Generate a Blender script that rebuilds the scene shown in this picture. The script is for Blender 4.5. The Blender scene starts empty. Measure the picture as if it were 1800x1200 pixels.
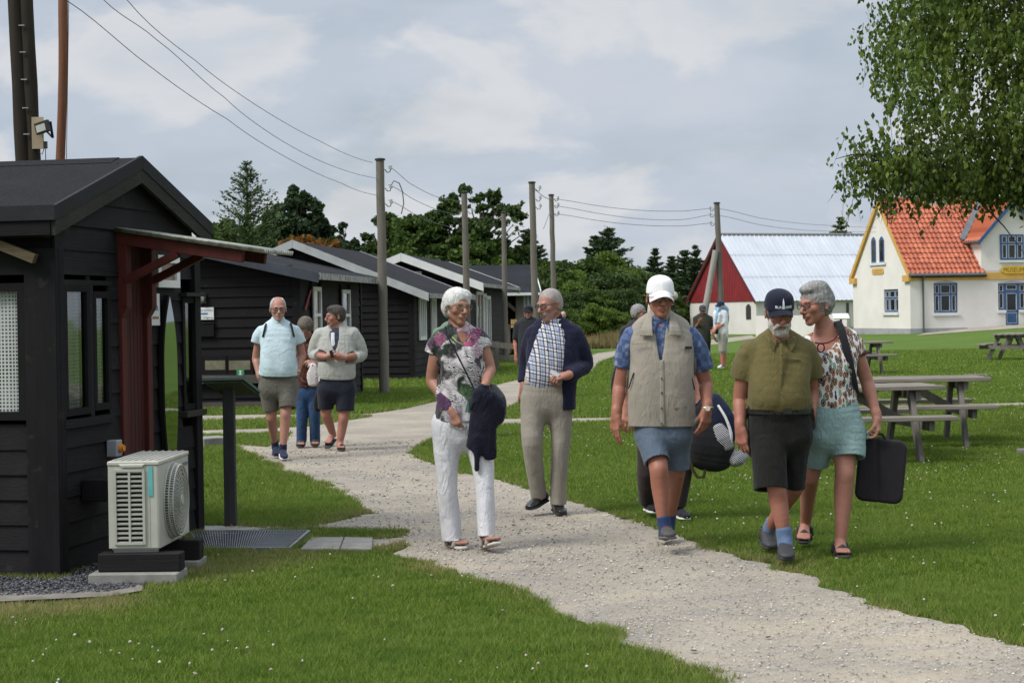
import bpy, bmesh, math, random
import numpy as np
from mathutils import Vector, Matrix
R = math.radians
S = bpy.context.scene
# ---------------------------------------------------------------- camera
FP = 3200.0          # focal length in pixels of the 1800 px wide photograph
CH = 1.52            # eye height
HY = 550.0           # horizon row
ROLL = 0.017
cd = bpy.data.cameras.new('camera'); cam = bpy.data.objects.new('camera', cd)
S.collection.objects.link(cam); S.camera = cam
cd.sensor_width = 36; cd.lens = FP / 1800 * 36; cd.clip_end = 2500; cd.clip_start = 0.1
cd.shift_y = -(600 - HY) / 1800
cam.location = (0, 0, CH)
cam.rotation_euler = (R(90), 0, 0)
cam.matrix_world = Matrix.Translation((0, 0, CH)) @ Matrix.Rotation(R(90), 4, 'X') @ Matrix.Rotation(-ROLL, 4, 'Z')
cd.dof.use_dof = True; cd.dof.focus_distance = 12.2; cd.dof.aperture_fstop = 11
S.render.resolution_x = 1024; S.render.resolution_y = 682
# ---------------------------------------------------------------- light
SUN_EL, SUN_AZ = R(48), R(-118)        # azimuth from +Y towards +X
sd = bpy.data.lights.new('sun', 'SUN'); sd.energy = 2.9; sd.angle = R(22); sd.color = (1, .955, .9)
so = bpy.data.objects.new('sun', sd); S.collection.objects.link(so)
sdir = Vector((math.sin(SUN_AZ) * math.cos(SUN_EL), math.cos(SUN_AZ) * math.cos(SUN_EL), math.sin(SUN_EL)))
so.rotation_euler = sdir.to_track_quat('Z', 'Y').to_euler(); so.location = (0, 0, 40)
w = bpy.data.worlds.new('World'); S.world = w; w.use_nodes = True
def build_world():
 nt = w.node_tree; N = nt.nodes; L = nt.links
 for n in list(N): N.remove(n)
 out = N.new('ShaderNodeOutputWorld'); bg = N.new('ShaderNodeBackground'); L.new(bg.outputs[0], out.inputs[0])
 sky = N.new('ShaderNodeTexSky'); sky.sky_type = 'NISHITA'; sky.sun_disc = False
 sky.sun_elevation = SUN_EL; sky.sun_rotation = SUN_AZ; sky.air_density = 1.0; sky.dust_density = 1.5
 tc = N.new('ShaderNodeTexCoord')
 # clouds live on a horizontal layer: direction.xy / (direction.z + k)
 sep = N.new('ShaderNodeSeparateXYZ'); L.new(tc.outputs['Generated'], sep.inputs[0])
 def math_(op, a, b=None, c=None):
  m = N.new('ShaderNodeMath'); m.operation = op
  for i, v in enumerate((a, b, c)):
   if v is None: continue
   if isinstance(v, (int, float)): m.inputs[i].default_value = v
   else: L.new(v, m.inputs[i])
  return m.outputs[0]
 zz = math_('ADD', math_('MAXIMUM', sep.outputs[2], 0.0), 0.26)
 cx = math_('DIVIDE', sep.outputs[0], zz); cy = math_('DIVIDE', sep.outputs[1], zz)
 com = N.new('ShaderNodeCombineXYZ'); L.new(cx, com.inputs[0]); L.new(cy, com.inputs[1])
 def noise(scale, detail, rough, off, vec, dist=0.0):
  mp = N.new('ShaderNodeMapping'); L.new(vec, mp.inputs[0]); mp.inputs[1].default_value = off
  n = N.new('ShaderNodeTexNoise'); L.new(mp.outputs[0], n.inputs['Vector'])
  n.inputs['Scale'].default_value = scale; n.inputs['Detail'].default_value = detail
  n.inputs['Roughness'].default_value = rough; n.inputs['Distortion'].default_value = dist
  return n.outputs[0]
 def ramp(v, pts):
  r = N.new('ShaderNodeValToRGB'); L.new(v, r.inputs[0]); r.color_ramp.interpolation = 'EASE'
  e = r.color_ramp.elements
  e[0].position, e[0].color = pts[0][0], (*pts[0][1], 1); e[1].position, e[1].color = pts[-1][0], (*pts[-1][1], 1)
  for p, c in pts[1:-1]:
   q = e.new(p); q.color = (*c, 1)
  return r.outputs[0]
 def mix(f, a, b):
  m = N.new('ShaderNodeMixRGB')
  if isinstance(f, (int, float)): m.inputs[0].default_value = f
  else: L.new(f, m.inputs[0])
  for i, v in ((1, a), (2, b)):
   if isinstance(v, tuple): m.inputs[i].default_value = (*v, 1)
   else: L.new(v, m.inputs[i])
  return m.outputs[0]
 n1 = noise(1.5, 7, .58, (3.1, 7.2, 0), com.outputs[0], .3)
 n2 = noise(2.6, 7, .5, (9.7, 2.3, 4), com.outputs[0], .2)
 # heaped clouds in the lower sky: stretched direction space
 mp = N.new('ShaderNodeMapping'); L.new(tc.outputs['Generated'], mp.inputs[0]); mp.inputs[3].default_value = (8, 8, 15)
 n3 = noise(1.0, 8, .52, (1.3, 0.4, 2.15), mp.outputs[0], .25)
 gray = ramp(n1, [(.28, (6.1, 7.0, 8.3)), (.5, (7.0, 7.8, 9.0)), (.70, (7.8, 8.4, 9.4))])
 gray2 = mix(ramp(n3, [(.47, (0, 0, 0)), (.56, (.8, .8, .8)), (.7, (.35, .35, .35))]), gray, (9.6, 9.7, 10.0))
 skyc = N.new('ShaderNodeVectorMath'); skyc.operation = 'SCALE'; L.new(sky.outputs[0], skyc.inputs[0]); skyc.inputs[3].default_value = 1.15
 cover = ramp(n2, [(.28, (.72, .72, .72)), (.5, (.97, .97, .97))])
 col = mix(cover, skyc.outputs[0], gray2)
 ov = N.new('ShaderNodeVectorMath'); ov.operation = 'SCALE'; L.new(col, ov.inputs[0]); L.new(math_('ADD', 1.0, math_('MULTIPLY', math_('MAXIMUM', math_('SUBTRACT', sep.outputs[2], .17), 0.0), 1.9)), ov.inputs[3]); col = ov.outputs[0]   # an overcast sky is brightest overhead
 L.new(col, bg.inputs[0]); bg.inputs[1].default_value = 0.066
build_world()
S.view_settings.view_transform = 'Standard'; S.view_settings.look = 'None'
S.view_settings.exposure = 0.2; S.view_settings.gamma = 1
S.render.engine = 'CYCLES'
S.cycles.use_denoising = True; S.cycles.max_bounces = 6; S.cycles.diffuse_bounces = 3; S.cycles.glossy_bounces = 3
S.cycles.transparent_max_bounces = 12; S.cycles.transmission_bounces = 4
try: S.cycles.denoiser = 'OPENIMAGEDENOISE'
except Exception: pass
C = S.collection
random.seed(5); RNG = np.random.default_rng(5)
# ---------------------------------------------------------------- pixel helpers (positions measured on the photograph)
def lev(px, py):
 dx, dy = px - 900, py - HY
 return dx - ROLL * dy, dy + ROLL * dx
def at(px, py, Y):
 x, y = lev(px, py); return Vector((x / FP * Y, Y, CH - y / FP * Y))
def smooth(t):
 t = min(1, max(0, t)); return t * t * (3 - 2 * t)
def npsm(t):
 t = np.clip(t, 0, 1); return t * t * (3 - 2 * t)
def gz(x, y):          # height of the lawn
 x = np.asarray(x, float); y = np.asarray(y, float)
 return .65 * npsm((x - 13) / 15.) * npsm((y - 52) / 30.)
def g1(x, y): return float(gz(x, y))
def gp(px, py):        # where the ray of a pixel meets the ground
 x, y = lev(px, py)
 Y = FP * CH / max(y, 1)
 for _ in range(60):
  h = CH - g1(x / FP * Y, Y)
  Y2 = FP * h / max(y, 1.0)
  Y = Y + .3 * (Y2 - Y)
 return Vector((x / FP * Y, Y, g1(x / FP * Y, Y)))
# ---------------------------------------------------------------- object helpers
def tag(o, label=None, cat=None, group=None, kind=None):
 if label: o['label'] = label
 if cat: o['category'] = cat
 if group: o['group'] = group
 if kind: o['kind'] = kind
 return o
def empty(name, loc, rz=0, label=None, cat=None, group=None):
 o = bpy.data.objects.new(name, None); C.objects.link(o); o.location = loc; o.rotation_euler = (0, 0, rz)
 o.empty_display_size = .2
 return tag(o, label, cat, group)
def add_mesh(name, me, mat, parent=None, smooth_=False):
 o = bpy.data.objects.new(name, me); C.objects.link(o)
 if mat is not None:
  for m in (mat if isinstance(mat, (list, tuple)) else [mat]): me.materials.append(m)
 if parent is not None: o.parent = parent
 if smooth_: me.shade_smooth()
 return o
def np_mesh(name, verts, faces_flat, sizes):
 me = bpy.data.meshes.new(name)
 verts = np.asarray(verts, np.float32); ff = np.asarray(faces_flat, np.int32).ravel(); sizes = np.asarray(sizes, np.int32)
 me.vertices.add(len(verts)); me.vertices.foreach_set('co', verts.ravel())
 me.loops.add(len(ff)); me.loops.foreach_set('vertex_index', ff)
 me.polygons.add(len(sizes)); st = np.zeros(len(sizes), np.int32); st[1:] = np.cumsum(sizes)[:-1]
 me.polygons.foreach_set('loop_start', st); me.polygons.foreach_set('loop_total', sizes)
 me.update(calc_edges=True)
 return me
def copy_tree(o, parent=None):
 c = o.copy(); C.objects.link(c); c.parent = parent
 for ch in [q for q in C.objects if q.parent is o]: copy_tree(ch, c)
 return c
class MB:
 """collects boxes, bars, tubes and prisms, builds them as one mesh in the thing's own space"""
 def __init__(s): s.v = []; s.f = []; s.mi = []; s.m = 0
 def add(s, vs, fs):
  b = len(s.v); s.v += [tuple(v) for v in vs]; s.f += [tuple(i + b for i in f) for f in fs]; s.mi += [s.m] * len(fs)
  return s
 def box(s, c, d, rot=None, ax=None):
  """centre c, full sizes d, optional rotation matrix"""
  c = Vector(c); vs = []
  for k in range(8):
   p = Vector(((.5 if k & 1 else -.5) * d[0], (.5 if k & 2 else -.5) * d[1], (.5 if k & 4 else -.5) * d[2]))
   if rot is not None: p = rot @ p
   vs.append(c + p)
  return s.add(vs, [(0, 2, 3, 1), (4, 5, 7, 6), (0, 1, 5, 4), (2, 6, 7, 3), (0, 4, 6, 2), (1, 3, 7, 5)])
 def b2(s, lo, hi): 
  lo = Vector(lo); hi = Vector(hi); return s.box((lo + hi) / 2, hi - lo)
 def bar(s, a, b, w, h, up=(0, 0, 1)):
  """rectangular bar from a to b; w across, h along up"""
  a = Vector(a); b = Vector(b); d = (b - a); L = d.length; d = d.normalized(); up = Vector(up)
  x = d.cross(up)
  if x.length < 1e-4: x = d.cross(Vector((1, 0, 0)))
  x.normalize(); u = x.cross(d).normalized()
  vs = []
  for q in (a, b):
   for i, j in ((-1, -1), (1, -1), (1, 1), (-1, 1)): vs.append(q + x * (i * w / 2) + u * (j * h / 2))
  return s.add(vs, [(3, 2, 1, 0), (4, 5, 6, 7), (0, 1, 5, 4), (1, 2, 6, 5), (2, 3, 7, 6), (3, 0, 4, 7)])
 def tube(s, pts, r, n=10, cap=True):
  pts = [Vector(p) for p in pts]; rs = r if isinstance(r, (list, tuple)) else [r] * len(pts)
  vs = []; fs = []; prev = None
  for i, p in enumerate(pts):
   d = (pts[min(i + 1, len(pts) - 1)] - pts[max(i - 1, 0)]).normalized()
   if prev is None:
    x = d.orthogonal().normalized()
   else:
    x = (prev - d * prev.dot(d)); x = x.normalized() if x.length > 1e-6 else d.orthogonal().normalized()
   prev = x; y = d.cross(x)
   for k in range(n):
    a = 2 * math.pi * k / n; vs.append(p + (x * math.cos(a) + y * math.sin(a)) * rs[i])
  for i in range(len(pts) - 1):
   for k in range(n):
    k2 = (k + 1) % n; fs.append((i * n + k, i * n + k2, (i + 1) * n + k2, (i + 1) * n + k))
  if cap: fs.append(tuple(range(n - 1, -1, -1))); fs.append(tuple((len(pts) - 1) * n + k for k in range(n)))
  return s.add(vs, fs)
 def prism(s, poly, dvec):
  """polygon (3D points) extruded by dvec"""
  n = len(poly); d = Vector(dvec); vs = [Vector(p) for p in poly] + [Vector(p) + d for p in poly]
  fs = [tuple(range(n - 1, -1, -1)), tuple(range(n, 2 * n))] + [(i, (i + 1) % n, n + (i + 1) % n, n + i) for i in range(n)]
  return s.add(vs, fs)
 def quad(s, *p): return s.add(p, [tuple(range(len(p)))])
 def build(s, name, mat, parent=None, smooth_=False, bevel=0, fix=True):
  me = bpy.data.meshes.new(name); me.from_pydata(s.v, [], s.f); me.update()
  o = add_mesh(name, me, mat, parent)
  if any(s.mi): me.polygons.foreach_set('material_index', s.mi)
  if fix or bevel:
   bm = bmesh.new(); bm.from_mesh(me)
   if fix: bmesh.ops.recalc_face_normals(bm, faces=bm.faces)
   if bevel:
    bmesh.ops.bevel(bm, geom=[e for e in bm.edges if len(e.link_faces) == 2 and e.calc_face_angle(0) > .5], offset=bevel, segments=1, affect='EDGES', clamp_overlap=True)
   bm.to_mesh(me); bm.free()
  if smooth_:
   me.shade_smooth()
   if hasattr(me, 'set_sharp_from_angle'): me.set_sharp_from_angle(angle=R(40))
  return o
# ---------------------------------------------------------------- materials
MATS = {}
class NT:
 def __init__(s, name):
  s.m = bpy.data.materials.new(name); s.m.use_nodes = True; s.t = s.m.node_tree; s.N = s.t.nodes; s.L = s.t.links
  s.p = s.N['Principled BSDF']; s.tc = s.N.new('ShaderNodeTexCoord'); s.obj = s.tc.outputs['Object']
 def n(s, typ, **kw):
  x = s.N.new('ShaderNode' + typ)
  for k, v in kw.items(): setattr(x, k, v)
  return x
 def put(s, sock, v):
  if isinstance(v, (int, float)): sock.default_value = v
  elif isinstance(v, (tuple, list)): sock.default_value = (*v, 1) if len(v) == 3 and sock.type == 'RGBA' else v
  else: s.L.new(v, sock)
 def math(s, op, a, b=None, c=None, clamp=False):
  m = s.n('Math', operation=op); m.use_clamp = clamp
  for i, v in enumerate((a, b, c)):
   if v is not None: s.put(m.inputs[i], v)
  return m.outputs[0]
 def map(s, vec=None, loc=(0, 0, 0), rot=(0, 0, 0), scale=(1, 1, 1)):
  m = s.n('Mapping'); s.put(m.inputs[0], vec or s.obj); m.inputs[1].default_value = loc; m.inputs[2].default_value = rot; m.inputs[3].default_value = scale
  return m.outputs[0]
 def noise(s, scale, detail=4, rough=.5, vec=None, dist=0, col=False):
  m = s.n('TexNoise'); s.put(m.inputs['Vector'], vec or s.obj); m.inputs['Scale'].default_value = scale
  m.inputs['Detail'].default_value = detail; m.inputs['Roughness'].default_value = rough; m.inputs['Distortion'].default_value = dist
  return m.outputs[1 if col else 0]
 def voro(s, scale, vec=None, feature='F1', out=0, rnd=1.0):
  m = s.n('TexVoronoi', feature=feature); s.put(m.inputs['Vector'], vec or s.obj); m.inputs['Scale'].default_value = scale
  m.inputs['Randomness'].default_value = rnd
  return m.outputs[out]
 def ramp(s, v, pts, interp='LINEAR'):
  r = s.n('ValToRGB'); s.put(r.inputs[0], v); r.color_ramp.interpolation = interp; e = r.color_ramp.elements
  def col(c): return (c, c, c, 1) if isinstance(c, (int, float)) else (*c, 1)
  e[0].position, e[0].color = pts[0][0], col(pts[0][1]); e[1].position, e[1].color = pts[-1][0], col(pts[-1][1])
  for p, c in pts[1:-1]:
   q = e.new(p); q.color = col(c)
  return r.outputs[0]
 def mix(s, f, a, b, mode='MIX'):
  m = s.n('MixRGB', blend_type=mode); s.put(m.inputs[0], f); s.put(m.inputs[1], a); s.put(m.inputs[2], b); return m.outputs[0]
 def sep(s, vec=None):
  x = s.n('SeparateXYZ'); s.put(x.inputs[0], vec or s.obj); return x.outputs
 def com(s, x, y, z):
  c = s.n('CombineXYZ'); 
  for i, v in enumerate((x, y, z)): s.put(c.inputs[i], v)
  return c.outputs[0]
 def bump(s, h, strength=.5, dist=.01, nrm=None):
  b = s.n('Bump'); b.inputs['Strength'].default_value = strength; b.inputs['Distance'].default_value = dist; s.put(b.inputs['Height'], h)
  if nrm is not None: s.put(b.inputs['Normal'], nrm)
  s.L.new(b.outputs[0], s.p.inputs['Normal']); return b.outputs[0]
 def col(s, c): s.put(s.p.inputs['Base Color'], c); return s
 def rough(s, r): s.put(s.p.inputs['Roughness'], r); return s
 def spec(s, v): s.p.inputs['Specular IOR Level'].default_value = v; return s
 def metal(s, v): s.p.inputs['Metallic'].default_value = v; return s
 def done(s, key=None):
  if key: MATS[key] = s.m
  return s.m
def simple(name, c, rough=.7, var=.12, scale=8, bump=0, bscale=60, metal=0, spec=.5, bdist=.004):
 """one colour with slight uneven tone and roughness and a fine relief"""
 t = NT(name); n = t.noise(scale, 5, .6)
 d = tuple(x * (1 - var) for x in c); e = tuple(min(1, x * (1 + var)) for x in c)
 t.col(t.ramp(n, [(.3, d), (.7, e)])); t.rough(t.math('ADD', t.math('MULTIPLY', n, .15), rough - .07)); t.metal(metal); t.spec(spec)
 if bump: t.bump(t.noise(bscale, 4, .6), bump, bdist)
 return t.done(name)
# ================================================================ GROUND
from mathutils.geometry import delaunay_2d_cdt
PATHS = {
 'gravel_path': [
 (2150,1262),(1950,1195),(1800,1143),(1733,1121),(1620,1086),(1533,1060),(1440,1034),(1413,1012),(1300,985),(1273,970),(1200,947),(1067,899),(1000,882),
 (934,862),(867,844),(800,828),(759,815),(730,804),(721,795),(728,785),(756,776),(800,760),(867,748),(1000,744),(1060,742),(1300,735),(1600,720),(1800,714),(2000,708),
 (2000,701),(1800,708),(1600,713),(1300,727),(1060,735),(950,736),(884,737),(882,728),(887,718),(913,708),(960,694),(1010,672),(1036,656),(1053,637),(1087,625),(1112,620),(1200,613),(1262,604),(1330,594),
 (1320,589),(1253,597),(1180,606),(1110,614),(1085,616),(1050,621),(1020,632),(975,648),(918,666),(864,679),(800,697),(750,710),(712,719),(656,727),(600,729),(464,729),(347,731),(200,733),(60,736),(60,746),
 (200,743),(347,741),(440,739),(560,733),(620,731),(655,732),(600,741),(540,750),(467,754),(347,757),(200,758),(60,760),(60,768),(200,766),(347,764),(430,763),(508,760),(508,768),(476,786),(419,781),(405,783),(434,794),(506,829),(575,853),(620,877),(634,893),
 (656,903),(625,912),(584,919),(548,925),(470,927),(434,928),(352,930),(352,946),(452,935),(548,930),(640,930),(722,937),(700,945),(640,949),(560,949),(560,962),(640,966),(700,953),(708,957),(697,973),(707,981),(770,997),
 (893,1037),(960,1063),(1027,1093),(1100,1127),(1193,1167),(1253,1199),(1400,1270),(1560,1345),(2150,1640)],
}
def pip(poly, P):
 x, y = P[:, 0], P[:, 1]; ins = np.zeros(len(P), bool); n = len(poly)
 for i in range(n):
  x1, y1 = poly[i]; x2, y2 = poly[(i + 1) % n]
  if y1 == y2: continue
  c = (y1 > y) != (y2 > y)
  ins ^= c & (x < (x2 - x1) * (y - y1) / (y2 - y1) + x1)
 return ins
# value noise in 2D/3D for all the scattering and shaping below
_T = np.random.default_rng(11).random((64, 64, 64)).astype(np.float32)
def vnoise(P, scale=1.0, seed=0):
 q = np.asarray(P, np.float32) * scale + seed * 7.31
 i = np.floor(q).astype(np.int64); f = q - i; f = f * f * (3 - 2 * f)
 i &= 63; j = (i + 1) & 63
 x0, y0, z0 = i[..., 0], i[..., 1], i[..., 2]; x1, y1, z1 = j[..., 0], j[..., 1], j[..., 2]
 fx, fy, fz = f[..., 0], f[..., 1], f[..., 2]
 a = _T[x0, y0, z0] * (1 - fx) + _T[x1, y0, z0] * fx; b = _T[x0, y1, z0] * (1 - fx) + _T[x1, y1, z0] * fx
 c = _T[x0, y0, z1] * (1 - fx) + _T[x1, y0, z1] * fx; d = _T[x0, y1, z1] * (1 - fx) + _T[x1, y1, z1] * fx
 return (a * (1 - fy) + b * fy) * (1 - fz) + (c * (1 - fy) + d * fy) * fz - .5
def fbm(P, scale=1.0, oct=3, seed=0):
 s = 0; a = 1; t = 0
 for k in range(oct): s = s + a * vnoise(P, scale * 2 ** k, seed + k * 3); t += a; a *= .5
 return s / t
def rect_ground(poly_px): return [tuple(gp(px, py)[:2]) for px, py in poly_px]
path_w = []
for px, py in PATHS['gravel_path']:
 if py > 1250 or px > 1990:
  q = gp(px, py)
 else: q = gp(px, py)
 path_w.append((q.x, q.y))
# extra bare / paved rectangles where no grass grows, filled by the builders below
NOGRASS = [path_w]
def ground_mat():
 t = NT('lawn_soil')
 n = t.noise(.35, 5, .6); n2 = t.noise(4, 6, .65); n3 = t.noise(40, 4, .7)
 a = t.ramp(n, [(.3, (.060, .125, .018)), (.55, (.078, .150, .022)), (.72, (.110, .165, .036))])
 b = t.mix(t.ramp(n2, [(.35, 0), (.7, .65)]), a, (.052, .090, .014))
 c = t.mix(t.math('MULTIPLY', n3, .55), b, (.115, .150, .035))
 t.col(c).rough(.95).spec(.1); t.bump(n3, .8, .03)
 return t.done('lawn')
def build_ground():
 xs = np.concatenate([np.linspace(-700, -62, 18), np.linspace(-60, 80, 141), np.linspace(85, 900, 20)])
 ys = np.concatenate([np.linspace(-60, 0, 8), np.linspace(1, 150, 150), np.linspace(156, 1600, 30)])
 X, Y = np.meshgrid(xs, ys); Z = gz(X, Y)
 V = np.stack([X, Y, Z], -1).reshape(-1, 3); nx = len(xs); ny = len(ys)
 i = (np.arange(ny - 1)[:, None] * nx + np.arange(nx - 1)[None]).ravel()
 F = np.stack([i, i + 1, i + nx + 1, i + nx], 1)
 me = np_mesh('ground', V, F, np.full(len(F), 4)); me.shade_smooth()
 tag(add_mesh('ground', me, ground_mat()), kind='structure')
def sheet(name, poly, mat, lift=.012, step=.8, kind='structure'):
 """polygon on the lawn, triangulated with inner points so that it follows the slope"""
 P = np.array(poly); lo = P.min(0); hi = P.max(0)
 gx, gy = np.meshgrid(np.arange(lo[0], hi[0], step), np.arange(lo[1], hi[1], step))
 G = np.stack([gx.ravel(), gy.ravel()], 1); G = G[pip(poly, G)]
 pts = [Vector(p) for p in poly] + [Vector(g) for g in G]
 n = len(poly)
 v, e, f, *_ = delaunay_2d_cdt(pts, [(i, (i + 1) % n) for i in range(n)], [], 0, 1e-5)
 v = np.array([tuple(q) for q in v]); cen = np.array([v[list(t)].mean(0) for t in f]); keep = pip(poly, cen)
 f = [t for t, k in zip(f, keep) if k]
 z = gz(v[:, 0], v[:, 1]) + lift
 me = np_mesh(name, np.c_[v, z], [i for t in f for i in t], [len(t) for t in f])
 bm = bmesh.new(); bm.from_mesh(me); bmesh.ops.recalc_face_normals(bm, faces=bm.faces)
 if bm.faces and sum(q.normal.z for q in bm.faces) < 0: bmesh.ops.reverse_faces(bm, faces=bm.faces)
 bm.to_mesh(me); bm.free()
 return tag(add_mesh(name, me, mat), kind=kind)
def path_mat():
 t = NT('gravel')
 v = t.voro(75); vc = t.voro(75, out=1); n = t.noise(.9, 5, .6); n2 = t.noise(7, 5, .65, dist=.4); fine = t.noise(160, 3, .7); v2 = t.voro(32, out=1)
 bw = t.n('RGBToBW'); t.put(bw.inputs[0], vc); bw2 = t.n('RGBToBW'); t.put(bw2.inputs[0], v2)
 st = t.ramp(bw.outputs[0], [(.12, (.115, .110, .105)), (.3, (.27, .25, .225)), (.5, (.40, .36, .30)), (.75, (.52, .475, .40)), (.95, (.66, .63, .57))])
 st2 = t.ramp(bw2.outputs[0], [(.15, (.17, .165, .16)), (.4, (.36, .33, .28)), (.8, (.55, .51, .44))])
 sand = t.ramp(fine, [(.3, (.36, .31, .24)), (.7, (.56, .49, .38))])
 c = t.mix(.38, st, st2)
 c = t.mix(t.ramp(n2, [(.42, .1), (.62, .85)]), c, sand)
 c = t.mix(t.ramp(t.noise(1, 5, .6, vec=t.map(scale=(1.1, 3.2, 1)), dist=.5), [(.40, 0), (.62, .55)]), c, (.50, .43, .32))
 c = t.mix(t.ramp(n, [(.35, .0), (.62, .50)]), c, (.21, .20, .19))
 c = t.mix(1.0, c, (.77, .765, .76), 'MULTIPLY')
 t.col(c).rough(.95).spec(.15)
 t.bump(t.math('ADD', t.math('MULTIPLY', v, .8), t.math('MULTIPLY', fine, .4)), .6, .012)
 return t.done('gravel')
build_ground()
MP = path_mat()
def jitter(P, jit=.06):
 P3 = np.c_[P, np.zeros(len(P))]
 return np.stack([vnoise(P3, 3.1, 1) * jit * 2.6 + vnoise(P3, 14, 4) * jit * 1.6, vnoise(P3, 2.3, 2) * jit * 3.2 + vnoise(P3, 11, 5) * jit * 1.8], 1)
def ragged(poly):
 out = []
 for i, a in enumerate(poly):
  b = poly[(i + 1) % len(poly)]; L = math.hypot(b[0] - a[0], b[1] - a[1]); n = max(1, int(L / (.07 if min(a[1], b[1]) < 20 else .5))); out += [(a[0] + (b[0] - a[0]) * k / n, a[1] + (b[1] - a[1]) * k / n) for k in range(n)]
 P = np.array(out); return [tuple(q) for q in P - jitter(P) * np.clip((30 - P[:, 1:]) / 8, .0, 1)]
sheet('gravel_path', ragged(path_w), MP, .005)
EDGE = rect_ground([(1610,590),(1700,583),(1810,576),(1960,566),(1960,561),(1810,570),(1700,577),(1625,586)])
sheet('museum_path', EDGE, MP, .014, 3)
def grass_mat():
 t = NT('grass_blades')
 a = t.n('Attribute'); a.attribute_name = 'tint'
 n = t.noise(.45, 4, .6); n2 = t.noise(2.3, 5, .65)
 base = t.ramp(a.outputs['Fac'], [(0, (.064, .118, .015)), (.4, (.128, .202, .028)), (.75, (.205, .280, .050)), (.93, (.25, .28, .08)), (1, (.34, .28, .14))])
 c = t.mix(t.ramp(n, [(.42, 0), (.66, .6)]), base, (.155, .225, .045))
 c = t.mix(t.ramp(n2, [(.52, 0), (.72, .55)]), c, (.055, .135, .022))
 t.col(c).rough(.75).spec(.1)
 tr = t.n('BsdfTranslucent'); t.put(tr.inputs[0], c); mx = t.n('MixShader'); mx.inputs[0].default_value = .35
 t.L.new(t.p.outputs[0], mx.inputs[1]); t.L.new(tr.outputs[0], mx.inputs[2]); t.L.new(mx.outputs[0], t.N['Material Output'].inputs[0])
 return t.done('grass')
def frustum_pts(n, d0, d1, marg=1.18, bias=None):
 d = np.sqrt(RNG.random(n) * (d1 * d1 - d0 * d0) + d0 * d0)
 x = (RNG.random(n) * 2 - 1) * d * .2813 * marg
 return np.stack([x, d], 1)
def nog(P, jit=0.0):
 """True where grass may stand"""
 Q = P.copy()
 if jit:
  Q += jitter(P, jit) * np.clip((30 - P[:, 1:]) / 8, .15, 1)
 ok = np.ones(len(P), bool)
 for poly in NOGRASS: ok &= ~pip(poly, Q)
 return ok
DRY = [(*gp(a, b)[:2], c) for a, b, c in ((40, 1068, .35), (180, 1062, .2), (350, 1004, .3), (470, 982, .35), (1330, 992, .25), (690, 958, .2), (640, 912, .3), (780, 1000, .2))]
def build_grass():
 Vs = []; Ts = []
 for d0, d1, n, wd, hh in ((6.3, 10, 260000, .0048, .031), (10, 15, 420000, .0062, .032), (15, 24, 420000, .0095, .036), (24, 38, 330000, .015, .05), (38, 62, 260000, .026, .055)):
  P = frustum_pts(n, d0, d1); P = P[nog(P, .06)]
  if d0 < 30:                                         # strays just inside the gravel edge
   Q = frustum_pts(n // 3, d0, d1)
   P = np.r_[P, Q[nog(Q, .12) & (RNG.random(len(Q)) < .5)]]
  m = len(P); P3 = np.c_[P, np.zeros(m)]
  cl = vnoise(P3, 9, 3) + .5; cl2 = vnoise(P3, 1.1, 8)
  h = hh * (.45 + .75 * cl + .5 * RNG.random(m)) * (1 + .5 * cl2)
  a = RNG.random(m) * 2 * np.pi; lean = h * (.25 + .9 * RNG.random(m)); la = RNG.random(m) * 2 * np.pi
  W = wd * (.6 + .8 * RNG.random(m)) / 2
  z = gz(P[:, 0], P[:, 1])
  dx, dy = np.cos(a) * W, np.sin(a) * W
  v = np.empty((m, 3, 3), np.float32)
  v[:, 0] = np.c_[P[:, 0] - dx, P[:, 1] - dy, z]; v[:, 1] = np.c_[P[:, 0] + dx, P[:, 1] + dy, z]
  v[:, 2] = np.c_[P[:, 0] + np.cos(la) * lean, P[:, 1] + np.sin(la) * lean, z + h]
  t = np.clip(RNG.random(m) ** 1.2 * .9 + cl2 * .25, 0, .93); t[RNG.random(m) < .02] = 1
  if d0 < 30:                                         # dry, trodden fringe along the gravel and bare spots
   near = ~nog(P + RNG.normal(size=P.shape) * .12); t[near & (RNG.random(m) < .42)] = 1
   for bx, by, br in DRY: t[(RNG.random(m) < .75 * np.exp(-((P[:, 0] - bx) ** 2 + (P[:, 1] - by) ** 2 * .5) / br ** 2))] = 1
  Vs.append(v.reshape(-1, 3)); Ts.append(np.repeat(t, 3))
 V = np.concatenate(Vs); T = np.concatenate(Ts).astype(np.float32); n = len(V) // 3
 me = np_mesh('grass', V, np.arange(len(V)), np.full(n, 3))
 at_ = me.attributes.new('tint', 'FLOAT', 'POINT'); at_.data.foreach_set('value', T)
 tag(add_mesh('grass', me, grass_mat()), 'short green lawn grass with paler and darker patches on both sides of the gravel path', 'grass', kind='stuff')
def ico(n=1):
 bm = bmesh.new(); bmesh.ops.create_icosphere(bm, subdivisions=n, radius=1); v = np.array([q.co[:] for q in bm.verts]); f = np.array([[a.index for a in q.verts] for q in bm.faces]); bm.free(); return v, f
def scatter_balls(name, P, r, squash, mat, rnd=.3):
 v, f = ico(1); m = len(P); k = len(v)
 r = np.broadcast_to(r, (m,))
 V = P[:, None, :] + v[None] * r[:, None, None] * np.array([1, 1, squash]) * (1 + rnd * (RNG.random((m, k, 1)) - .5) * 2)
 F = f[None] + (np.arange(m) * k)[:, None, None]
 me = np_mesh(name, V.reshape(-1, 3), F.reshape(-1), np.full(m * len(f), 3)); return add_mesh(name, me, mat)
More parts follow.
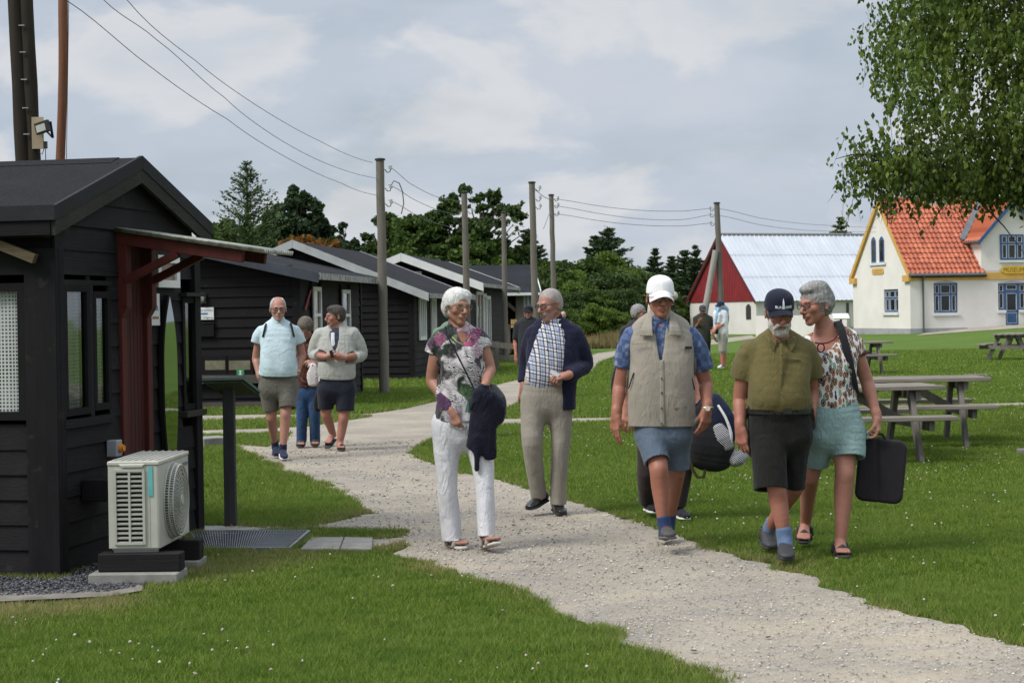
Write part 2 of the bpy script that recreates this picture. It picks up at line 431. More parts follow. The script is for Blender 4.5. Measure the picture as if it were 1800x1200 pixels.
def build_clover():
 out = []; rr = []
 for d0, d1, n, r in ((6.4, 11, 430, .0068), (11, 18, 1000, .0070), (18, 34, 2600, .0080), (34, 62, 2600, .0092)):
  P = frustum_pts(n, d0, d1); P3 = np.c_[P, np.zeros(n)]
  k = vnoise(P3, .45, 21) + .6 * vnoise(P3, 2.2, 22)
  right = npsm((P[:, 0] + .5) / 3)
  keep = nog(P, .05) & (k + .12 * right > .06 + .22 * RNG.random(n)); P = P[keep]
  out.append(np.c_[P, gz(P[:, 0], P[:, 1]) + .035 + .035 * RNG.random(len(P))]); rr.append(r * (.6 + .7 * RNG.random(len(P))))
 t = NT('clover'); t.col(t.ramp(t.noise(90, 2), [(.35, (.24, .18, .12)), (.5, (.42, .39, .33)), (.7, (.56, .54, .50))])).rough(.9)
 o = scatter_balls('clover_flowers', np.concatenate(out), np.concatenate(rr), .85, t.done())
 tag(o, 'small round white clover flowers scattered over the lawn', 'flowers', kind='stuff')
def build_litter():
 P = frustum_pts(900, 6.6, 24); P = P[pip(path_w, P)]; P = P[RNG.random(len(P)) < .28]; m = len(P); o = scatter_balls('fallen_leaves', np.c_[P, np.full(m, .017)], .007 + .012 * RNG.random(m), .22, simple('dead_leaf', (.05, .035, .018), .8, .4, 30), .6)
 tag(o, 'scraps of dead leaf and bark lying on the gravel path', 'leaves', kind='stuff')
def build_pebbles():
 Ps = []; rs = []
 for d0, d1, n, r in ((6.4, 10, 26000, .0042), (10, 15, 30000, .0055), (15, 22, 20000, .0075)):
  P = frustum_pts(n, d0, d1); P = P[~nog(P, .06)]; P = P[pip(path_w, P)]
  k = vnoise(np.c_[P, np.zeros(len(P))], 2.0, 31) + .3; P = P[RNG.random(len(P)) < .35 + k]
  Ps.append(np.c_[P, np.full(len(P), .012)]); rs.append(r * (.5 + RNG.random(len(P)) ** 2 * 1.3))
 P = np.concatenate(Ps); r = np.concatenate(rs)
 # octahedra, squashed and turned
 v = np.array([(1, 0, 0), (0, 1, 0), (-1, 0, 0), (0, -1, 0), (0, 0, 1), (0, 0, -1)], float); f = np.array([(0, 1, 4), (1, 2, 4), (2, 3, 4), (3, 0, 4), (1, 0, 5), (2, 1, 5), (3, 2, 5), (0, 3, 5)])
 m = len(P); a = RNG.random(m) * 6.28; c, s = np.cos(a), np.sin(a)
 J = v[None] * (1 + .5 * (RNG.random((m, 6, 1)) - .5)) * r[:, None, None] * np.array([1.2, .9, .6])
 X = J[..., 0] * c[:, None] - J[..., 1] * s[:, None]; Y = J[..., 0] * s[:, None] + J[..., 1] * c[:, None]
 V = np.stack([X, Y, J[..., 2]], -1) + P[:, None, :]
 me = np_mesh('pebbles', V.reshape(-1, 3), (f[None] + (np.arange(m) * 6)[:, None, None]).reshape(-1), np.full(m * 8, 3))
 at_ = me.attributes.new('tint', 'FLOAT', 'POINT'); at_.data.foreach_set('value', np.repeat(RNG.random(m), 6).astype(np.float32))
 t = NT('pebble'); q = t.n('Attribute'); q.attribute_name = 'tint'
 t.col(t.ramp(q.outputs['Fac'], [(0, (.13, .125, .12)), (.25, (.28, .26, .24)), (.6, (.44, .40, .33)), (.9, (.56, .52, .45)), (1, (.72, .70, .66))])).rough(.85)
 tag(add_mesh('pebbles', me, t.done()), 'loose grey and beige gravel stones lying on the path', 'gravel', kind='stuff')
# ================================================================ BUILDINGS
class Fr:
 """a vertical wall plane standing in the scene; turns pixels seen on it into the thing's own coordinates"""
 def __init__(s, O, ang):
  s.O = Vector((O[0], O[1], O[2])); s.a = ang; s.ux = Vector((math.cos(ang), math.sin(ang), 0)); s.uy = Vector((-math.sin(ang), math.cos(ang), 0))
 def loc(s, P):
  d = P - s.O; return Vector((d.dot(s.ux), d.dot(s.uy), d.z))
 def front(s, px, py, y=0.0):
  r = at(px, py, 1) - Vector((0, 0, CH)); c = Vector((0, 0, CH)); t = (y + s.uy.dot(s.O - c)) / s.uy.dot(r); return s.loc(c + r * t)
 def side(s, px, py, x=0.0):
  r = at(px, py, 1) - Vector((0, 0, CH)); c = Vector((0, 0, CH)); t = (x + s.ux.dot(s.O - c)) / s.ux.dot(r); return s.loc(c + r * t)
def wood_dark(name, c=(.016, .0155, .017), grey=.10, axis=0):
 t = NT(name); sc = [14, 14, 90]; sc[axis] = 2.0
 g = t.noise(1, 6, .7, vec=t.map(scale=tuple(sc))); n = t.noise(1.6, 5, .65); n2 = t.noise(9, 4, .6)
 col = t.mix(t.ramp(g, [(.35, .0), (.75, .8)]), c, tuple(x * 2.0 + .002 for x in c))
 col = t.mix(t.math('MULTIPLY', t.ramp(n, [(.48, 0), (.75, 1)]), grey * 5), col, (.058, .053, .045))
 col = t.mix(t.math('MULTIPLY', t.ramp(n2, [(.62, 0), (.8, 1)]), .3), col, (.075, .065, .05))
 t.col(col).rough(t.math('ADD', t.math('MULTIPLY', g, .25), .6)).spec(.14); t.bump(g, .45, .006)
 return t.done(name)
def wood_mat(name, c, c2, axis=0, scale=1.0, rough=.8, st=.5):
 t = NT(name); sc = [30 * scale] * 3; sc[axis] = 2.2 * scale
 g = t.noise(1, 7, .7, vec=t.map(scale=tuple(sc))); n = t.noise(2.2 * scale, 4, .6); k = t.noise(7 * scale, 3, .6)
 col = t.mix(t.ramp(g, [(.3, 0), (.7, 1)]), c, c2); col = t.mix(t.math('MULTIPLY', t.ramp(n, [(.4, 0), (.7, 1)]), .4), col, tuple(x * .55 for x in c))
 col = t.mix(t.ramp(k, [(.7, 0), (.78, .5)]), col, tuple(x * .35 for x in c))
 t.col(col).rough(rough).spec(.25); t.bump(g, st, .006)
 return t.done(name)
M_BLK = wood_dark('black_boards', (.0058, .0050, .0060), .012); M_BLKY = wood_dark('black_boards_side', (.011, .0102, .0104), .06, 1); M_BLKZ = wood_dark('black_posts', (.0058, .0053, .0064), .010, 2)
M_NEAR = wood_dark('black_boards_worn', (.0085, .0080, .0090), .04, 1); M_BARGE = wood_dark('worn_barge', (.018, .0175, .015), .11, 1)
def felt_mat(name, c, sp=.5):
 t = NT(name); n = t.noise(75, 3, .75); m = t.noise(3, 4, .6)
 t.col(t.ramp(n, [(.34, tuple(x * .35 for x in c)), (.5, c), (.7, tuple(x * 2.6 for x in c))])).rough(t.math('ADD', .7, t.math('MULTIPLY', m, .2))).spec(.12); t.bump(n, .7, .006); return t.done(name)
M_FELT = felt_mat('roof_felt', (.008, .0083, .0095))
M_FELT2 = simple('roof_felt_far', (.016, .0165, .0185), .85, .45, 1.3, .3, 30, spec=.1)
M_RED = wood_mat('red_boards', (.040, .007, .006), (.062, .011, .009), 2, .5, .7, .3)
M_WHITE = simple('white_paint', (.62, .63, .62), .55, .08, 3, .1, 40)
M_GREYW = simple('grey_white_paint', (.34, .35, .36), .6, .15, 3, .15, 40)
def glass(name, tint=(.02, .022, .025), clear=.0, rough=.06, wave=.25):
 t = NT(name)
 if clear > 0:
  tr = t.n('BsdfTransparent'); tr.inputs[0].default_value = (.72, .76, .74, 1); gl = t.n('BsdfGlossy'); gl.inputs['Roughness'].default_value = rough
  gl.inputs[0].default_value = (.9, .9, .9, 1)
  fr = t.n('Fresnel'); fr.inputs[0].default_value = 1.5; mx = t.n('MixShader'); t.put(mx.inputs[0], t.math('ADD', fr.outputs[0], .10, clamp=True))
  t.L.new(tr.outputs[0], mx.inputs[1]); t.L.new(gl.outputs[0], mx.inputs[2]); t.L.new(mx.outputs[0], t.N['Material Output'].inputs[0])
  b = t.n('Bump'); b.inputs['Strength'].default_value = wave; b.inputs['Distance'].default_value = .01; t.put(b.inputs['Height'], t.noise(2.5, 2)); t.L.new(b.outputs[0], gl.inputs['Normal'])
 else:
  t.col(tint).rough(rough).spec(.6); t.bump(t.noise(1.8, 2), wave, .01)
 return t.done(name)
M_GLASS = glass('dark_glass'); M_GLASSC = glass('clear_glass', clear=1)
def claps(mb, x0, x1, z0, z1, pitch=.15, plane='x', off=0, clip=None, holes=(), out=-1, prot=.028, tilt=.018, rnd=.0):
 """lapped boards on a wall along x (plane 'x', outward = out*y) or along y (plane 'y', outward = out*x)"""
 z = z0; r = random.Random(3)
 while z < z1 - .005:
  zt = min(z + pitch * 1.02, z1); a, b = x0, x1
  if clip:
   a, b = clip((z + zt) / 2); a = max(a, x0); b = min(b, x1)
   if b - a < .05: break
  segs = [(a, b)]
  for (h0, h1, hz0, hz1) in holes:
   if zt > hz0 and z < hz1:
    ns = []
    for s0, s1 in segs:
     if h1 <= s0 or h0 >= s1: ns.append((s0, s1))
     else:
      if h0 > s0: ns.append((s0, h0))
      if h1 < s1: ns.append((h1, s1))
    segs = ns
  for s0, s1 in segs:
   if s1 - s0 < .01: continue
   e = r.uniform(-.003, .003)
   pr = prot + e
   if plane == 'x': P = lambda x, y, zz: (x, off + out * y, zz)
   else: P = lambda x, y, zz: (off + out * y, x, zz)
   vs = [P(s0, 0, z), P(s1, 0, z), P(s1, 0, zt), P(s0, 0, zt), P(s0, pr, z), P(s1, pr, z), P(s1, pr - tilt, zt), P(s0, pr - tilt, zt)]
   mb.add(vs, [(0, 1, 2, 3), (4, 5, 6, 7), (0, 1, 5, 4), (3, 2, 6, 7), (0, 3, 7, 4), (1, 2, 6, 5)])
  z += pitch
def window_box(parent, name_f, P, ux, uz, n, w, h, fm, gm, fw=.05, mull=(), trans=(), depth=.04, gname='pane', q=.012):
 """window: frame bars round a glass pane. P = lower left corner, ux/uz/n unit vectors"""
 P = Vector(P); ux = Vector(ux); uz = Vector(uz); n = Vector(n); f = MB()
 def br(a, b, t):  # bar between two in-plane points
  f.bar(P + ux * a[0] + uz * a[1] + n * depth / 2, P + ux * b[0] + uz * b[1] + n * depth / 2, t, depth, up=n)
 br((0, fw / 2), (w, fw / 2), fw); br((0, h - fw / 2), (w, h - fw / 2), fw); br((fw / 2, fw), (fw / 2, h - fw), fw); br((w - fw / 2, fw), (w - fw / 2, h - fw), fw)
 for m in mull: br((m, fw), (m, h - fw), fw * .8)
 for tq in trans: br((fw, tq), (w - fw, tq), fw * .79)
 o = f.build(name_f, fm, parent, bevel=0)
 g = MB()
 a = P + ux * fw * .6 + uz * fw * .6 + n * q; g.quad(a, a + ux * (w - fw * 1.2), a + ux * (w - fw * 1.2) + uz * (h - fw * 1.2), a + uz * (h - fw * 1.2)); g.build(gname, gm, o, fix=False)
 return o
# ---------------- the small black hut on the left
def lace_mat():
 t = NT('lace'); x = t.sep(); u = t.math('FRACT', t.math('MULTIPLY', t.math('ADD', x[0], t.math('MULTIPLY', x[1], 1.0)), 46)); v = t.math('FRACT', t.math('MULTIPLY', x[2], 46))
 hu = t.math('GREATER_THAN', u, .42); hv = t.math('GREATER_THAN', v, .42); hole = t.math('MULTIPLY', hu, hv)
 dens = t.noise(3.5, 4, .6); big = t.ramp(dens, [(.4, .75), (.62, 1)])
 hole = t.math('MULTIPLY', hole, big)
 t.col((.40, .42, .41)).rough(.9)
 tr = t.n('BsdfTransparent'); mx = t.n('MixShader'); t.put(mx.inputs[0], hole); t.L.new(t.p.outputs[0], mx.inputs[1]); t.L.new(tr.outputs[0], mx.inputs[2]); t.L.new(mx.outputs[0], t.N['Material Output'].inputs[0])
 return t.done()
def build_hut_a():
 O = gp(101, 1016); far = gp(348, 933); d = far - O; TA = d.x / d.y; ang = -math.atan(TA)
 F = Fr((O.x, O.y, 0), ang); L = d.length; W = 4.2          # local: x right(+ = outwards), y back along the gable wall, eave wall runs to -x
 root = empty('black_hut', (O.x, O.y, 0), ang, 'small worn black timber hut with felt roof beside the white heat pump', 'hut')
 ze = 1.93; zr = F.side(262, 280, .09).z; zf = F.side(111, 366, .09).z; mid = L / 2
 print('hutA', O[:], L, TA, zr, zf)
 wl = MB(); holes = []
 def win(px0, py0, px1, py1, x=0.0):
  a = F.side(px0, py0, x); b = F.side(px1, py1, x); return a.y, b.y, b.z, a.z
 w1 = win(103, 502, 152, 738); w2 = win(155, 512, 188, 722)
 y0, y1, z0, z1 = w1[0], w1[1], F.side(103, 733).z, F.side(103, 500).z
 wA = (y0, y1, z0, z1); wB = (w2[0], w2[1], F.side(157, 722).z, F.side(157, 512).z)
 w3 = win(313, 520, 344, 722); wC = (w3[0], w3[1], F.side(313, 722).z, F.side(313, 522).z)
 door = (F.side(209, 600).y, F.side(250, 600).y, .12, F.side(225, 420).z)
 slope = (zr - .06 - ze) / mid
 z_g = ze + .21; slope = (zr - .06 - z_g) / mid
 clip = lambda z: ((0, L) if z < z_g else ((z - z_g) / slope, L - (z - z_g) / slope))
 claps(wl, 0, L, .02, zr - .05, .148, 'y', 0, clip, (wA, wB, wC, door), out=1, prot=.024, tilt=.014)
 wl.build('gable_wall', M_NEAR, root)
 e = MB(); we = (-3.0, -.16, F.front(10, 738).z, F.front(10, 498).z)
 claps(e, -W, 0, .02, ze, .148, 'x', 0, None, (we,), out=-1, prot=.024, tilt=.014)
 e.build('eave_wall', M_NEAR, root)
 bk = MB(); bk.b2((-W, L - .05, 0), (0, L, ze)); bk.b2((-W, .02, 0), (-W + .05, L - .05, ze)); bk.b2((-W + .05, .03, -.02), (-.03, L - .05, .04))
 bk.prism([(-W + .01, 0.05, ze), (-W + .01, L - .05, ze), (-W + .01, mid, zr - .1)], (.04, 0, 0)); bk.build('rear_wall', M_BLK, root)
 cp = MB(); cp.b2((-.16, -.045, 0), (.042, .0, ze + .02)); cp.b2((0.0, 0, 0), (.042, .075, ze + .02)); cp.build('corner_post', M_BLKZ, root, bevel=.004); cp = MB(); cp.b2((0.0, L - .09, 0), (.043, L + .02, ze)); cp.build('corner_post', M_BLKZ, root)
 # roof: two slabs, fascia and barge boards
 rf = MB(); y_a, y_b = -.16, L + .12; th = .05; xo = .09; zt = lambda y: zr - abs(y - mid) / (mid + .16) * (zr - zf) 
 rf.prism([(xo - .012, y_a, zt(y_a)), (xo - .012, mid, zr), (xo - .012, y_b, zt(y_b)), (xo - .012, y_b, zt(y_b) - th), (xo - .012, mid, zr - th), (xo - .012, y_a, zt(y_a) - th)], (-W - .2, 0, 0))
 rf.build('roof', M_FELT, root)
 rc = MB(); rc.prism([(xo - .15, mid - .14, zt(mid - .14) + .003), (xo - .15, mid, zr + .006), (xo - .15, mid + .14, zt(mid - .14) + .003)], (-W + .1, 0, 0)); rc.build('ridge_strip', M_FELT, root)
 def barge(ya, yb, x0, x1, up, dn, m, name):
  b = MB()
  b.prism([(x0, ya, zt(ya) + up), (x0, yb, zt(yb) + up), (x0, yb, zt(yb) - dn), (x0, ya, zt(ya) - dn)], (x1 - x0, 0, 0)); b.build(name, m, root)
 M_FA = simple('felt_strip', (.016, .0165, .020), .7, .25, 6, .2, 40, spec=.2)
 barge(y_a, mid - .002, xo - .01, xo + .014, .012, .075, M_FA, 'barge_flashing'); barge(mid + .002, y_b, xo - .01, xo + .014, .012, .075, M_FA, 'barge_flashing')
 barge(y_a + .004, mid - .002, xo - .02, xo + .008, -.07, .165, M_BARGE, 'barge_board'); barge(mid + .002, y_b - .004, xo - .02, xo + .008, -.07, .165, M_BARGE, 'barge_board')
 fa = MB(); fa.b2((-W, y_a - .02, zf - .075), (xo + .014, y_a - .001, zf + .012)); fa.build('fascia_flashing', M_FA, root)
 fb = MB(); fb.b2((-W, y_a - .006, zf - .16), (xo - .022, y_a + .018, zf - .077)); fb.build('fascia_board', M_BLK, root)
 sf = MB(); sf.b2((-W, y_a + .02, zf - .17), (.0, .0, zf - .155)); sf.build('soffit', M_BLK, root)
 fz = MB(); fz.b2((-W, .005, ze - .03), (-.01, .03, zt(.02) - th)); fz.build('frieze_board', M_BLK, root)
 fz = MB(); fz.prism([(-.03, 0.03, ze - .05), (-.03, L, ze - .05), (-.03, L, zt(L) - th), (-.03, mid, zr - th - .01), (-.03, .03, zt(.03) - th)], (.022, 0, 0)); fz.build('gable_backing', M_BLK, root)
 # windows with lace curtains
 lace = lace_mat(); cm = simple('window_wood', (.009, .0085, .0095), .75, .2, 8, spec=.12)
 def curtain(parent, a, b, z0, z1, plane, off):
  n = 60; vs = []; fs = []
  for i in range(n + 1):
   t = a + (b - a) * i / n; w_ = -.010 + .006 * math.sin(i * .9) + .004 * math.sin(i * 2.3)
   for z in (z0, z1): vs.append((off + w_, t, z) if plane == 'y' else (t, -off - w_, z))
  for i in range(n): fs.append((2 * i, 2 * i + 2, 2 * i + 3, 2 * i + 1))
  me = bpy.data.meshes.new('curtain'); me.from_pydata(vs, [], fs); return add_mesh('curtain', me, lace, parent, True)
 for (a, b, c, d_), cur in ((wA, (0, .62)), (wB, (.0, .5)), (wC, None)):
  f = window_box(root, 'window', (-.035, a, c), (0, 1, 0), (0, 0, 1), (1, 0, 0), b - a, d_ - c, cm, M_GLASSC, .042, depth=.07, q=.05)
  if cur: curtain(f, a + .03 + cur[0] * (b - a), a + (b - a) * cur[1] + .03, c + .02, d_ - .05, 'y', .012)
 sl = MB(); sl.b2((0, wC[0] - .05, wC[2] - .045), (.075, wC[1] + .03, wC[2] - .005)); sl.b2((0.0, wC[0] - .04, wC[3] + .004), (.08, wC[1] + .03, wC[3] + .03)); sl.build('window_sill', M_BARGE, root)
 tr = MB(); tr.b2((.0, wA[0] - .035, wA[3]), (.034, wB[1] + .03, wA[3] + .03)); tr.b2((0, wA[0] - .03, wA[2] - .07), (.045, wB[1] + .03, wA[2] - .02)); tr.b2((0, wA[1] + .002, wA[2] - .02), (.033, wB[0] - .002, wA[3])); tr.build('window_trim', M_NEAR, root)
 f = window_box(root, 'window', (we[0], .035, we[2]), (1, 0, 0), (0, 0, 1), (0, -1, 0), we[1] - we[0], we[3] - we[2], cm, M_GLASSC, .05, mull=(1.0, 2.0), depth=.07)
 curtain(f, we[0], we[1] - .02, we[2] - .0, we[3] - .0, 'x', -.012)
 # a rafter end with a lamp hook under the eave
 bm_ = MB(); p0 = F.front(58, 455, -.13); bm_.bar((p0.x, -.10, p0.z), (p0.x - .35, -.10, p0.z + .14), .05, .055); bm_.build('bracket', wood_mat('old_bracket', (.06, .045, .025), (.11, .085, .05), 0), root)
 # entrance: red frame, red door, canopy
 M_R2 = wood_mat('red_frame', (.055, .009, .007), (.09, .016, .012), 2, .5, .65, .25)
 ya, yb = door[0], door[1]; pz = F.side(215, 412, .10).z
 pm = MB()
 for yy in (ya + .005, yb + .04):
  pm.m = 0
  zc = F.side(215, 540, .1).z
  pm.b2((.0, yy - .045, zc), (.078, yy + .035, pz)); pm.prism([(.0, yy - .045, zc), (.078, yy - .045, zc), (.042, yy - .045, zc - .06), (0, yy - .045, zc - .06)], (0, .08, 0))
  pm.b2((.0, yy - .044, .05), (.041, yy + .034, zc - .06))
 pm.build('door_frame', M_R2, root, bevel=.003)
 dm = MB(); n = 6
 for i in range(n):
  a = ya + .045 + (yb - ya - .04) * i / n; b = ya + .045 + (yb - ya - .04) * (i + 1) / n - .006
  dm.b2((-.03, a, .08), (.012, b, pz - .02))
 dm.b2((-.05, ya, .06), (-.032, yb + .04, pz)); dm.build('door', M_RED, root)
 cz0 = F.side(205, 404, .10).z + .01; tip = F.front(452, 441, ya - .05); ln = tip.x; cz1 = tip.z
 cv = MB()
 for yy in (ya - .02, yb + .03):
  cv.bar((.0, yy, cz0 - .045), (ln - .10, yy, cz1 - .045 + .10 / ln * (cz0 - cz1)), .045, .085)
  k = F.front(300, 440, yy).x; s_ = F.side(228, 485, .07).z
  cv.bar((.06, yy - .0, s_ - .03), (.06 + .36, yy, cz0 - .10 - .36 * (cz0 - cz1) / ln), .05, .05, up=(0, 1, 0))
 cv.build('canopy_beam', M_R2, root, bevel=.003)
 t = NT('corrugated'); n1 = t.noise(3, 5, .65); n2 = t.noise(22, 4, .7)
 t.col(t.mix(t.ramp(n2, [(.4, 0), (.62, .85)]), t.ramp(n1, [(.3, (.42, .42, .38)), (.7, (.30, .30, .27))]), (.15, .15, .12))).rough(.7)
 n_ = 14; vs = []; fs = []; Y0, Y1 = ya - .09, yb + .12; X1 = ln + .06; m_ = n_ * 6
 for i in range(m_ + 1):
  yy = Y0 + (Y1 - Y0) * i / m_; h = .010 * math.cos(i / 6 * 2 * math.pi)
  for x, z in ((.0, cz0), (X1, cz1 - .01)):
   vs += [(x, yy, z + h + .012), (x, yy, z + h + .002)]
 for i in range(m_):
  a = i * 4; fs += [(a, a + 2, a + 6, a + 4), (a + 1, a + 5, a + 7, a + 3), (a + 2, a + 3, a + 7, a + 6), (a, a + 4, a + 5, a + 1)]
 fs += [(0, 1, 3, 2), (m_ * 4, m_ * 4 + 2, m_ * 4 + 3, m_ * 4 + 1)]
 me = bpy.data.meshes.new('canopy_roof'); me.from_pydata(vs, [], fs); add_mesh('canopy_roof', me, t.done(), root, True)
 # picture frame, poster, mirror on the wall
 def on(px, py, x=.03): return F.side(px, py, x)
 a, b = on(272, 505), on(309, 450)
 pf = empty('framed_picture', F.O + F.ux * .03 + F.uy * a.y + Vector((0, 0, a.z)), ang, 'white framed faded picture hung high beside the red door canopy', 'picture')
 g = MB(); w_, h_ = b.y - a.y, b.z - a.z; h_ = on(272, 448).z - a.z
 g.m = 0; fw = .05
 g.b2((0, 0, 0), (.03, w_, fw)); g.b2((0, 0, h_ - fw), (.03, w_, h_)); g.b2((0, 0, fw), (.03, fw * 1.1, h_ - fw)); g.b2((0, w_ - fw * 1.2, fw), (.03, w_, h_ - fw)); g.build('frame', M_WHITE, pf)
 t = NT('faded_print'); n = t.noise(6, 4, .6); t.col(t.ramp(n, [(.35, (.10, .13, .10)), (.5, (.16, .12, .09)), (.62, (.26, .09, .06))])).rough(.3)
 g = MB(); g.b2((0, fw, fw), (.012, w_ - fw, h_ - fw)); g.build('print', t.done(), pf)
 a = on(265, 572); c = on(279, 516)
 po = empty('notice_poster', F.O + F.ux * .028 + F.uy * a.y + Vector((0, 0, a.z)), ang, 'white paper notice with blue mark pinned between red door and mirror', 'poster')
 g = MB(); g.b2((0, 0, 0), (.008, c.y - a.y, c.z - a.z)); g.build('sheet', M_WHITE, po)
 MBL = simple('print_blue', (.03, .10, .30), .6); g = MB(); w_ = c.y - a.y; h_ = c.z - a.z
 for k, (y0, y1, z0, z1) in enumerate(((.3, .8, .52, .56), (.3, .8, .47, .50), (.35, .75, .58, .62))): g.b2((.008, w_ * y0, h_ * z0), (.010, w_ * y1, h_ * z1))
 g.build('blue_mark', MBL, po); g = MB()
 for k in range(7): g.b2((.008, w_ * (.12 + .11 * k), h_ * .2), (.010, w_ * (.18 + .11 * k), h_ * .28))
 g.build('print', simple('print_brown', (.25, .12, .07), .7), po)
 # tall pointed mirror
 a = on(289, 785, .05); b = on(306, 525, .05); mw = on(308, 600, .05).y - on(285, 600, .05).y
 y0 = on(285, 600, .05).y; zt_, zb_ = on(294, 522, .05).z, on(296, 792, .05).z
 mr = empty('pointed_mirror', F.O + F.ux * .03 + F.uy * y0 + Vector((0, 0, zb_)), ang, 'tall pointed mirror in a dark frame on the hut wall, reflecting lawn', 'mirror')
 H = zt_ - zb_; pts = []
 for i in range(25):
  k = i / 24; wv = .5 * (1 - max(0, (k - .55) / .45) ** 2.2) * (1 - .35 * max(0, (.3 - k) / .3) ** 1.5)
  pts.append((k, max(wv, .01)))
 def outline(g_): return [(0, mw * (.5 + p[1]) + g_, p[0] * H + (g_ if p[0] > .95 else (-g_ if p[0] < .05 else 0))) for p in pts] + [(0, mw * (.5 - p[1]) - g_, p[0] * H + (g_ if p[0] > .95 else (-g_ if p[0] < .05 else 0))) for p in reversed(pts)]
 g = MB(); g.prism([(x, y, z) for x, y, z in outline(.014)], (.03, 0, 0)); g.build('frame', M_BLKZ, mr)
 t = NT('mirror'); t.col((.36, .38, .37)).rough(.02).metal(1); t.bump(t.noise(1.5, 1), .12, .02)
 g = MB(); g.prism([(.031, y, z) for _, y, z in outline(0)], (.003, 0, 0)); g.build('glass', t.done(), mr)
 return root, F
HUT_A, FA_ = build_hut_a()
# ---------------- the other huts
def hut(Ocorner, ang, W, L, ze, zr, xr, lab, pitch=.17, trim=M_GREYW, barge_h=.16, over=.35, ov_side=.45, roofm=None, mark=True):
 """gable faces the camera and runs from the corner to -x, side wall runs back along +y; ridge at x = -xr"""
 root = empty('black_barrack', Ocorner, ang, lab, 'hut')
 k = (zr - ze) / xr; clip = lambda z: ((-W, 0) if z < ze else (-xr - (zr - z) / k, -(z - ze) / k))
 g = MB(); claps(g, -W, 0, .0, zr - .04, pitch, 'x', 0, clip, (), -1, .035, .025); g.build('gable_wall', M_BLK, root)
 s = MB(); claps(s, 0, L, .0, ze, pitch, 'y', 0, None, (), 1, .03, .02); s.build('side_wall', M_BLKY, root)
 c = MB(); c.b2((-W, .02, 0), (-.02, L, ze)); c.prism([(-W + .01, L, ze), (-.02, L, ze), (-xr, L, zr - .06)], (0, -L + .06, 0)); c.build('inner_wall', M_BLK, root)
 p = MB(); p.b2((-.09, -.045, 0), (.045, -.001, ze - .02)); p.b2((.002, -.001, 0), (.045, .09, ze - .02)); p.build('corner_post', M_BLKZ, root); p = MB(); p.b2((.0, L - .09, 0), (.045, L + .02, ze)); p.build('corner_post', M_BLKZ, root)
 r = MB(); zz = lambda x: zr + .05 - abs(x + xr) * k; y0, y1 = -over, L + over * .6; x1 = ov_side; x0 = -W - ov_side; th = .07
 r.prism([(x0, y0, zz(x0)), (-xr, y0, zz(-xr)), (x1, y0, zz(x1)), (x1, y0, zz(x1) - th), (-xr, y0, zz(-xr) - th), (x0, y0, zz(x0) - th)], (0, y1 - y0, 0)); r.build('roof', roofm or M_FELT2, root)
 for yy, s_ in ((y0, -1), (y1, 1)):
  for xa, xb in ((-xr + .003, x1), (x0, -xr - .003)):
   b = MB(); b.prism([(xa, yy, zz(xa) + .02), (xb, yy, zz(xb) + .02), (xb, yy, zz(xb) - barge_h), (xa, yy, zz(xa) - barge_h)], (0, s_ * .03, 0)); b.build('barge_board', trim, root)
 e = MB(); e.b2((x1 + .001, y0, zz(x1) - .10), (x1 + .03, y1, zz(x1) + .012)); e.build('eave_board', simple('eave_lichen', (.22, .22, .21), .8, .8, 9), root)
 return root
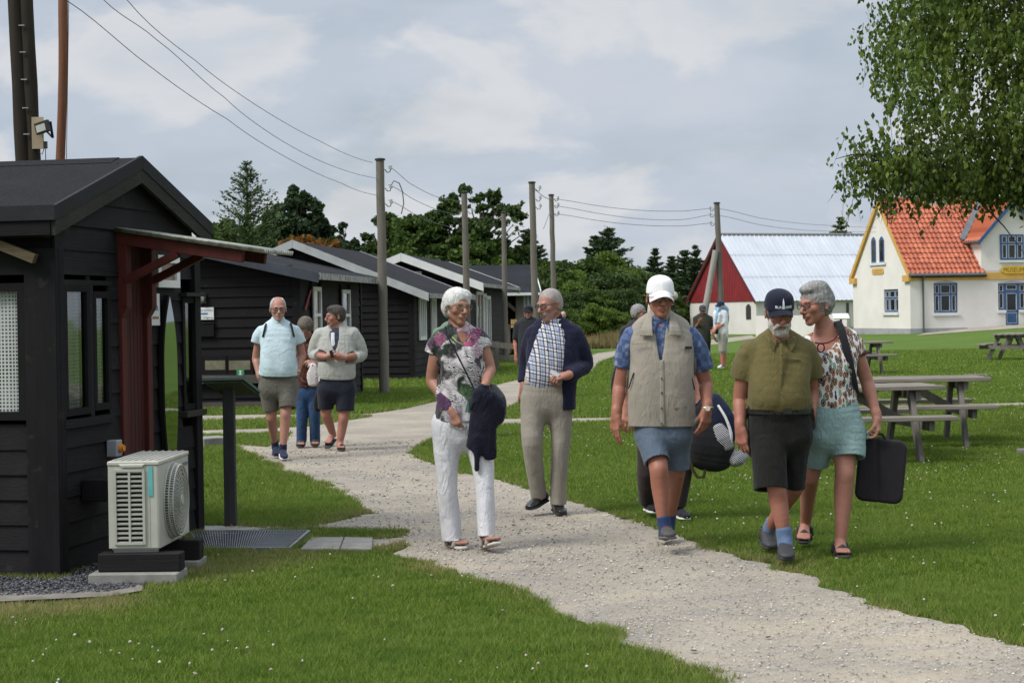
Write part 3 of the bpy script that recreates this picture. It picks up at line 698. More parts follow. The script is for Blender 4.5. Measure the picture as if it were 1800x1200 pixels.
def build_barracks():
 # nearest
 a = gp(527, 699); fl = gp(628, 693)
 A = math.atan(.115)
 F = Fr((at(527, 699, 30.5).x, 30.5, 0), -A); ze = F.front(530, 477).z
 r = hut(F.O, -A, 8.2, 5.2, ze, ze + .95, 4.1, 'black clapboard barrack with two white windows behind the walkers on the left', .17, simple('blue_black_trim', (.035, .04, .055), .4, .3, 4), .15, .30, .42)
 for px, nm in ((551, 0), (602, 1)):
  p = F.side(px - 1, 640, .04); q = F.side(px + 13, 640, .04); z0 = .75; z1 = F.side(px, 504 if not nm else 509, .04).z
  window_box(r, 'window', (.035, p.y, z0), (0, 1, 0), (0, 0, 1), (1, 0, 0), q.y - p.y, z1 - z0, M_WHITE, M_GLASS, .07, trans=((z1 - z0) * .62,), depth=.045)
  for yy in (p.y - .04, q.y + .04):
   b = MB(); b.b2((.03, yy - .035, z0 - .1), (.06, yy + .035, z1 + .1)); b.build('window_trim', M_BLKZ, r)
 # notice sign, lamp, hatch with small windows and base beams on the gable
 def pl(px, py, y=-.04): return F.front(px, py, y)
 s = pl(344, 562); e = pl(376, 540)
 sg = empty('exit_notice_sign', F.O + F.ux * s.x + F.uy * (-.045) + Vector((0, 0, s.z)), -A, 'white sign reading Ensrettet Kun Udgang on black clapboards', 'sign')
 w_, h_ = e.x - s.x, e.z - s.z; b = MB(); b.b2((0, -.015, 0), (w_, 0, h_)); b.build('board', M_WHITE, sg)
 INK = simple('grey_ink', (.16, .16, .17), .6)
 for txt, zz in (('Ensrettet', .70), ('Kun Udgang', .10)): text_obj(sg, txt, (w_ / 2, -.0165, h_ * zz), h_ * .24, INK, w_ * .88)
 b = MB(); b.b2((w_ * .32, -.018, h_ * .42), (w_ * .68, -.016, h_ * .56)); b.build('blue_arrow', simple('sign_blue', (.05, .12, .35), .6), sg)
 p = pl(356, 524, -.05); lm = empty('bulkhead_lamp', F.O + F.ux * p.x + F.uy * -.05 + Vector((0, 0, p.z)), -A, 'oval caged bulkhead lamp above the white notice sign', 'lamp')
 vi, fi = ico(3)
 me = np_mesh('lamp_glass', vi * np.array([.042, .06, .075]) + np.array([0, -.03, 0]), fi.ravel(), np.full(len(fi), 3)); add_mesh('lamp_glass', me, simple('lamp_glass', (.45, .45, .38), .2), lm, True)
 b = MB(); b.tube([(.055 * math.cos(t), -.03, .09 * math.sin(t)) for t in np.linspace(0, 6.283, 20)], .008, 6); b.tube([(0, -.03 - .062 * math.cos(t), .085 * math.sin(t)) for t in np.linspace(-1.57, 1.57, 10)], .006, 6); b.b2((-.06, -.02, -.09), (.06, .004, .09)); b.build('lamp_cage', simple('lamp_metal', (.10, .10, .09), .5, metal=.5), lm)
 p = pl(345, 592); q = pl(377, 566); lb = MB(); lb.b2((p.x, -.075, p.z), (q.x, -.038, q.z)); lb.b2((p.x - .01, -.085, q.z - .03), (q.x + .01, -.04, q.z)); lb.build('letter_box', M_BLKZ, r, bevel=.006)
 for x0, x1 in ((362, 397), (404, 441)):
  p = pl(x0, 652); q = pl(x1, 633); hb = MB(); hb.b2((p.x - .05, -.08, p.z - .12), (q.x + .05, -.04, q.z + .08)); o = hb.build('hatch', M_BLKZ, r)
  g = MB(); g.b2((p.x, -.086, p.z + .02), (q.x, -.081, q.z)); g.build('hatch_glass', simple('dusty_pane', (.13, .12, .08), .25, .3, 5), o)
 p = pl(416, 660, -.09); q = pl(429, 649, -.09); g = MB(); g.b2((p.x, -.09, p.z), (q.x, -.082, q.z)); sgn = g.build('first_aid_sign', simple('sign_green', (.02, .22, .08), .5), None); sgn.location = F.O; sgn.rotation_euler = (0, 0, -A)
 tag(sgn, 'small square green sign with white mark low on black barrack wall', 'sign')
 g = MB(); cx, cz = (p.x + q.x) / 2, (p.z + q.z) / 2; g.b2((cx - .012, -.093, cz - .03), (cx + .012, -.0905, cz + .01)); g.b2((cx - .02, -.093, cz + .015), (cx + .02, -.0905, cz + .032)); g.b2((cx - .03, -.093, cz - .04), (cx + .03, -.0905, cz - .032)); g.build('white_mark', M_WHITE, sgn)
 g = MB()
 for py0, py1 in ((675, 658), (722, 706)):
  p = pl(300, py0, -.10); q = pl(470, py1, -.10); g.b2((p.x, -.12, p.z), (q.x, -.04, q.z - .0))
 g.build('base_plank', wood_mat('grey_plank', (.055, .045, .040), (.10, .085, .075)), r)
 g = MB(); g.bar(F.side(536, 545, .05) , F.side(546, 510, .05), .06, .02, up=(1, 0, 0)); g.build('red_ornament', simple('red_ornament', (.22, .02, .03), .6), r)
 # second
 A2 = math.atan(.115); F = Fr((at(727, 667, 42).x, 42, 0), -A2)
 Yc = gp(727, 667).y; F = Fr((at(727, 667, Yc).x, Yc, 0), -A2); ze = F.front(727, 507).z; pk = F.front(515, 427, -.3)
 r = hut(F.O, -A2, -2 * pk.x, 7.5, ze, pk.z, -pk.x, 'black clapboard barrack with grey-white gable boards behind the first telegraph pole', .16, M_GREYW, .17, .35, .45)
 for px, w_, py in ((737, 11, 519), (758, 8, 523)):
  p = F.side(px, 598, .04); q = F.side(px + w_, 598, .04); z1 = F.side(px, py, .04).z
  window_box(r, 'window', (.035, p.y, p.z), (0, 1, 0), (0, 0, 1), (1, 0, 0), q.y - p.y, z1 - p.z, M_WHITE, M_GLASS, .09, mull=((q.y - p.y) * .36, (q.y - p.y) * .66), depth=.045)
 # third
 F = Fr((at(826, 640, 54).x, 54, 0), -A2); ze = F.front(830, 491).z; pk = F.front(706, 449, -.3)
 r = hut(F.O, -A2, -2 * pk.x, 9, ze, pk.z, -pk.x, 'black barrack with broad bright white gable boards behind the white-haired woman', .16, M_WHITE, .22, .4, .5)
 for px, w_, py, pb in ((838, 12, 512, 610), (850, 5, 516, 600), (856, 7, 520, 650)):
  p = F.side(px, pb, .04); q = F.side(px + w_, pb, .04); z1 = F.side(px, py, .04).z
  window_box(r, 'window', (.035, p.y, max(p.z, .1)), (0, 1, 0), (0, 0, 1), (1, 0, 0), q.y - p.y, z1 - max(p.z, .1), M_WHITE, M_GLASS, .10, mull=((q.y - p.y) * .5,), depth=.045)
 g = MB(); p = F.front(713, 487, -.05); q = F.front(741, 477, -.05); g.b2((p.x, -.075, p.z), (q.x, -.04, q.z)); g.build('white_board', M_WHITE, r)
 # open wooden shelter beyond
 A3 = R(4); Y = 66; P0 = at(938, 640, Y); g0 = 0; root = empty('plank_shelter', (P0.x, Y, 0), A3, 'grey-brown plank shelter with dark slate roof and open porch', 'shed')
 F = Fr((P0.x, Y, 0), A3); zr = F.front(938, 465, 2.6).z; ze = F.front(935, 513, -.3).z; W = 8.5; D = 5.2
 r = MB(); r.prism([(0.25, -.4, ze), (.25, D / 2, zr), (.25, D + .4, ze), (.25, D + .4, ze - .1), (.25, D / 2, zr - .1), (.25, -.4, ze - .1)], (-W - .5, 0, 0)); r.build('roof', simple('slate', (.015, .0165, .021), .8, .35, 1, spec=.12), root)
 b = MB(); b.b2((-W, -.44, ze - .12), (.25, -.405, ze - .02)); b.build('eave_board', M_WHITE, root); b = MB(); b.prism([(.26, -.4, ze + .03), (.26, D / 2, zr + .04), (.26, D / 2, zr - .1), (.26, -.4, ze - .1)], (.03, 0, 0)); b.build('barge_board', M_WHITE, root)
 mw = wood_mat('brown_planks', (.040, .024, .016), (.07, .045, .03), 2, .5); mg = wood_mat('grey_planks', (.10, .085, .075), (.16, .14, .125), 2, .5)
 b = MB(); x = -W
 while x < 0: b.b2((x, 1.5, 0), (x + .16, 1.53, ze)); x += .17
 b.build('back_wall', mw, root); b = MB(); b.prism([(0, 0, 0), (0, D, 0), (0, D, ze), (0, D / 2, zr - .12), (0, 0, ze)], (-.1, 0, 0)); b.build('end_wall', mw, root)
 b = MB(); x = -W
 hz = F.front(880, 570, 0).z
 while x < -.9: b.b2((x, -.02, .05), (x + .15, .01, hz)); x += .16
 b.build('front_planks', mg, root)
 for px in (914,):
  p = F.front(px, 560); b = MB(); b.b2((p.x - .14, -.05, 0), (p.x + .14, .14, ze)); b.build('post', mg, root)
  b = MB(); b.bar((p.x - .05, .05, ze - .75), (p.x - .75, .05, ze - .12), .12, .12); b.build('brace', mg, root)
 for px in (922, 929, 935):
  p = F.front(px, 560); b = MB(); b.b2((p.x - .04, -.03, .9), (p.x + .04, .03, ze - .1)); b.build('glazing_bar', M_GREYW, root)
 b = MB(); p = F.front(919, 560); b.b2((p.x, .0, .9), (-.1, .015, ze - .1)); b.build('glazing', simple('pale_glass', (.13, .17, .15), .15), root)
 p = F.front(903, 573, -.03); s_ = MB(); cc = F.front(898, 576, -.04); dd = F.front(908, 561, -.04); s_.b2((cc.x, -.06, cc.z), (dd.x, -.03, dd.z))
 t = NT('yellow_print'); t.col(t.ramp(t.noise(9, 3), [(.4, (.55, .25, .04)), (.55, (.65, .5, .2)), (.7, (.1, .05, .03))])); o = s_.build('yellow_poster', t.done(), None); o.location = (P0.x, Y, 0); o.rotation_euler = (0, 0, A3)
 tag(o, 'small yellow and orange poster on the plank shelter wall', 'poster')
def text_obj(parent, txt, loc, size, mat, maxw=None, rot=(R(90), 0, 0), depth=.002, name='lettering'):
 cu = bpy.data.curves.new('t', 'FONT'); cu.body = txt; cu.size = size; cu.align_x = 'CENTER'; cu.extrude = depth / 2; cu.resolution_u = 2
 o = bpy.data.objects.new('t', cu); C.objects.link(o); dg = bpy.context.evaluated_depsgraph_get(); me = bpy.data.meshes.new_from_object(o.evaluated_get(dg))
 C.objects.unlink(o); bpy.data.objects.remove(o)
 xs = [v.co.x for v in me.vertices]
 if maxw and max(xs) - min(xs) > 0:
  k = maxw / (max(xs) - min(xs))
  for v in me.vertices: v.co.x *= k
 q = add_mesh(name, me, mat, parent); q.location = loc; q.rotation_euler = rot; return q
build_barracks()
# ---------------- museum
def wall_white(name, c, d):
 t = NT(name); n = t.noise(.8, 5, .6); n2 = t.noise(6, 5, .65)
 t.col(t.mix(t.ramp(n2, [(.45, 0), (.75, .4)]), t.ramp(n, [(.3, c), (.7, d)]), tuple(x * .86 for x in d))).rough(.85).spec(.2); t.bump(n2, .25, .03); return t.done(name)
def build_museum():
 th = R(12.0); Y = 86.0; c = at(1601, 585, Y); g0 = g1(c.x, Y)
 F = Fr((c.x, Y, 0), th); root = empty('museum_house', (c.x, Y, 0), th, 'white museum house with orange pantile roof, blue windows and yellow trim', 'house')
 D = 7.2; W = 15.5; ze = F.front(1603, 479).z; pk = F.side(1545, 354, 0); zr = pk.z; D = 2 * pk.y if 5 < 2 * pk.y < 10 else D
 print('museum', D, ze, zr, g0)
 wm = wall_white('lime_wash', (.63, .605, .56), (.72, .695, .655))
 def pf(px, py, y=0): return F.front(px, py, y)
 def ps(px, py, x=0): return F.side(px, py, x)
 # openings are recessed: wall built of the shell, windows sit in dark reveals
 w = MB(); zb = -.3; xr = W
 wins_f = [(1642, 1683, 497, 548)]; 
 dl, dr = pf(1724, 430).x, pf(1835, 430).x; dze = pf(1722, 416).z; dm = (dl + dr) / 2; dk = dze + (dr - dl) / 2 + .1
 def wall_front(holes):
  xs = sorted({0, xr, *[h[0] for h in holes], *[h[1] for h in holes]})
  for a, b in zip(xs[:-1], xs[1:]):
   hs = sorted([h for h in holes if h[0] <= a and h[1] >= b], key=lambda h: h[2]); z = zb
   for h in hs:
    w.b2((a, 0, z), (b, .35, h[2])); z = h[3]
   w.b2((a, 0, z), (b, .35, ze))
 A = pf(1642, 550); B = pf(1683, 497); hw = (A.x, B.x, A.z, B.z)
 dA = pf(1755, 545); dB = pf(1804, 497); dD = pf(1768, 569); dE = pf(1791.5, 569)
 gd = g1(F.O.x + F.ux.x * dD.x, F.O.y + F.ux.y * dD.x)
 hd1 = (dA.x, dD.x, dA.z, dB.z); hd2 = (dD.x, dE.x, gd + .02, dB.z); hd3 = (dE.x, dB.x, dA.z, dB.z)
 wall_front([hw, hd1, hd2, hd3])
 # gable wall in plane x = 0 with holes
 G = [ (ps(1554, 549), ps(1578.5, 508)) ]; up = [(ps(1532.5, 462), ps(1539.5, 418)), (ps(1546.5, 462), ps(1554, 417))]
 def gable(y0, y1, z0, z1): w.b2((0, y0, z0), (.35, y1, z1))
 ga, gb = sorted((G[0][0].y, G[0][1].y)); gz0, gz1 = G[0][0].z, G[0][1].z
 gable(.35, ga, zb, ze); gable(gb, D, zb, ze); gable(ga, gb, zb, gz0); gable(ga, gb, gz1, ze)
 w.prism([(0, .0, ze), (0, D, ze), (0, D / 2, zr)], (.35, 0, 0))
 w.b2((.35, D - .35, zb), (xr, D, ze)); w.b2((xr - .3, .35, zb), (xr, D - .35, ze))
 # wall dormer
 w2 = MB(); w2.prism([(dl, -.002, ze + .02), (dr, -.002, ze + .02), (dr, -.002, dze), (dm, -.002, dk), (dl, -.002, dze)], (0, .3, 0)); w2.b2((dl, .298, ze + .02), (dl + .25, 3.4, dze)); w2.b2((dr - .25, .298, ze + .02), (dr, 3.4, dze))
 w.build('wall', wm, root); w2.build('dormer_wall', wm, root)
 pl = MB(); pl.b2((-.03, -.03, zb), (pf(1700, 575).x, -.001, ps(1560, 577).z)); pl.b2((-.03, .001, zb), (-.001, D + .03, ps(1560, 577).z)); pl.build('plinth', simple('grey_plinth', (.30, .30, .31), .85, .12, 3, .3), root)
 # pantiles
 def tiles(x0, x1, ya, za, yb, zb_, name, mat, pitch=.235, row=.34, flip=False):
  L = math.hypot(yb - ya, zb_ - za); nr = int(round(L / row)); nc = int((x1 - x0) / pitch * 8) + 1
  xs = np.linspace(x0, x1, nc); ph = (xs - x0) / pitch * 2 * np.pi; wv = .032 * np.sin(ph) + .012 * np.sin(2 * ph)
  n = np.array([-(zb_ - za), (yb - ya)]) / L; n = n if n[1] > 0 else -n
  V = []; 
  for r_ in range(nr):
   for t_, lift in ((r_ / nr, .045), ((r_ + 1.05) / nr, .0)):
    y = ya + (yb - ya) * t_; z = za + (zb_ - za) * t_
    V.append(np.stack([xs + (.01 if r_ % 2 else 0), y + n[0] * (wv + lift), z + n[1] * (wv + lift)], 1))
   # lower lip
  V = np.concatenate(V); F_ = []
  for r_ in range(nr):
   a = r_ * 2 * nc; i = np.arange(nc - 1); F_.append(np.stack([a + i, a + i + 1, a + nc + i + 1, a + nc + i], 1))
   if r_:
    p_ = (r_ * 2 - 1) * nc; F_.append(np.stack([p_ + i, p_ + i + 1, a + i + 1, a + i], 1))
  F_ = np.concatenate(F_); me = np_mesh(name, V, F_.ravel(), np.full(len(F_), 4)); me.shade_smooth(); 
  if hasattr(me, 'set_sharp_from_angle'): me.set_sharp_from_angle(angle=R(50))
  return add_mesh(name, me, mat, root)
 t = NT('pantile'); x = t.sep(); cell = t.voro(1, vec=t.com(t.math('MULTIPLY', t.math('FLOOR', t.math('MULTIPLY', x[0], 4.25)), 1.37), t.math('FLOOR', t.math('MULTIPLY', x[2], 4.1)), 0), out=1)
 bw = t.n('RGBToBW'); t.put(bw.inputs[0], cell); n = t.noise(1.2, 5, .6)
 cc = t.ramp(bw.outputs[0], [(.1, (.29, .070, .032)), (.5, (.38, .094, .042)), (.9, (.47, .140, .066))]); cc = t.mix(t.ramp(n, [(.55, 0), (.78, .35)]), cc, (.32, .10, .05)); t.col(cc).rough(.6); mt = t.done()
 xo = -.12; k = (zr - ze) / (D / 2)
 tiles(xo, dl + .15, -.18, ze - .18 * k + .12, D / 2, zr + .1, 'roof', mt); tiles(dl + .15, W + .1, .9, ze + .9 * k + .12, D / 2, zr + .1, 'roof', mt)
 tiles(xo, W + .1, D + .18, ze - .18 * k + .1, D / 2, zr + .1, 'rear_roof', mt)
 b = MB(); b.tube([(xo - .02, D / 2, zr + .1), (W + .1, D / 2, zr + .1)], .11, 10); b.build('ridge_tiles', mt, root, True)
 u = MB(); u.prism([(0, -.16, ze - .16 * k + .02), (0, D / 2, zr + .02), (0, D + .16, ze - .16 * k + .02), (0, D + .16, ze - .16 * k - .08), (0, D / 2, zr - .02), (0, -.16, ze - .16 * k - .08)], (dl + .2, 0, 0)); u.build('roof_boards', M_BLK, root)
 # dormer roof planes rising to its ridge at x = dm and running back into the main roof
 # finer waves than the grid above would alias: sample ten points per tile
 def dorm2(sx):
  xe = dm + sx * ((dr - dl) / 2 + .25); ze_ = dze - .25 + .05; nr = 8; V = []; Fs = []; m = 150
  for r_ in range(nr):
   for s, lift in ((r_ / nr, .035), ((r_ + 1.05) / nr, 0.0)):
    X = xe + (dm - xe) * s; Z = ze_ + (dk + .1 - ze_) * s; ye = max((Z - ze) / k, .3) + .1
    for j in range(m + 1):
     yy = -.28 + 3.7 * j / m; yv = min(yy, ye); V.append((X, yv, Z + lift + .028 * math.sin(yy / .235 * 2 * math.pi)))
  w_ = m + 1
  for r_ in range(nr * 2 - 1):
   for j in range(m): Fs.append((r_ * w_ + j, r_ * w_ + j + 1, (r_ + 1) * w_ + j + 1, (r_ + 1) * w_ + j))
  me = np_mesh('dormer_roof', np.array(V), np.array(Fs).ravel(), np.full(len(Fs), 4)); me.shade_smooth(); add_mesh('dormer_roof', me, mt, root)
 dorm2(-1); dorm2(1)
 mb_ = simple('blue_paint', (.035, .085, .20), .45, .12, 4); my = simple('yellow_trim', (.52, .31, .07), .7, .1, 3); ml = simple('zinc', (.14, .15, .16), .4, .2, 3, metal=.6)
 for sx in (-1, 1):
  xe = dm + sx * ((dr - dl) / 2 + .27); b = MB(); b.prism([(xe, -.31, dze - .27 + .06), (dm, -.31, dk + .11), (dm, -.31, dk - .15), (xe, -.31, dze - .27 - .16)], (0, .05, 0)); b.build('dormer_barge', mb_, root)
 b = MB(); b.tube([(dl - .27, -.3, dze - .25), (dl - .27, 1.5, dze - .25)], .06, 8); b.build('dormer_gutter', ml, root)
 b = MB(); zv = [(dl - .30, .0 + ((dze - .25) - ze) / k, dze - .22), (dm, (dk - ze) / k, dk + .05)]
 b.bar((zv[0][0] - .05, zv[0][1] - .1, zv[0][2] + .16), (zv[1][0], zv[1][1] - .1, zv[1][2] + .2), .28, .03, up=(0, -1, 1)); b.build('valley_flashing', ml, root)
 # yellow verge trim, kneelers, band
 for s_ in (0, 1):
  y0, y1 = (-.16, D / 2) if s_ == 0 else (D + .16, D / 2); b = MB(); z0 = ze - .16 * k
  b.prism([(-.13, y0, z0 + .1), (-.13, y1, zr + .12), (-.13, y1, zr - .2), (-.13, y0, z0 - .2)], (.129, 0, 0)); b.build('verge_trim', my, root)
 b = MB(); b.b2((-.15, -.14, ze - .42), (-.001, .55, ze - .12)); b.build('kneeler', my, root); b = MB(); b.b2((-.15, D - .55, ze - .42), (-.001, D + .14, ze - .12)); b.build('kneeler', my, root)
 b = MB(); b.b2((0, -.06, ze - .38), (W, -.001, ze - .04)); b.build('yellow_band', my, root)
 b = MB(); b.tube([(-.14, -.24, ze - .12), (dl + .1, -.24, ze - .12)], .075, 8); b.build('gutter', ml, root, True)
 p = pf(1621, 500); b = MB(); b.tube([(p.x, -.22, ze - .15), (p.x, -.09, ze - .4), (p.x, -.09, .1)], .05, 8); b.build('drainpipe', ml, root, True)
 # windows
 M_BF = mb_; pane = glass('museum_glass', (.012, .013, .015), 0, .08)
 def bluewin(P, ux, n, w_, h_, cols, trans, name='window'):
  """cols = fractions of the upright bars; trans = height fraction of the transom; small white bead round every light"""
  P = Vector(P); ux = Vector(ux); n = Vector(n); uz = Vector((0, 0, 1)); f = MB(); fw = .075
  q = P - n * .12
  def bx(a, b, c_, d_, o0, o1): f.prism([q + ux * a + uz * c_ + n * o0, q + ux * b + uz * c_ + n * o0, q + ux * b + uz * d_ + n * o0, q + ux * a + uz * d_ + n * o0], n * (o1 - o0))
  cs = [0] + [c_ * w_ for c_ in cols] + [w_]
  edges = [(0, fw)] + [(c_ * w_ - fw / 2, c_ * w_ + fw / 2) for c_ in cols] + [(w_ - fw, w_)]
  zs = [(0, fw), (trans * h_ - fw / 2, trans * h_ + fw / 2), (h_ - fw, h_)] if trans else [(0, fw), (h_ - fw, h_)]
  for a, b in edges: bx(a, b, 0, h_, 0, .06)
  for i in range(len(edges) - 1):
   for c_, d_ in zs: bx(edges[i][1], edges[i + 1][0], c_, d_, 0, .058)
  o = f.build(name, M_BF, root)
  g = MB(); g.quad(q + n * .01 + ux * .01 + uz * .01, q + n * .01 + ux * (w_ - .01) + uz * .01, q + n * .01 + ux * (w_ - .01) + uz * (h_ - .01), q + n * .01 + ux * .01 + uz * (h_ - .01)); g.build('pane', pane, o, fix=False)
  f = MB(); bd = .019
  for i in range(len(edges) - 1):
   a, b = edges[i][1] + .012, edges[i + 1][0] - .012
   for j in range(len(zs) - 1):
    c_, d_ = zs[j][1] + .012, zs[j + 1][0] - .012
    for (x0_, x1_, z0_, z1_) in ((a, b, c_, c_ + bd), (a, b, d_ - bd, d_), (a, a + bd, c_ + bd, d_ - bd), (b - bd, b, c_ + bd, d_ - bd)): bx(x0_, x1_, z0_, z1_, .02, .066)
  f.build('glazing_bead', simple('bead_white', (.50, .54, .60), .6), o)
  return o
 NX = (0, -1, 0)
 bluewin((hw[0], 0, hw[2]), (1, 0, 0), NX, hw[1] - hw[0], hw[3] - hw[2], (.27, .73), .62)
 s = MB(); s.b2((hw[0] - .06, -.08, hw[2] - .14), (hw[1] + .08, .0, hw[2] - .01)); s.build('sill', M_WHITE, root)
 bluewin((hd1[0], 0, hd1[2]), (1, 0, 0), NX, hd1[1] - hd1[0], hd1[3] - hd1[2], (), .66); bluewin((hd3[0], 0, hd3[2]), (1, 0, 0), NX, hd3[1] - hd3[0], hd3[3] - hd3[2], (), .66)
 bluewin((hd2[0], 0, hd2[2] + (hd2[3] - hd2[2]) * .80), (1, 0, 0), NX, hd2[1] - hd2[0], (hd2[3] - hd2[2]) * .20, (), 0, 'fanlight')
 dw, dh = hd2[1] - hd2[0], (hd2[3] - hd2[2]) * .80
 o = bluewin((hd2[0], 0, hd2[2]), (1, 0, 0), NX, dw, dh, (), .40, 'door')
 b = MB(); b.b2((hd2[0] + .03, .055, hd2[2] + .03), (hd2[1] - .03, .10, hd2[2] + dh * .40)); b.build('door_panel', mb_, o)
 b = MB(); b.b2((hd2[1] - .16, -.02, hd2[2] + dh * .45), (hd2[1] - .03, .03, hd2[2] + dh * .47)); b.build('handle', ml, o)
 s = MB(); s.b2((hd1[0] - .06, -.08, hd1[2] - .14), (hd1[1] + .0, .0, hd1[2] - .01)); s.b2((hd3[0], -.08, hd3[2] - .14), (hd3[1] + .06, .0, hd3[2] - .01)); s.build('sill', M_WHITE, root)
 for a_, b_ in ((hw[0], hw[1]), (hd1[0], hd3[1])):      # arched heads
  n = 10; top = hw[3] if a_ == hw[0] else hd1[3]; P_ = [(a_ + (b_ - a_) * i / n, -.02, top + .10 * math.sin(math.pi * i / n)) for i in range(n + 1)]
  f = MB(); f.prism(P_ + [(b_, -.02, top - .02), (a_, -.02, top - .02)], (0, .03, 0)); f.build('window_arch', simple('arch_grey', (.30, .31, .32), .8), root)
 GN = (-1, 0, 0)
 bluewin((0, gb, gz0), (0, -1, 0), GN, gb - ga, gz1 - gz0, (.30, .70), .62)
 s = MB(); s.b2((-.08, ga - .08, gz0 - .14), (.0, gb + .08, gz0 - .01)); s.build('sill', M_WHITE, root)
 for a_, b_ in up:
  y0, y1 = sorted((a_.y, b_.y)); z0 = a_.z; z1 = b_.z; f = MB(); n = 8
  arc = [(-.03, y1 + (y0 - y1) * i / n, z1 - .15 + .2 * math.sin(math.pi * i / n)) for i in range(n + 1)]
  f.prism([(-.03, y0, z0), (-.03, y1, z0)] + arc, (.028, 0, 0)); o = f.build('window', M_BF, root)
  f = MB(); f.b2((-.034, y0 + .10, z0 + .1), (-.031, y1 - .10, z1 - .12)); f.build('pane', pane, o)
 s = MB(); y0, y1 = up[1][1].y, up[0][0].y; s.b2((-.08, min(y0, y1) - .2, up[0][0].z - .14), (.0, max(y0, y1) + .2, up[0][0].z - .01)); s.build('sill', M_WHITE, root)
 # upper dormer window
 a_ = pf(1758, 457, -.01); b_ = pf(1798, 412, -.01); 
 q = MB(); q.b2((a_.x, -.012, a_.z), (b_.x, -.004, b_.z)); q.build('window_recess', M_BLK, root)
 bluewin((a_.x, -.14, a_.z), (1, 0, 0), NX, b_.x - a_.x, b_.z - a_.z, (.30, .68), .64); s = MB(); s.b2((a_.x - .05, -.10, a_.z - .12), (b_.x + .06, -.0, a_.z - .01)); s.build('sill', M_WHITE, root)
 # signs
 a_ = pf(1760, 481, -.1); b_ = pf(1804, 467, -.1); sg = empty('museum_sign', F.O + F.ux * ((a_.x + b_.x) / 2) + F.uy * -.1 + Vector((0, 0, (a_.z + b_.z) / 2)), th, 'yellow MUSEUM name board above the blue door', 'sign')
 hh = (b_.z - a_.z) / 2; ww = (b_.x - a_.x) / 2; ms = simple('sign_yellow', (.60, .38, .03), .5, .06); mk = simple('sign_dark', (.12, .07, .02), .6)
 f = MB(); P_ = [(ww * math.cos(t_) * (1 if abs(math.cos(t_)) > .6 else 1), 0, hh * math.sin(t_)) for t_ in np.linspace(0, 6.283, 24, endpoint=False)]
 P_ = [(-ww + .2, 0, -hh), (ww - .2, 0, -hh), (ww, 0, -hh * .35), (ww, 0, hh * .35), (ww - .2, 0, hh), (-ww + .2, 0, hh), (-ww, 0, hh * .35), (-ww, 0, -hh * .35)]
 f.prism(P_, (0, .04, 0)); f.build('board', ms, sg); text_obj(sg, 'MUSEUM', (0, -.003, -hh * .62), hh * 1.75, mk, ww * 1.6)
 a_ = ps(1532.5, 483, -.03); b_ = ps(1552.5, 471, -.03); y0, y1 = sorted((a_.y, b_.y)); g_ = empty('gable_name_plate', F.O + F.ux * -.03 + F.uy * ((y0 + y1) / 2) + Vector((0, 0, (a_.z + b_.z) / 2)), th, 'small yellow rounded name plate on the white gable under twin windows', 'sign')
 hh = abs(b_.z - a_.z) / 2; ww = (y1 - y0) / 2; f = MB(); f.prism([(0, ww * sx, hh * sz) for sx, sz in ((-1, -.5), (-.85, -1), (.85, -1), (1, -.5), (1, .5), (.85, 1), (-.85, 1), (-1, .5))], (.029, 0, 0)); f.build('board', my, g_)
 for k_, (a_, b_) in enumerate(((.15, .3), (-.45, -.3))): f = MB(); f.b2((-.004, -ww * .6, hh * a_), (.0, ww * .6, hh * b_)); f.build('relief_line', simple('relief', (.33, .19, .04), .7), g_)
 # chimney
 p = pf(1645, 363, D / 2); b = MB(); b.b2((p.x - .50, D / 2 - .35, zr - .35), (p.x + .50, D / 2 + .35, zr + .25)); b.b2((p.x - .58, D / 2 - .42, zr + .25), (p.x + .58, D / 2 + .42, zr + .42)); b.b2((p.x - .42, D / 2 - .28, zr + .42), (p.x + .42, D / 2 + .28, zr + 1.0)); b.b2((p.x - .47, D / 2 - .33, zr + 1.0), (p.x + .47, D / 2 + .33, zr + 1.1))
 b.build('chimney', wall_white('chimney_render', (.44, .42, .37), (.56, .53, .48)), root)
build_museum()
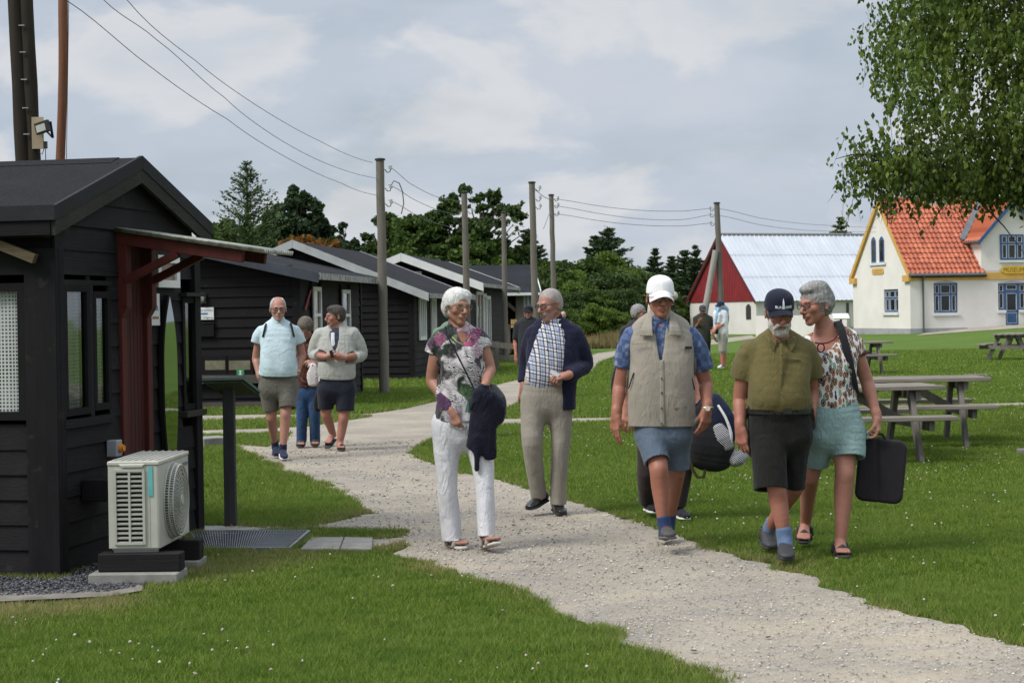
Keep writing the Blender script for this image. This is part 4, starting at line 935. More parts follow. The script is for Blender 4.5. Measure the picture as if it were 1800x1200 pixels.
def build_barn():
 th = R(25); Y = 108.; c = at(1330, 587, Y); F = Fr((c.x, Y, 0), th); root = empty('white_barn', (c.x, Y, 0), th, 'barn with white walls, red gable cladding and pale metal roof', 'barn')
 pk = F.side(1267, 414, 0); D = 2 * pk.y; zr = pk.z; ze = F.front(1332, 524).z; zs = F.side(1330, 529, -.05).z; Lb = 17
 print('barn', D, zr, ze)
 wm = wall_white('barn_wash', (.57, .55, .515), (.67, .65, .62)); b = MB(); b.b2((0, 0, -.4), (Lb, D, ze)); b.build('wall', wm, root)
 k = (zr - ze) / (D / 2)
 g = MB(); n = int(D / .19)
 for i in range(n):
  y0 = D * i / n; y1 = D * (i + .82) / n; z0 = min(ze + min(y0, D - y0) * k, ze + min(y1, D - y1) * k)
  g.prism([(-.06, y0, zs), (-.06, y1, zs), (-.06, y1, ze + min(y1, D - y1) * k), (-.06, y0, ze + min(y0, D - y0) * k)], (.03, 0, 0))
 g.prism([(-.03, 0, zs), (-.03, D, zs), (-.03, D, ze), (-.03, D / 2, zr), (-.03, 0, ze)], (.029 + .3, 0, 0))
 g.build('red_gable', simple('barn_red', (.21, .017, .020), .6, .12, 2), root)
 t = NT('barn_roof'); x = t.sep(); n1 = t.noise(.5, 4, .6); n2 = t.noise(1, 6, .7, vec=t.map(scale=(3, .4, .4)))
 t.col(t.mix(t.ramp(n2, [(.45, 0), (.8, .5)]), t.ramp(n1, [(.3, (.46, .50, .55)), (.7, (.55, .58, .62))]), (.36, .39, .44))).rough(.45).spec(.4); mr = t.done()
 for s_ in (0, 1):
  ya, yb = (-.25, D / 2) if s_ == 0 else (D + .25, D / 2); za = ze - .25 * k + .05; L_ = math.hypot(yb - ya, zr - za)
  V = []; Fs = []; m = int(Lb / .32); ny, nz = -(zr + .05 - za) / L_, (yb - ya) / L_
  if nz < 0: ny, nz = -ny, -nz
  prof = [(0, 0), (.70, 0), (.76, .05), (.88, .05), (.94, 0)]
  xs = [(-.2 + (Lb + .3) * (i + p[0]) / m, p[1]) for i in range(m) for p in prof]
  for r_, (f0, f1) in enumerate(((0, .36), (.355, .69), (.685, 1.0))):
   b0 = len(V); up_ = .012 * (2 - r_) * -1 + .03
   for xx, h in xs:
    for f_, e_ in ((f0, .02), (f1, 0.0)): V.append((xx, ya + (yb - ya) * f_ + ny * (h + e_), za + (zr + .05 - za) * f_ + nz * (h + e_)))
   for i in range(len(xs) - 1): Fs.append((b0 + 2 * i, b0 + 2 * i + 2, b0 + 2 * i + 3, b0 + 2 * i + 1))
  me = bpy.data.meshes.new('roof'); me.from_pydata(V, [], Fs); add_mesh('roof', me, mr, root)
 b = MB(); b.tube([(-.2, D / 2, zr + .08), (Lb + .1, D / 2, zr + .08)], .09, 8); b.build('ridge', simple('ridge_dark', (.20, .20, .21), .6), root)
 for y0, y1 in ((-.25, D / 2), (D + .25, D / 2)):
  b = MB(); za = ze - .25 * k; b.prism([(-.24, y0, za + .1), (-.24, y1, zr + .12), (-.24, y1, zr - .1), (-.24, y0, za - .12)], (.03, 0, 0)); b.build('verge_board', simple('barn_dark_red', (.10, .012, .014), .6), root)
 p = F.side(1311.5, 561, -.02); q = F.side(1319.5, 535, -.02); y0, y1 = sorted((p.y, q.y)); f = MB(); n = 8
 arc = [(-.03, y1 + (y0 - y1) * i / n, q.z - .15 + .18 * math.sin(math.pi * i / n)) for i in range(n + 1)]
 f.prism([(-.03, y0, p.z), (-.03, y1, p.z)] + arc, (.029, 0, 0)); f.build('window', simple('barn_window', (.05, .045, .045), .4), root)
 p = F.front(1488, 562, -.02); q = F.front(1492, 532, -.02); f = MB(); f.b2((p.x, -.03, p.z), (q.x, -.001, q.z)); f.build('hatch', simple('barn_window2', (.06, .045, .035), .5), root)
 # low white garden wall between barn and museum
 a = at(1332, 583, 97); b_ = at(1492, 583, 93); w_ = MB(); w_.bar((a.x, a.y, .5), (b_.x, b_.y, .5), .35, 2.1); a0 = at(1337, 555, 97); 
 o = MB(); o.bar((a.x, a.y, .3), (b_.x, b_.y, .3), .35, 2 * (a0.z - .3)); oo = o.build('garden_wall', wm, None); tag(oo, 'low white rendered garden wall between barn and museum', 'wall')
 c2 = at(1478, 556, 91); st = empty('info_stand', (c2.x, 91, 0), 0, 'small white-topped info stand before the museum gable', 'info stand')
 f = MB(); f.b2((-.05, -.05, 0), (.05, .05, c2.z)); f.build('post', M_BLKZ, st); f = MB(); f.box((0, 0, c2.z), (.8, .5, .06), Matrix.Rotation(R(30), 3, 'X')); f.build('panel', M_WHITE, st)
build_barn()
# ================================================================ POLES, WIRES, HEAT PUMP, TABLES
M_POLE = wood_mat('pole_wood', (.115, .104, .084), (.20, .185, .158), 2, .6, .85, .6)
M_POLED = wood_mat('pole_dark', (.014, .011, .008), (.036, .028, .018), 2, .6, .85, .6)
M_POLER = wood_mat('pole_red', (.12, .045, .022), (.20, .09, .05), 2, .6, .8, .6)
M_MET = simple('black_metal', (.012, .012, .013), .45, .2, 8, .1)
M_PORC = simple('porcelain', (.42, .44, .43), .25, .05, 8)
POLES = {}
def pole(key, top, base, Y, r, mat, lab, group=None, ins=(), cap=True, extra=None):
 T = at(*top, Y); B = at(*base, Y); g = g1(B.x, Y); B = B + (T - B) * ((g - B.z) / (T.z - B.z)) if abs(T.z - B.z) > .1 else B
 root = empty('telegraph_pole', B, 0, lab, 'pole', group); n = 14; T0 = T - B; rr = random.Random(key)
 pts = [T0 * (i / n) + Vector((rr.uniform(-.006, .006), rr.uniform(-.006, .006), 0)) * (i not in (0, n)) for i in range(-1, n + 1)]
 m = MB(); m.tube(pts, [r * (1.1 - .22 * max(i, 0) / n) * rr.uniform(.98, 1.02) for i in range(-1, n + 1)], 12); m.build('pole', mat, root, True)
 if cap:
  c = MB(); c.tube([T0, T0 + Vector((0, 0, .03)), T0 + Vector((0, 0, .045))], [r * 1.15, r * 1.15, r * .5], 12); c.build('pole_cap', M_MET, root)
 pos = []
 for (py, sx) in ins:
  P = at(top[0], py, Y) - B; f = P.z / T0.z; q = T0 * f; x = r * .95
  b = MB(); b.tube([q + Vector((sx * x, 0, 0)), q + Vector((sx * (x + .05), 0, -.06)), q + Vector((sx * (x + .10), 0, -.05)), q + Vector((sx * (x + .115), 0, .0))], .009, 6); br = b.build('insulator_hook', M_MET, root)
  b = MB(); c_ = q + Vector((sx * (x + .115), 0, 0)); b.tube([c_, c_ + Vector((0, 0, .035)), c_ + Vector((0, 0, .04)), c_ + Vector((0, 0, .075)), c_ + Vector((0, 0, .085))], [.032, .036, .022, .027, .012], 10); b.build('insulator', M_PORC, br, True)
  pos.append(B + c_ + Vector((0, 0, .05)))
 POLES[key] = (root, pos, B, T); return root
G_ = 'telegraph poles along the path'
pole('a', (668, 282), (676, 693), gp(676, 693).y, .090, M_POLE, 'nearest grey telegraph pole, standing on grass before the second barrack', G_, ((298, 1), (331, 1), (358, 1)))
ra, pa, Ba, Ta = POLES['a']
b = MB(); q = pa[1] - Ba; b.tube([q, q + Vector((.06, 0, .09)), q + Vector((.16, 0, .04)), q + Vector((.22, 0, -.12)), q + Vector((.24, 0, -.35)), q + Vector((.19, 0, -.55))], .010, 6); b.build('loose_cable', M_MET, ra)
pole('b', (816, 339), (823, 650), 47.5, .090, M_POLE, 'telegraph pole rising behind the white-haired woman', G_, ((350, 1), (372, 1)))
pole('c', (885, 374), (889, 632), 57, .085, M_POLE, 'telegraph pole beside the low timber rail', G_, ((385, -1),))
pole('d', (935, 322), (943, 655), 44.5, .085, M_POLE, 'tall telegraph pole behind the man in navy cardigan, left of the thinner one', G_, ((332, 1), (350, 1), (364, 1)))
pole('e', (969, 344), (977, 648), 50, .075, M_POLE, 'thinner telegraph pole right of the tall one, above the cardigan man', G_, ((350, 1), (362, 1), (376, 1)))
pole('f', (1260, 358), (1272, 652), 50.5, .085, M_POLE, 'telegraph pole with a slanting prop in front of the red barn gable', G_, ((367, -1), (378, -1), (393, -1)))
T_ = at(1258, 440, 50.4); B_ = at(1220, 652, 50.4); b = MB(); Bf = POLES['f'][2]; b.tube([(T_ - Bf), (B_ - Bf) + Vector((0, 0, -.05))], [.085, .10], 12)
b.build('prop', wood_mat('prop_wood', (.26, .24, .22), (.38, .36, .33), 2, .6), POLES['f'][0], True)
# big double pole and reddish mast behind the near hut
Yp = 15.6
big = empty('double_pole', (at(50, 283, Yp).x, Yp, 0), 0, 'thick dark double pole rising behind the black hut roof', 'pole')
L0 = Vector(big.location)
for dx, r_ in ((-.052, .062), (.045, .058)):
 m = MB(); n = 16; P0 = at(52, 300, Yp) - L0 + Vector((dx, 0, 0)); P1 = at(34, -60, Yp) - L0 + Vector((dx, 0, 0)); d = (P1 - P0) / (P1.z - P0.z)
 m.tube([P0 + d * (z - P0.z) for z in np.linspace(-.2, 4.9, n)], [r_ * random.uniform(.95, 1.06) for _ in range(n)], 12); m.build('pole', M_POLED, big, True)
b = MB()
for py in (45, 92, 140, 190, 236): q = at(36 + py * .045, py, Yp - .07) - L0; b.box(q, (.05, .012, .008))
b.build('staple', simple('staple', (.35, .36, .37), .4, metal=.6), big)
fl = empty('floodlight', at(66, 235, Yp - .06), 0, 'black floodlight on a pale board fixed to the dark double pole', 'floodlight')
L1 = Vector(fl.location)
def q_(px, py, Y=Yp - .06): return at(px, py, Y) - L1
b = MB(); a_ = q_(57, 262); c_ = q_(76, 206); b.b2((a_.x, -.012, a_.z), (c_.x, .012, c_.z)); b.build('board', wood_mat('pale_board', (.30, .24, .15), (.40, .33, .22), 2), fl)
Rm = Matrix.Rotation(R(-12), 3, 'Y') @ Matrix.Rotation(R(-30), 3, 'Z'); cc = q_(75, 224, Yp - .14)
b = MB(); b.box(cc, (.155, .035, .10), Rm); hd = b.build('lamp_head', M_MET, fl, bevel=.006)
b = MB(); b.box(cc + Rm @ Vector((-.005, -.019, -.004)), (.105, .003, .06), Rm); b.build('lamp_glass', simple('lamp_pane', (.38, .39, .36), .2), hd)
b = MB(); b.bar(cc + Rm @ Vector((.08, .02, .03)), cc + Rm @ Vector((.03, .06, -.10)), .02, .012); b.bar(cc + Rm @ Vector((.03, .06, -.10)), cc + Rm @ Vector((-.02, .05, -.02)), .02, .012); b.build('lamp_bracket', M_MET, fl)
b = MB(); p = q_(80, 255); b.box(p, (.03, .03, .06)); b.build('junction_box', M_MET, fl)
b = MB(); b.tube([p, p + Vector((-.03, 0, -.08)), p + Vector((-.07, 0, -.05))], .004, 6); b.tube([p, p + Vector((.0, 0, -.16))], .004, 6); b.build('cable', M_MET, fl)
Y2 = 16.4; rm = empty('red_mast', (at(105, 283, Y2).x, Y2, 0), 0, 'slim reddish wooden mast with a thin cord behind the black hut', 'mast'); L2 = Vector(rm.location)
P0 = at(106, 300, Y2) - L2; P1 = at(111, -40, Y2) - L2; d = (P1 - P0) / (P1.z - P0.z); m = MB(); m.tube([P0 + d * (z - P0.z) + Vector((.012 * math.sin(z * 2.1), 0, 0)) for z in np.linspace(-.1, 4.9, 18)], [.043 * random.uniform(.93, 1.07) for _ in range(18)], 10); m.build('mast', M_POLER, rm, True)
m = MB(); m.tube([P0 + d * (z - P0.z) + Vector((.055, 0, 0)) for z in (.0, 2, 4.6)], .003, 5); m.build('cord', M_MET, rm)
# wires: follow the measured curves, distance runs evenly along the real line
def wire(pts, Y0, Y1, r, lab, mat=M_MET, grp='telegraph wires'):
 x0, x1 = pts[0][0], pts[-1][0]; P = []
 import itertools
 for i in range(len(pts) - 1):
  for k in range(6):
   t = k / 6; px = pts[i][0] * (1 - t) + pts[i + 1][0] * t
   p0 = pts[max(i - 1, 0)]; p1 = pts[i]; p2 = pts[i + 1]; p3 = pts[min(i + 2, len(pts) - 1)]
   py = .5 * (2 * p1[1] + (p2[1] - p0[1]) * t + (2 * p0[1] - 5 * p1[1] + 4 * p2[1] - p3[1]) * t * t + (3 * p1[1] - p0[1] - 3 * p2[1] + p3[1]) * t ** 3)
   P.append((px, py))
 P.append(pts[-1]); V = []
 for px, py in P:
  f = (px - x0) / (x1 - x0); V.append(at(px, py, 1 / ((1 - f) / Y0 + f / Y1)))
 m = MB(); O = V[0]; m.tube([v - O for v in V], r, 5); o = m.build('overhead_wire', mat); o.location = O; tag(o, lab, 'wire', grp)
Ya = POLES['a'][2].y; MW = simple('wire_grey', (.10, .10, .11), .5)
wire([(45, -62), (118, 2), (265, 118), (400, 210), (500, 275), (600, 322), (661, 343)], 15.6, Ya, .0045, 'lowest of the three wires falling from top left to the nearest telegraph pole', MW)
wire([(45, -118), (182, 0), (275, 70), (395, 172), (480, 238), (570, 286), (660, 313)], 15.6, Ya, .0045, 'middle of the three wires falling from top left to the nearest telegraph pole', MW)
wire([(45, -190), (223, 0), (345, 108), (450, 185), (560, 247), (655, 286)], 15.6, Ya, .0045, 'uppermost of the three wires falling from top left to the nearest telegraph pole', MW)
wire([(683, 293), (720, 322), (765, 345), (812, 354)], Ya, 47.5, .006, 'upper wire between the nearest telegraph pole and the next', MW)
wire([(683, 325), (730, 352), (780, 372), (812, 377)], Ya, 47.5, .006, 'middle wire between the nearest telegraph pole and the next', MW)
wire([(683, 352), (740, 382), (780, 396), (813, 402)], Ya, 47.5, .006, 'lower wire between the nearest telegraph pole and the next', MW)
for a, b_, c_, nm in ((350, 370, 366, 'upper'), (362, 385, 377, 'middle'), (376, 396, 392, 'lower')):
 wire([(975, a), (1060, (a + b_) / 2 + 3), (1130, b_), (1200, b_ + 1), (1254, c_)], 50, 50.5, .007, nm + ' wire crossing the sky from the thinner pole to the barn pole', MW)
wire([(1264, 367), (1340, 384), (1420, 394), (1540, 400)], 50.5, 80, .007, 'upper wire running from the barn pole towards the museum roof', MW)
wire([(1264, 379), (1340, 396), (1420, 405), (1540, 408)], 50.5, 80, .007, 'lower wire running from the barn pole towards the museum roof', MW)
wire([(940, 334), (955, 345), (966, 350)], 44.5, 50, .009, 'short wire between the tall pole and the thinner pole', MW)
wire([(966, 376), (955, 402)], 50, 47, .009, 'stay wire hanging from the thinner pole', MW)
# ---------------- heat pump
def build_ac():
 tn = .045; ang = -math.atan(tn); near = at(281, 966, 10.45); ux = Vector((math.cos(ang), math.sin(ang), 0))
 W, Dp, H = .30, .76, 0
 zb = near.z; zt = at(281, 811, 10.45).z; H = zt - zb; O = Vector((near.x, near.y, 0))
 root = empty('heat_pump', O, ang, 'white heat pump outdoor unit with round fan grille on black beams', 'heat pump')
 W = -( (at(191, 968, 10.45) - O).dot(ux))
 print('ac', O[:], W, H, zb)
 mc = simple('cream_enamel', (.40, .395, .345), .38, .10, 5, .06, 60); md = simple('ac_dark', (.012, .012, .012), .6); mgr = simple('cream_grille', (.36, .36, .315), .45, .12, 5); gsh = simple('grille_grey', (.20, .205, .18), .5, .2, 6)
 # casing: rounded vertical edges, hollow behind the side grille (openings cut as frame bars)
 t_ = .012; r = .012; b = MB(); z0, z1 = zb + .012, zt - .022
 gx0, gx1 = -W + .045, -.068 - 0; gz0, gz1 = zb + .045, zt - .055          # louvre opening on the -y face, x from -W..0
 gx1 = -W + (W * .69)
 # -y face as four strips round the opening
 b.b2((-W, 0, z0), (gx0, t_, z1)); b.b2((gx1, 0, z0), (-r, t_, z1)); b.b2((gx0, 0, z0), (gx1, t_, gz0)); b.b2((gx0, 0, gz1), (gx1, t_, z1))
 b.b2((-W, t_, z0), (-W + t_, Dp, z1)); b.b2((-W + t_, Dp - t_, z0), (0, Dp, z1)); b.b2((-t_, r, z0), (0, Dp - t_, z1)); b.b2((-W + .015, .015, zb), (-.015, Dp - .015, z0))
 b.prism([(-r, 0, z0), (-r * .3, r * .3, z0), (0, r, z0), (-r, r, z0)], (0, 0, z1 - z0)); b.build('casing', mc, root)
 b = MB(); b.b2((-W + .02, .06, z0), (-.02, .075, z1)); b.build('inner_coil', md, root)
 b = MB(); L_ = [(-W - .004, -.006), (.006, -.006), (.006, Dp + .004), (-W - .004, Dp + .004)]
 b.prism([(x, y, z1 + .001) for x, y in L_], (0, 0, .026)); 
 b.prism([(-W + .08, -.012, z1 - .012), (-.09, -.012, z1 - .012), (-.075, -.012, z1 + .012), (-W + .06, -.012, z1 + .012)], (0, .012, 0)); lid = b.build('lid', mc, root, bevel=.006)
 b = MB(); n = 7
 for i in range(n):
  x = -W + .025 + (W - .05) * i / (n - 1) ; b.b2((x - .007, .02, z1 + .0271), (x + .007, Dp - .02, z1 + .033))
 b.build('lid_rib', mc, lid, bevel=.002)
 # louvres
 b = MB(); n = 15
 for i in range(n + 1):
  z = gz0 + (gz1 - gz0) * i / n; b.prism([(gx0, .016, z - .004), (gx0, -.007, z - .007), (gx0, -.008, z + .002), (gx0, .014, z + .007)], (gx1 - gx0, 0, 0))
 mx = (gx0 + gx1) / 2; b.b2((mx - .006, -.010, gz0), (mx + .006, .010, gz1)); b.b2((gx0 - .012, -.011, gz0 - .012), (gx0 + .003, .003, gz1 + .012)); b.b2((gx1 - .003, -.011, gz0 - .012), (gx1 + .012, .003, gz1 + .012)); b.b2((gx0, -.011, gz0 - .013), (gx1, .002, gz0)); b.b2((gx0, -.011, gz1), (gx1, .002, gz1 + .013)); b.build('side_louvre', mgr, root)
 b = MB(); b.b2((-.060, -.0045, z1 - .175), (-.034, -.0005, z1 - .005)); b.build('teal_tape', simple('teal_tape', (.10, .36, .36), .4, .15), root)
 b = MB(); b.b2((-.053, -.001, z0), (-.051, .001, z1 - .18)); b.build('seam', gsh, root)
 # fan grille on the +x face
 cy, cz = Dp * .44, (z0 + z1) / 2 + .005; Rr = .222; mdir = MB()
 b = MB(); b.tube([(.001, cy, cz), (.012, cy, cz)], [Rr * .95, Rr * .95], 48); b.build('fan_well_shade', md, root)  # near-black disc on the closed casing stands in for shade behind the grille
 b = MB()                                   # deep ring of fine ribs
 for i in range(84):
  a = 2 * math.pi * i / 84; p = Vector((0, cy + Rr * math.cos(a), cz + Rr * math.sin(a))); q = Vector((.05, cy + Rr * .93 * math.cos(a), cz + Rr * .93 * math.sin(a))); b.bar(p, q, .0055, .005, up=(0, -math.sin(a), math.cos(a)))
 for rad, xx in ((1.0, .003), (.965, .026), (.93, .050)):
  b.tube([(xx, cy + Rr * rad * math.cos(a), cz + Rr * rad * math.sin(a)) for a in np.linspace(0, 2 * math.pi, 49)], .005, 6)
 for rad in np.linspace(.84, .22, 7):
  b.tube([(.052 + .004 * (1 - rad), cy + Rr * rad * math.cos(a), cz + Rr * rad * math.sin(a)) for a in np.linspace(0, 2 * math.pi, 37)], .0026, 4)
 for i in range(30):
  a0 = 2 * math.pi * i / 30; b.tube([(.052 + .004 * (1 - s_), cy + Rr * s_ * math.cos(a0 + .8 * (1 - s_)), cz + Rr * s_ * math.sin(a0 + .8 * (1 - s_))) for s_ in (.93, .75, .55, .35, .14)], .0016, 4)
 b.tube([(.052, cy, cz), (.062, cy, cz)], [Rr * .15, Rr * .12], 20); b.build('fan_grille', mgr, root)
 fb = MB()
 for i in range(3):
  for s_ in np.linspace(.2, .85, 8):
   a = 2 * math.pi * i / 3 + s_ * 1.1; w_ = .55 * (1 - abs(s_ - .6)); fb.quad((.018, cy + Rr * s_ * math.cos(a), cz + Rr * s_ * math.sin(a)), (.035, cy + Rr * s_ * math.cos(a + w_), cz + Rr * s_ * math.sin(a + w_)), (.035, cy + Rr * (s_ + .09) * math.cos(a + w_), cz + Rr * (s_ + .09) * math.sin(a + w_)), (.018, cy + Rr * (s_ + .09) * math.cos(a), cz + Rr * (s_ + .09) * math.sin(a)))
 fb.build('fan', simple('fan_grey', (.33, .33, .30), .5), root)
 b = MB(); b.b2((.001, Dp - .15, z1 - .055), (.003, Dp - .02, z1 - .035)); b.build('maker_mark', simple('badge_blue', (.05, .12, .20), .4), root)
 b = MB(); b.b2((.001, Dp - .06, z0 + .26), (.003, Dp - .015, z0 + .31)); lb = b.build('energy_label', simple('badge_green', (.02, .22, .10), .5), root)
 b = MB(); b.b2((.003, Dp - .052, z0 + .268), (.004, Dp - .025, z0 + .272)); b.b2((.003, Dp - .052, z0 + .282), (.004, Dp - .022, z0 + .286)); b.b2((.003, Dp - .052, z0 + .296), (.004, Dp - .03, z0 + .30)); b.build('label_print', M_WHITE, lb)
 b = MB(); b.b2((-W + .02, .03, zb - .015), (-.02, .06, zb)); b.b2((-W + .02, Dp - .15, zb - .015), (-.02, Dp - .12, zb)); b.build('foot_rail', simple('galv', (.35, .36, .36), .4, metal=.5), root)
 # black beams and concrete slabs
 A_ = Fr((O.x, O.y, 0), ang); mb_ = wood_dark('beam_black', (.010, .009, .009), .02)
 gy = .05; tw = []
 b = MB(); x0 = A_.front(172, 990, -.03).x; x1 = A_.front(317, 990, -.03).x; b.b2((x0, -.03, .075), (x1, .09, zb - .015)); b.build('support_beam', mb_, root, bevel=.006)
 b = MB(); b.b2((x0 + .02, Dp - .19, .06), (x1 - .02, Dp - .07, zb - .015)); b.build('support_beam', mb_, root, bevel=.006)
 b = MB(); s0 = A_.front(155, 1015, -.10).x; s1 = A_.front(312, 1015, -.10).x; b.b2((s0, -.10, -.02), (s1, .16, .074)); o = b.build('concrete_slab', simple('concrete', (.20, .195, .175), .9, .25, 9, .5, 80), None, bevel=.006); o.location = O; o.rotation_euler = (0, 0, ang); tag(o, 'pale concrete slab under the front beam of the heat pump', 'slab')
 b = MB(); b.b2((s0 + .05, Dp - .23, -.02), (s1 - .02, Dp + .02, .058)); o = b.build('concrete_slab', MATS['concrete'], None, bevel=.006); o.location = O; o.rotation_euler = (0, 0, ang); tag(o, 'pale concrete slab under the rear beam of the heat pump', 'slab')
 # things on the hut wall behind it
 F = FA_
 p = F.side(187, 803, .02); q = F.side(208, 770, .02); g = empty('isolator_switch', F.O + F.ux * .02 + F.uy * p.y + Vector((0, 0, p.z)), F.a, 'grey switch box with orange rotary knob above the heat pump', 'switch box')
 h = q.z - p.z; b = MB(); b.b2((0, 0, 0), (.07, .09, h)); b.build('box', simple('switch_grey', (.24, .26, .28), .4, .08), g, bevel=.005)
 b = MB(); b.tube([(.07, .05, h * .5), (.085, .05, h * .5), (.086, .05, h * .5), (.10, .05, h * .5)], [.028, .028, .02, .02], 16); b.build('knob', simple('knob_orange', (.60, .22, .02), .4), g)
 p = F.side(130, 868, .0); q = F.side(190, 843, .0); g = MB(); g.b2((0, 0, 0), (.16, .30, .13)); o = g.build('wall_box', M_BLKZ, None, bevel=.004); o.location = F.O + F.ux * .025 + F.uy * (p.y + .05) + Vector((0, 0, p.z - .05)); o.rotation_euler = (0, 0, F.a); tag(o, 'black wooden box fixed low on the hut wall left of the heat pump', 'box')
build_ac()
# ---------------- ground bits near the hut
def build_near_ground():
 stone = [(-60, 1016), (101, 1024), (150, 1002), (205, 985), (250, 1010), (256, 1034), (190, 1046), (-60, 1056)]
 P = rect_ground(stone); NOGRASS.append(P)
 t = NT('slate_bed'); n = t.noise(60, 4, .7); t.col(t.ramp(n, [(.3, (.02, .02, .022)), (.7, (.08, .08, .085))])).rough(.9); sheet('slate_bed', P, t.done(), .008, .3)
 A = np.array(P); lo, hi = A.min(0), A.max(0); Q = RNG.random((9000, 2)) * (hi - lo) + lo; Q = Q[pip(P, Q)]
 m = len(Q); v = np.array([(1, 0, 0), (0, 1, 0), (-1, 0, 0), (0, -1, 0), (0, 0, 1), (0, 0, -1)], float); f = np.array([(0, 1, 4), (1, 2, 4), (2, 3, 4), (3, 0, 4), (1, 0, 5), (2, 1, 5), (3, 2, 5), (0, 3, 5)])
 r = .006 + .010 * RNG.random(m) ** 2; J = v[None] * (1 + .7 * (RNG.random((m, 6, 1)) - .5)) * r[:, None, None] * np.array([1.4, 1, .45]); a = RNG.random(m) * 6.28; c, s = np.cos(a), np.sin(a); tl = (RNG.random(m) - .5) * 1.4
 X = J[..., 0] * c[:, None] - J[..., 1] * s[:, None]; Y = J[..., 0] * s[:, None] + J[..., 1] * c[:, None]; Z = J[..., 2] + J[..., 0] * np.sin(tl)[:, None]
 V = np.stack([X, Y, Z], -1) + np.c_[Q, .014 + .012 * RNG.random(m)][:, None, :]
 t = NT('slate_chips'); n = t.noise(38, 2); t.col(t.ramp(n, [(.35, (.022, .023, .026)), (.55, (.065, .067, .073)), (.72, (.20, .21, .22))])).rough(.6)
 me = np_mesh('slate_chips', V.reshape(-1, 3), (f[None] + (np.arange(m) * 6)[:, None, None]).reshape(-1), np.full(m * 8, 3)); tag(add_mesh('slate_chips', me, t.done()), 'dark slate chippings along the foot of the black hut', 'chippings', kind='stuff')
 mk = simple('edging_stone', (.16, .145, .125), .9, .3, 9, .5, 60)
 strip = [(-60, 1050), (190, 1040), (252, 1030), (250, 1044), (190, 1054), (-60, 1066)]; sheet('edging_strip', rect_ground(strip), mk, .022, .3); NOGRASS.append(rect_ground([(a_, b_ + (2 if b_ > 1045 else 0)) for a_, b_ in strip]))
 # grating mat
 Pg = [gp(335, 937), gp(544, 937), gp(509, 968), gp(350, 968)]; NOGRASS.append([(p.x, p.y) for p in Pg])
 o = Pg[3]; e1 = Pg[2] - Pg[3]; e2 = Pg[0] - Pg[3]; e3 = Pg[1] - Pg[2]; root = empty('metal_grating', (o.x, o.y, .0), 0, 'galvanised metal grating mat in the ground beside the heat pump', 'grating')
 mg = simple('galvanised', (.20, .22, .24), .45, .2, 5, .1, metal=.5); b = MB()
 def S_(u, v): return Vector((0, 0, 0)) + e1 * u + (e2 * (1 - u) + e3 * u) * v
 n = 44
 for i in range(n + 1): b.bar(S_(i / n, 0) + Vector((0, 0, .012)), S_(i / n, 1) + Vector((0, 0, .012)), .004, .02)
 for j in range(1, 7): b.bar(S_(0, j / 7) + Vector((0, 0, .010)), S_(1, j / 7) + Vector((0, 0, .010)), .004, .012)
 b.build('bars', mg, root); b = MB()
 for u0, v0, u1, v1 in ((0, 0, 1, 0), (0, 1, 1, 1), (0, 0, 0, 1), (1, 0, 1, 1)): b.bar(S_(u0, v0) + Vector((0, 0, .012)), S_(u1, v1) + Vector((0, 0, .012)), .014, .026)
 b.build('frame', mg, root); sheet('grating_pit', [(p.x, p.y) for p in Pg], simple('pit', (.05, .045, .04), .95, .4, 20), .004, .5)
 # concrete pavers and a threshold strip
 for i, (q, lb) in enumerate((([(548, 949), (604, 949), (596, 970), (528, 970)], 'left paving slab between grating and gravel path'), ([(606, 949), (655, 950), (654, 970), (598, 970)], 'right paving slab between grating and gravel path'))):
  Q = rect_ground(q); NOGRASS.append(Q); c = np.mean(Q, 0); m = MB(); m.prism([(x - c[0], y - c[1], 0) for x, y in Q], (0, 0, .02)); o = m.build('paving_slab', simple('paver' + str(i), (.22, .21, .185), .9, .25, 8, .5, 90), None, bevel=.004); o.location = (c[0], c[1], .004); tag(o, lb, 'paving slab')
 Q = rect_ground([(350, 925), (430, 925), (468, 930), (440, 936), (350, 936)]); NOGRASS.append(Q); sheet('threshold_strip', Q, MATS['paver0'], .008, .4)
 # step stone in the grass by the barrack
 a = gp(347, 786); b_ = gp(395, 783); m = MB(); m.bar((a.x, a.y, .05), (b_.x, b_.y, .05), .35, .13); o = m.build('step_stone', MATS['concrete'], None, bevel=.01); tag(o, 'low pale concrete step in the grass behind the info stand', 'step')
build_near_ground()
# ---------------- lectern shaped info stand
def build_stand():
 B = gp(406, 925); Y = B.y; st = empty('info_lectern', (B.x, Y, 0), 0, 'dark timber info lectern with green-edged slanted board on the grass', 'info stand'); q = lambda px, py, yy: at(px, py, yy) - Vector((B.x, Y, 0))
 top = q(402, 676, Y).z; m = MB(); lean = q(402, 676, Y).x; m.bar((0, 0, -.05), (lean, 0, top), .082, .082, up=(0, 1, 0)); m.build('post', wood_dark('post_grey', (.028, .029, .030), .10, 2), st, bevel=.004)
 P = [q(351, 664, Y - .24), q(428, 662, Y - .14), q(458, 686, Y + .24), q(392, 690, Y + .14)]
 n_ = (P[1] - P[0]).cross(P[3] - P[0]).normalized(); n_ = n_ if n_.z > 0 else -n_
 m = MB(); m.prism(P, -n_ * .022); bd = m.build('board', simple('board_green', (.012, .045, .03), .5, .3, 5), st)
 c = sum(P, Vector()) / 4; m = MB(); m.prism([c + (p - c) * .86 - n_ * .023 for p in P], -n_ * .012); m.build('batten', wood_mat('board_under', (.05, .06, .03), (.08, .09, .05), 0), bd)
 m = MB(); m.prism([c + (p - c) * .95 + n_ * .001 for p in P], n_ * .004); m.build('panel', simple('panel_print', (.30, .33, .28), .3, .5, 9), bd)
build_stand()
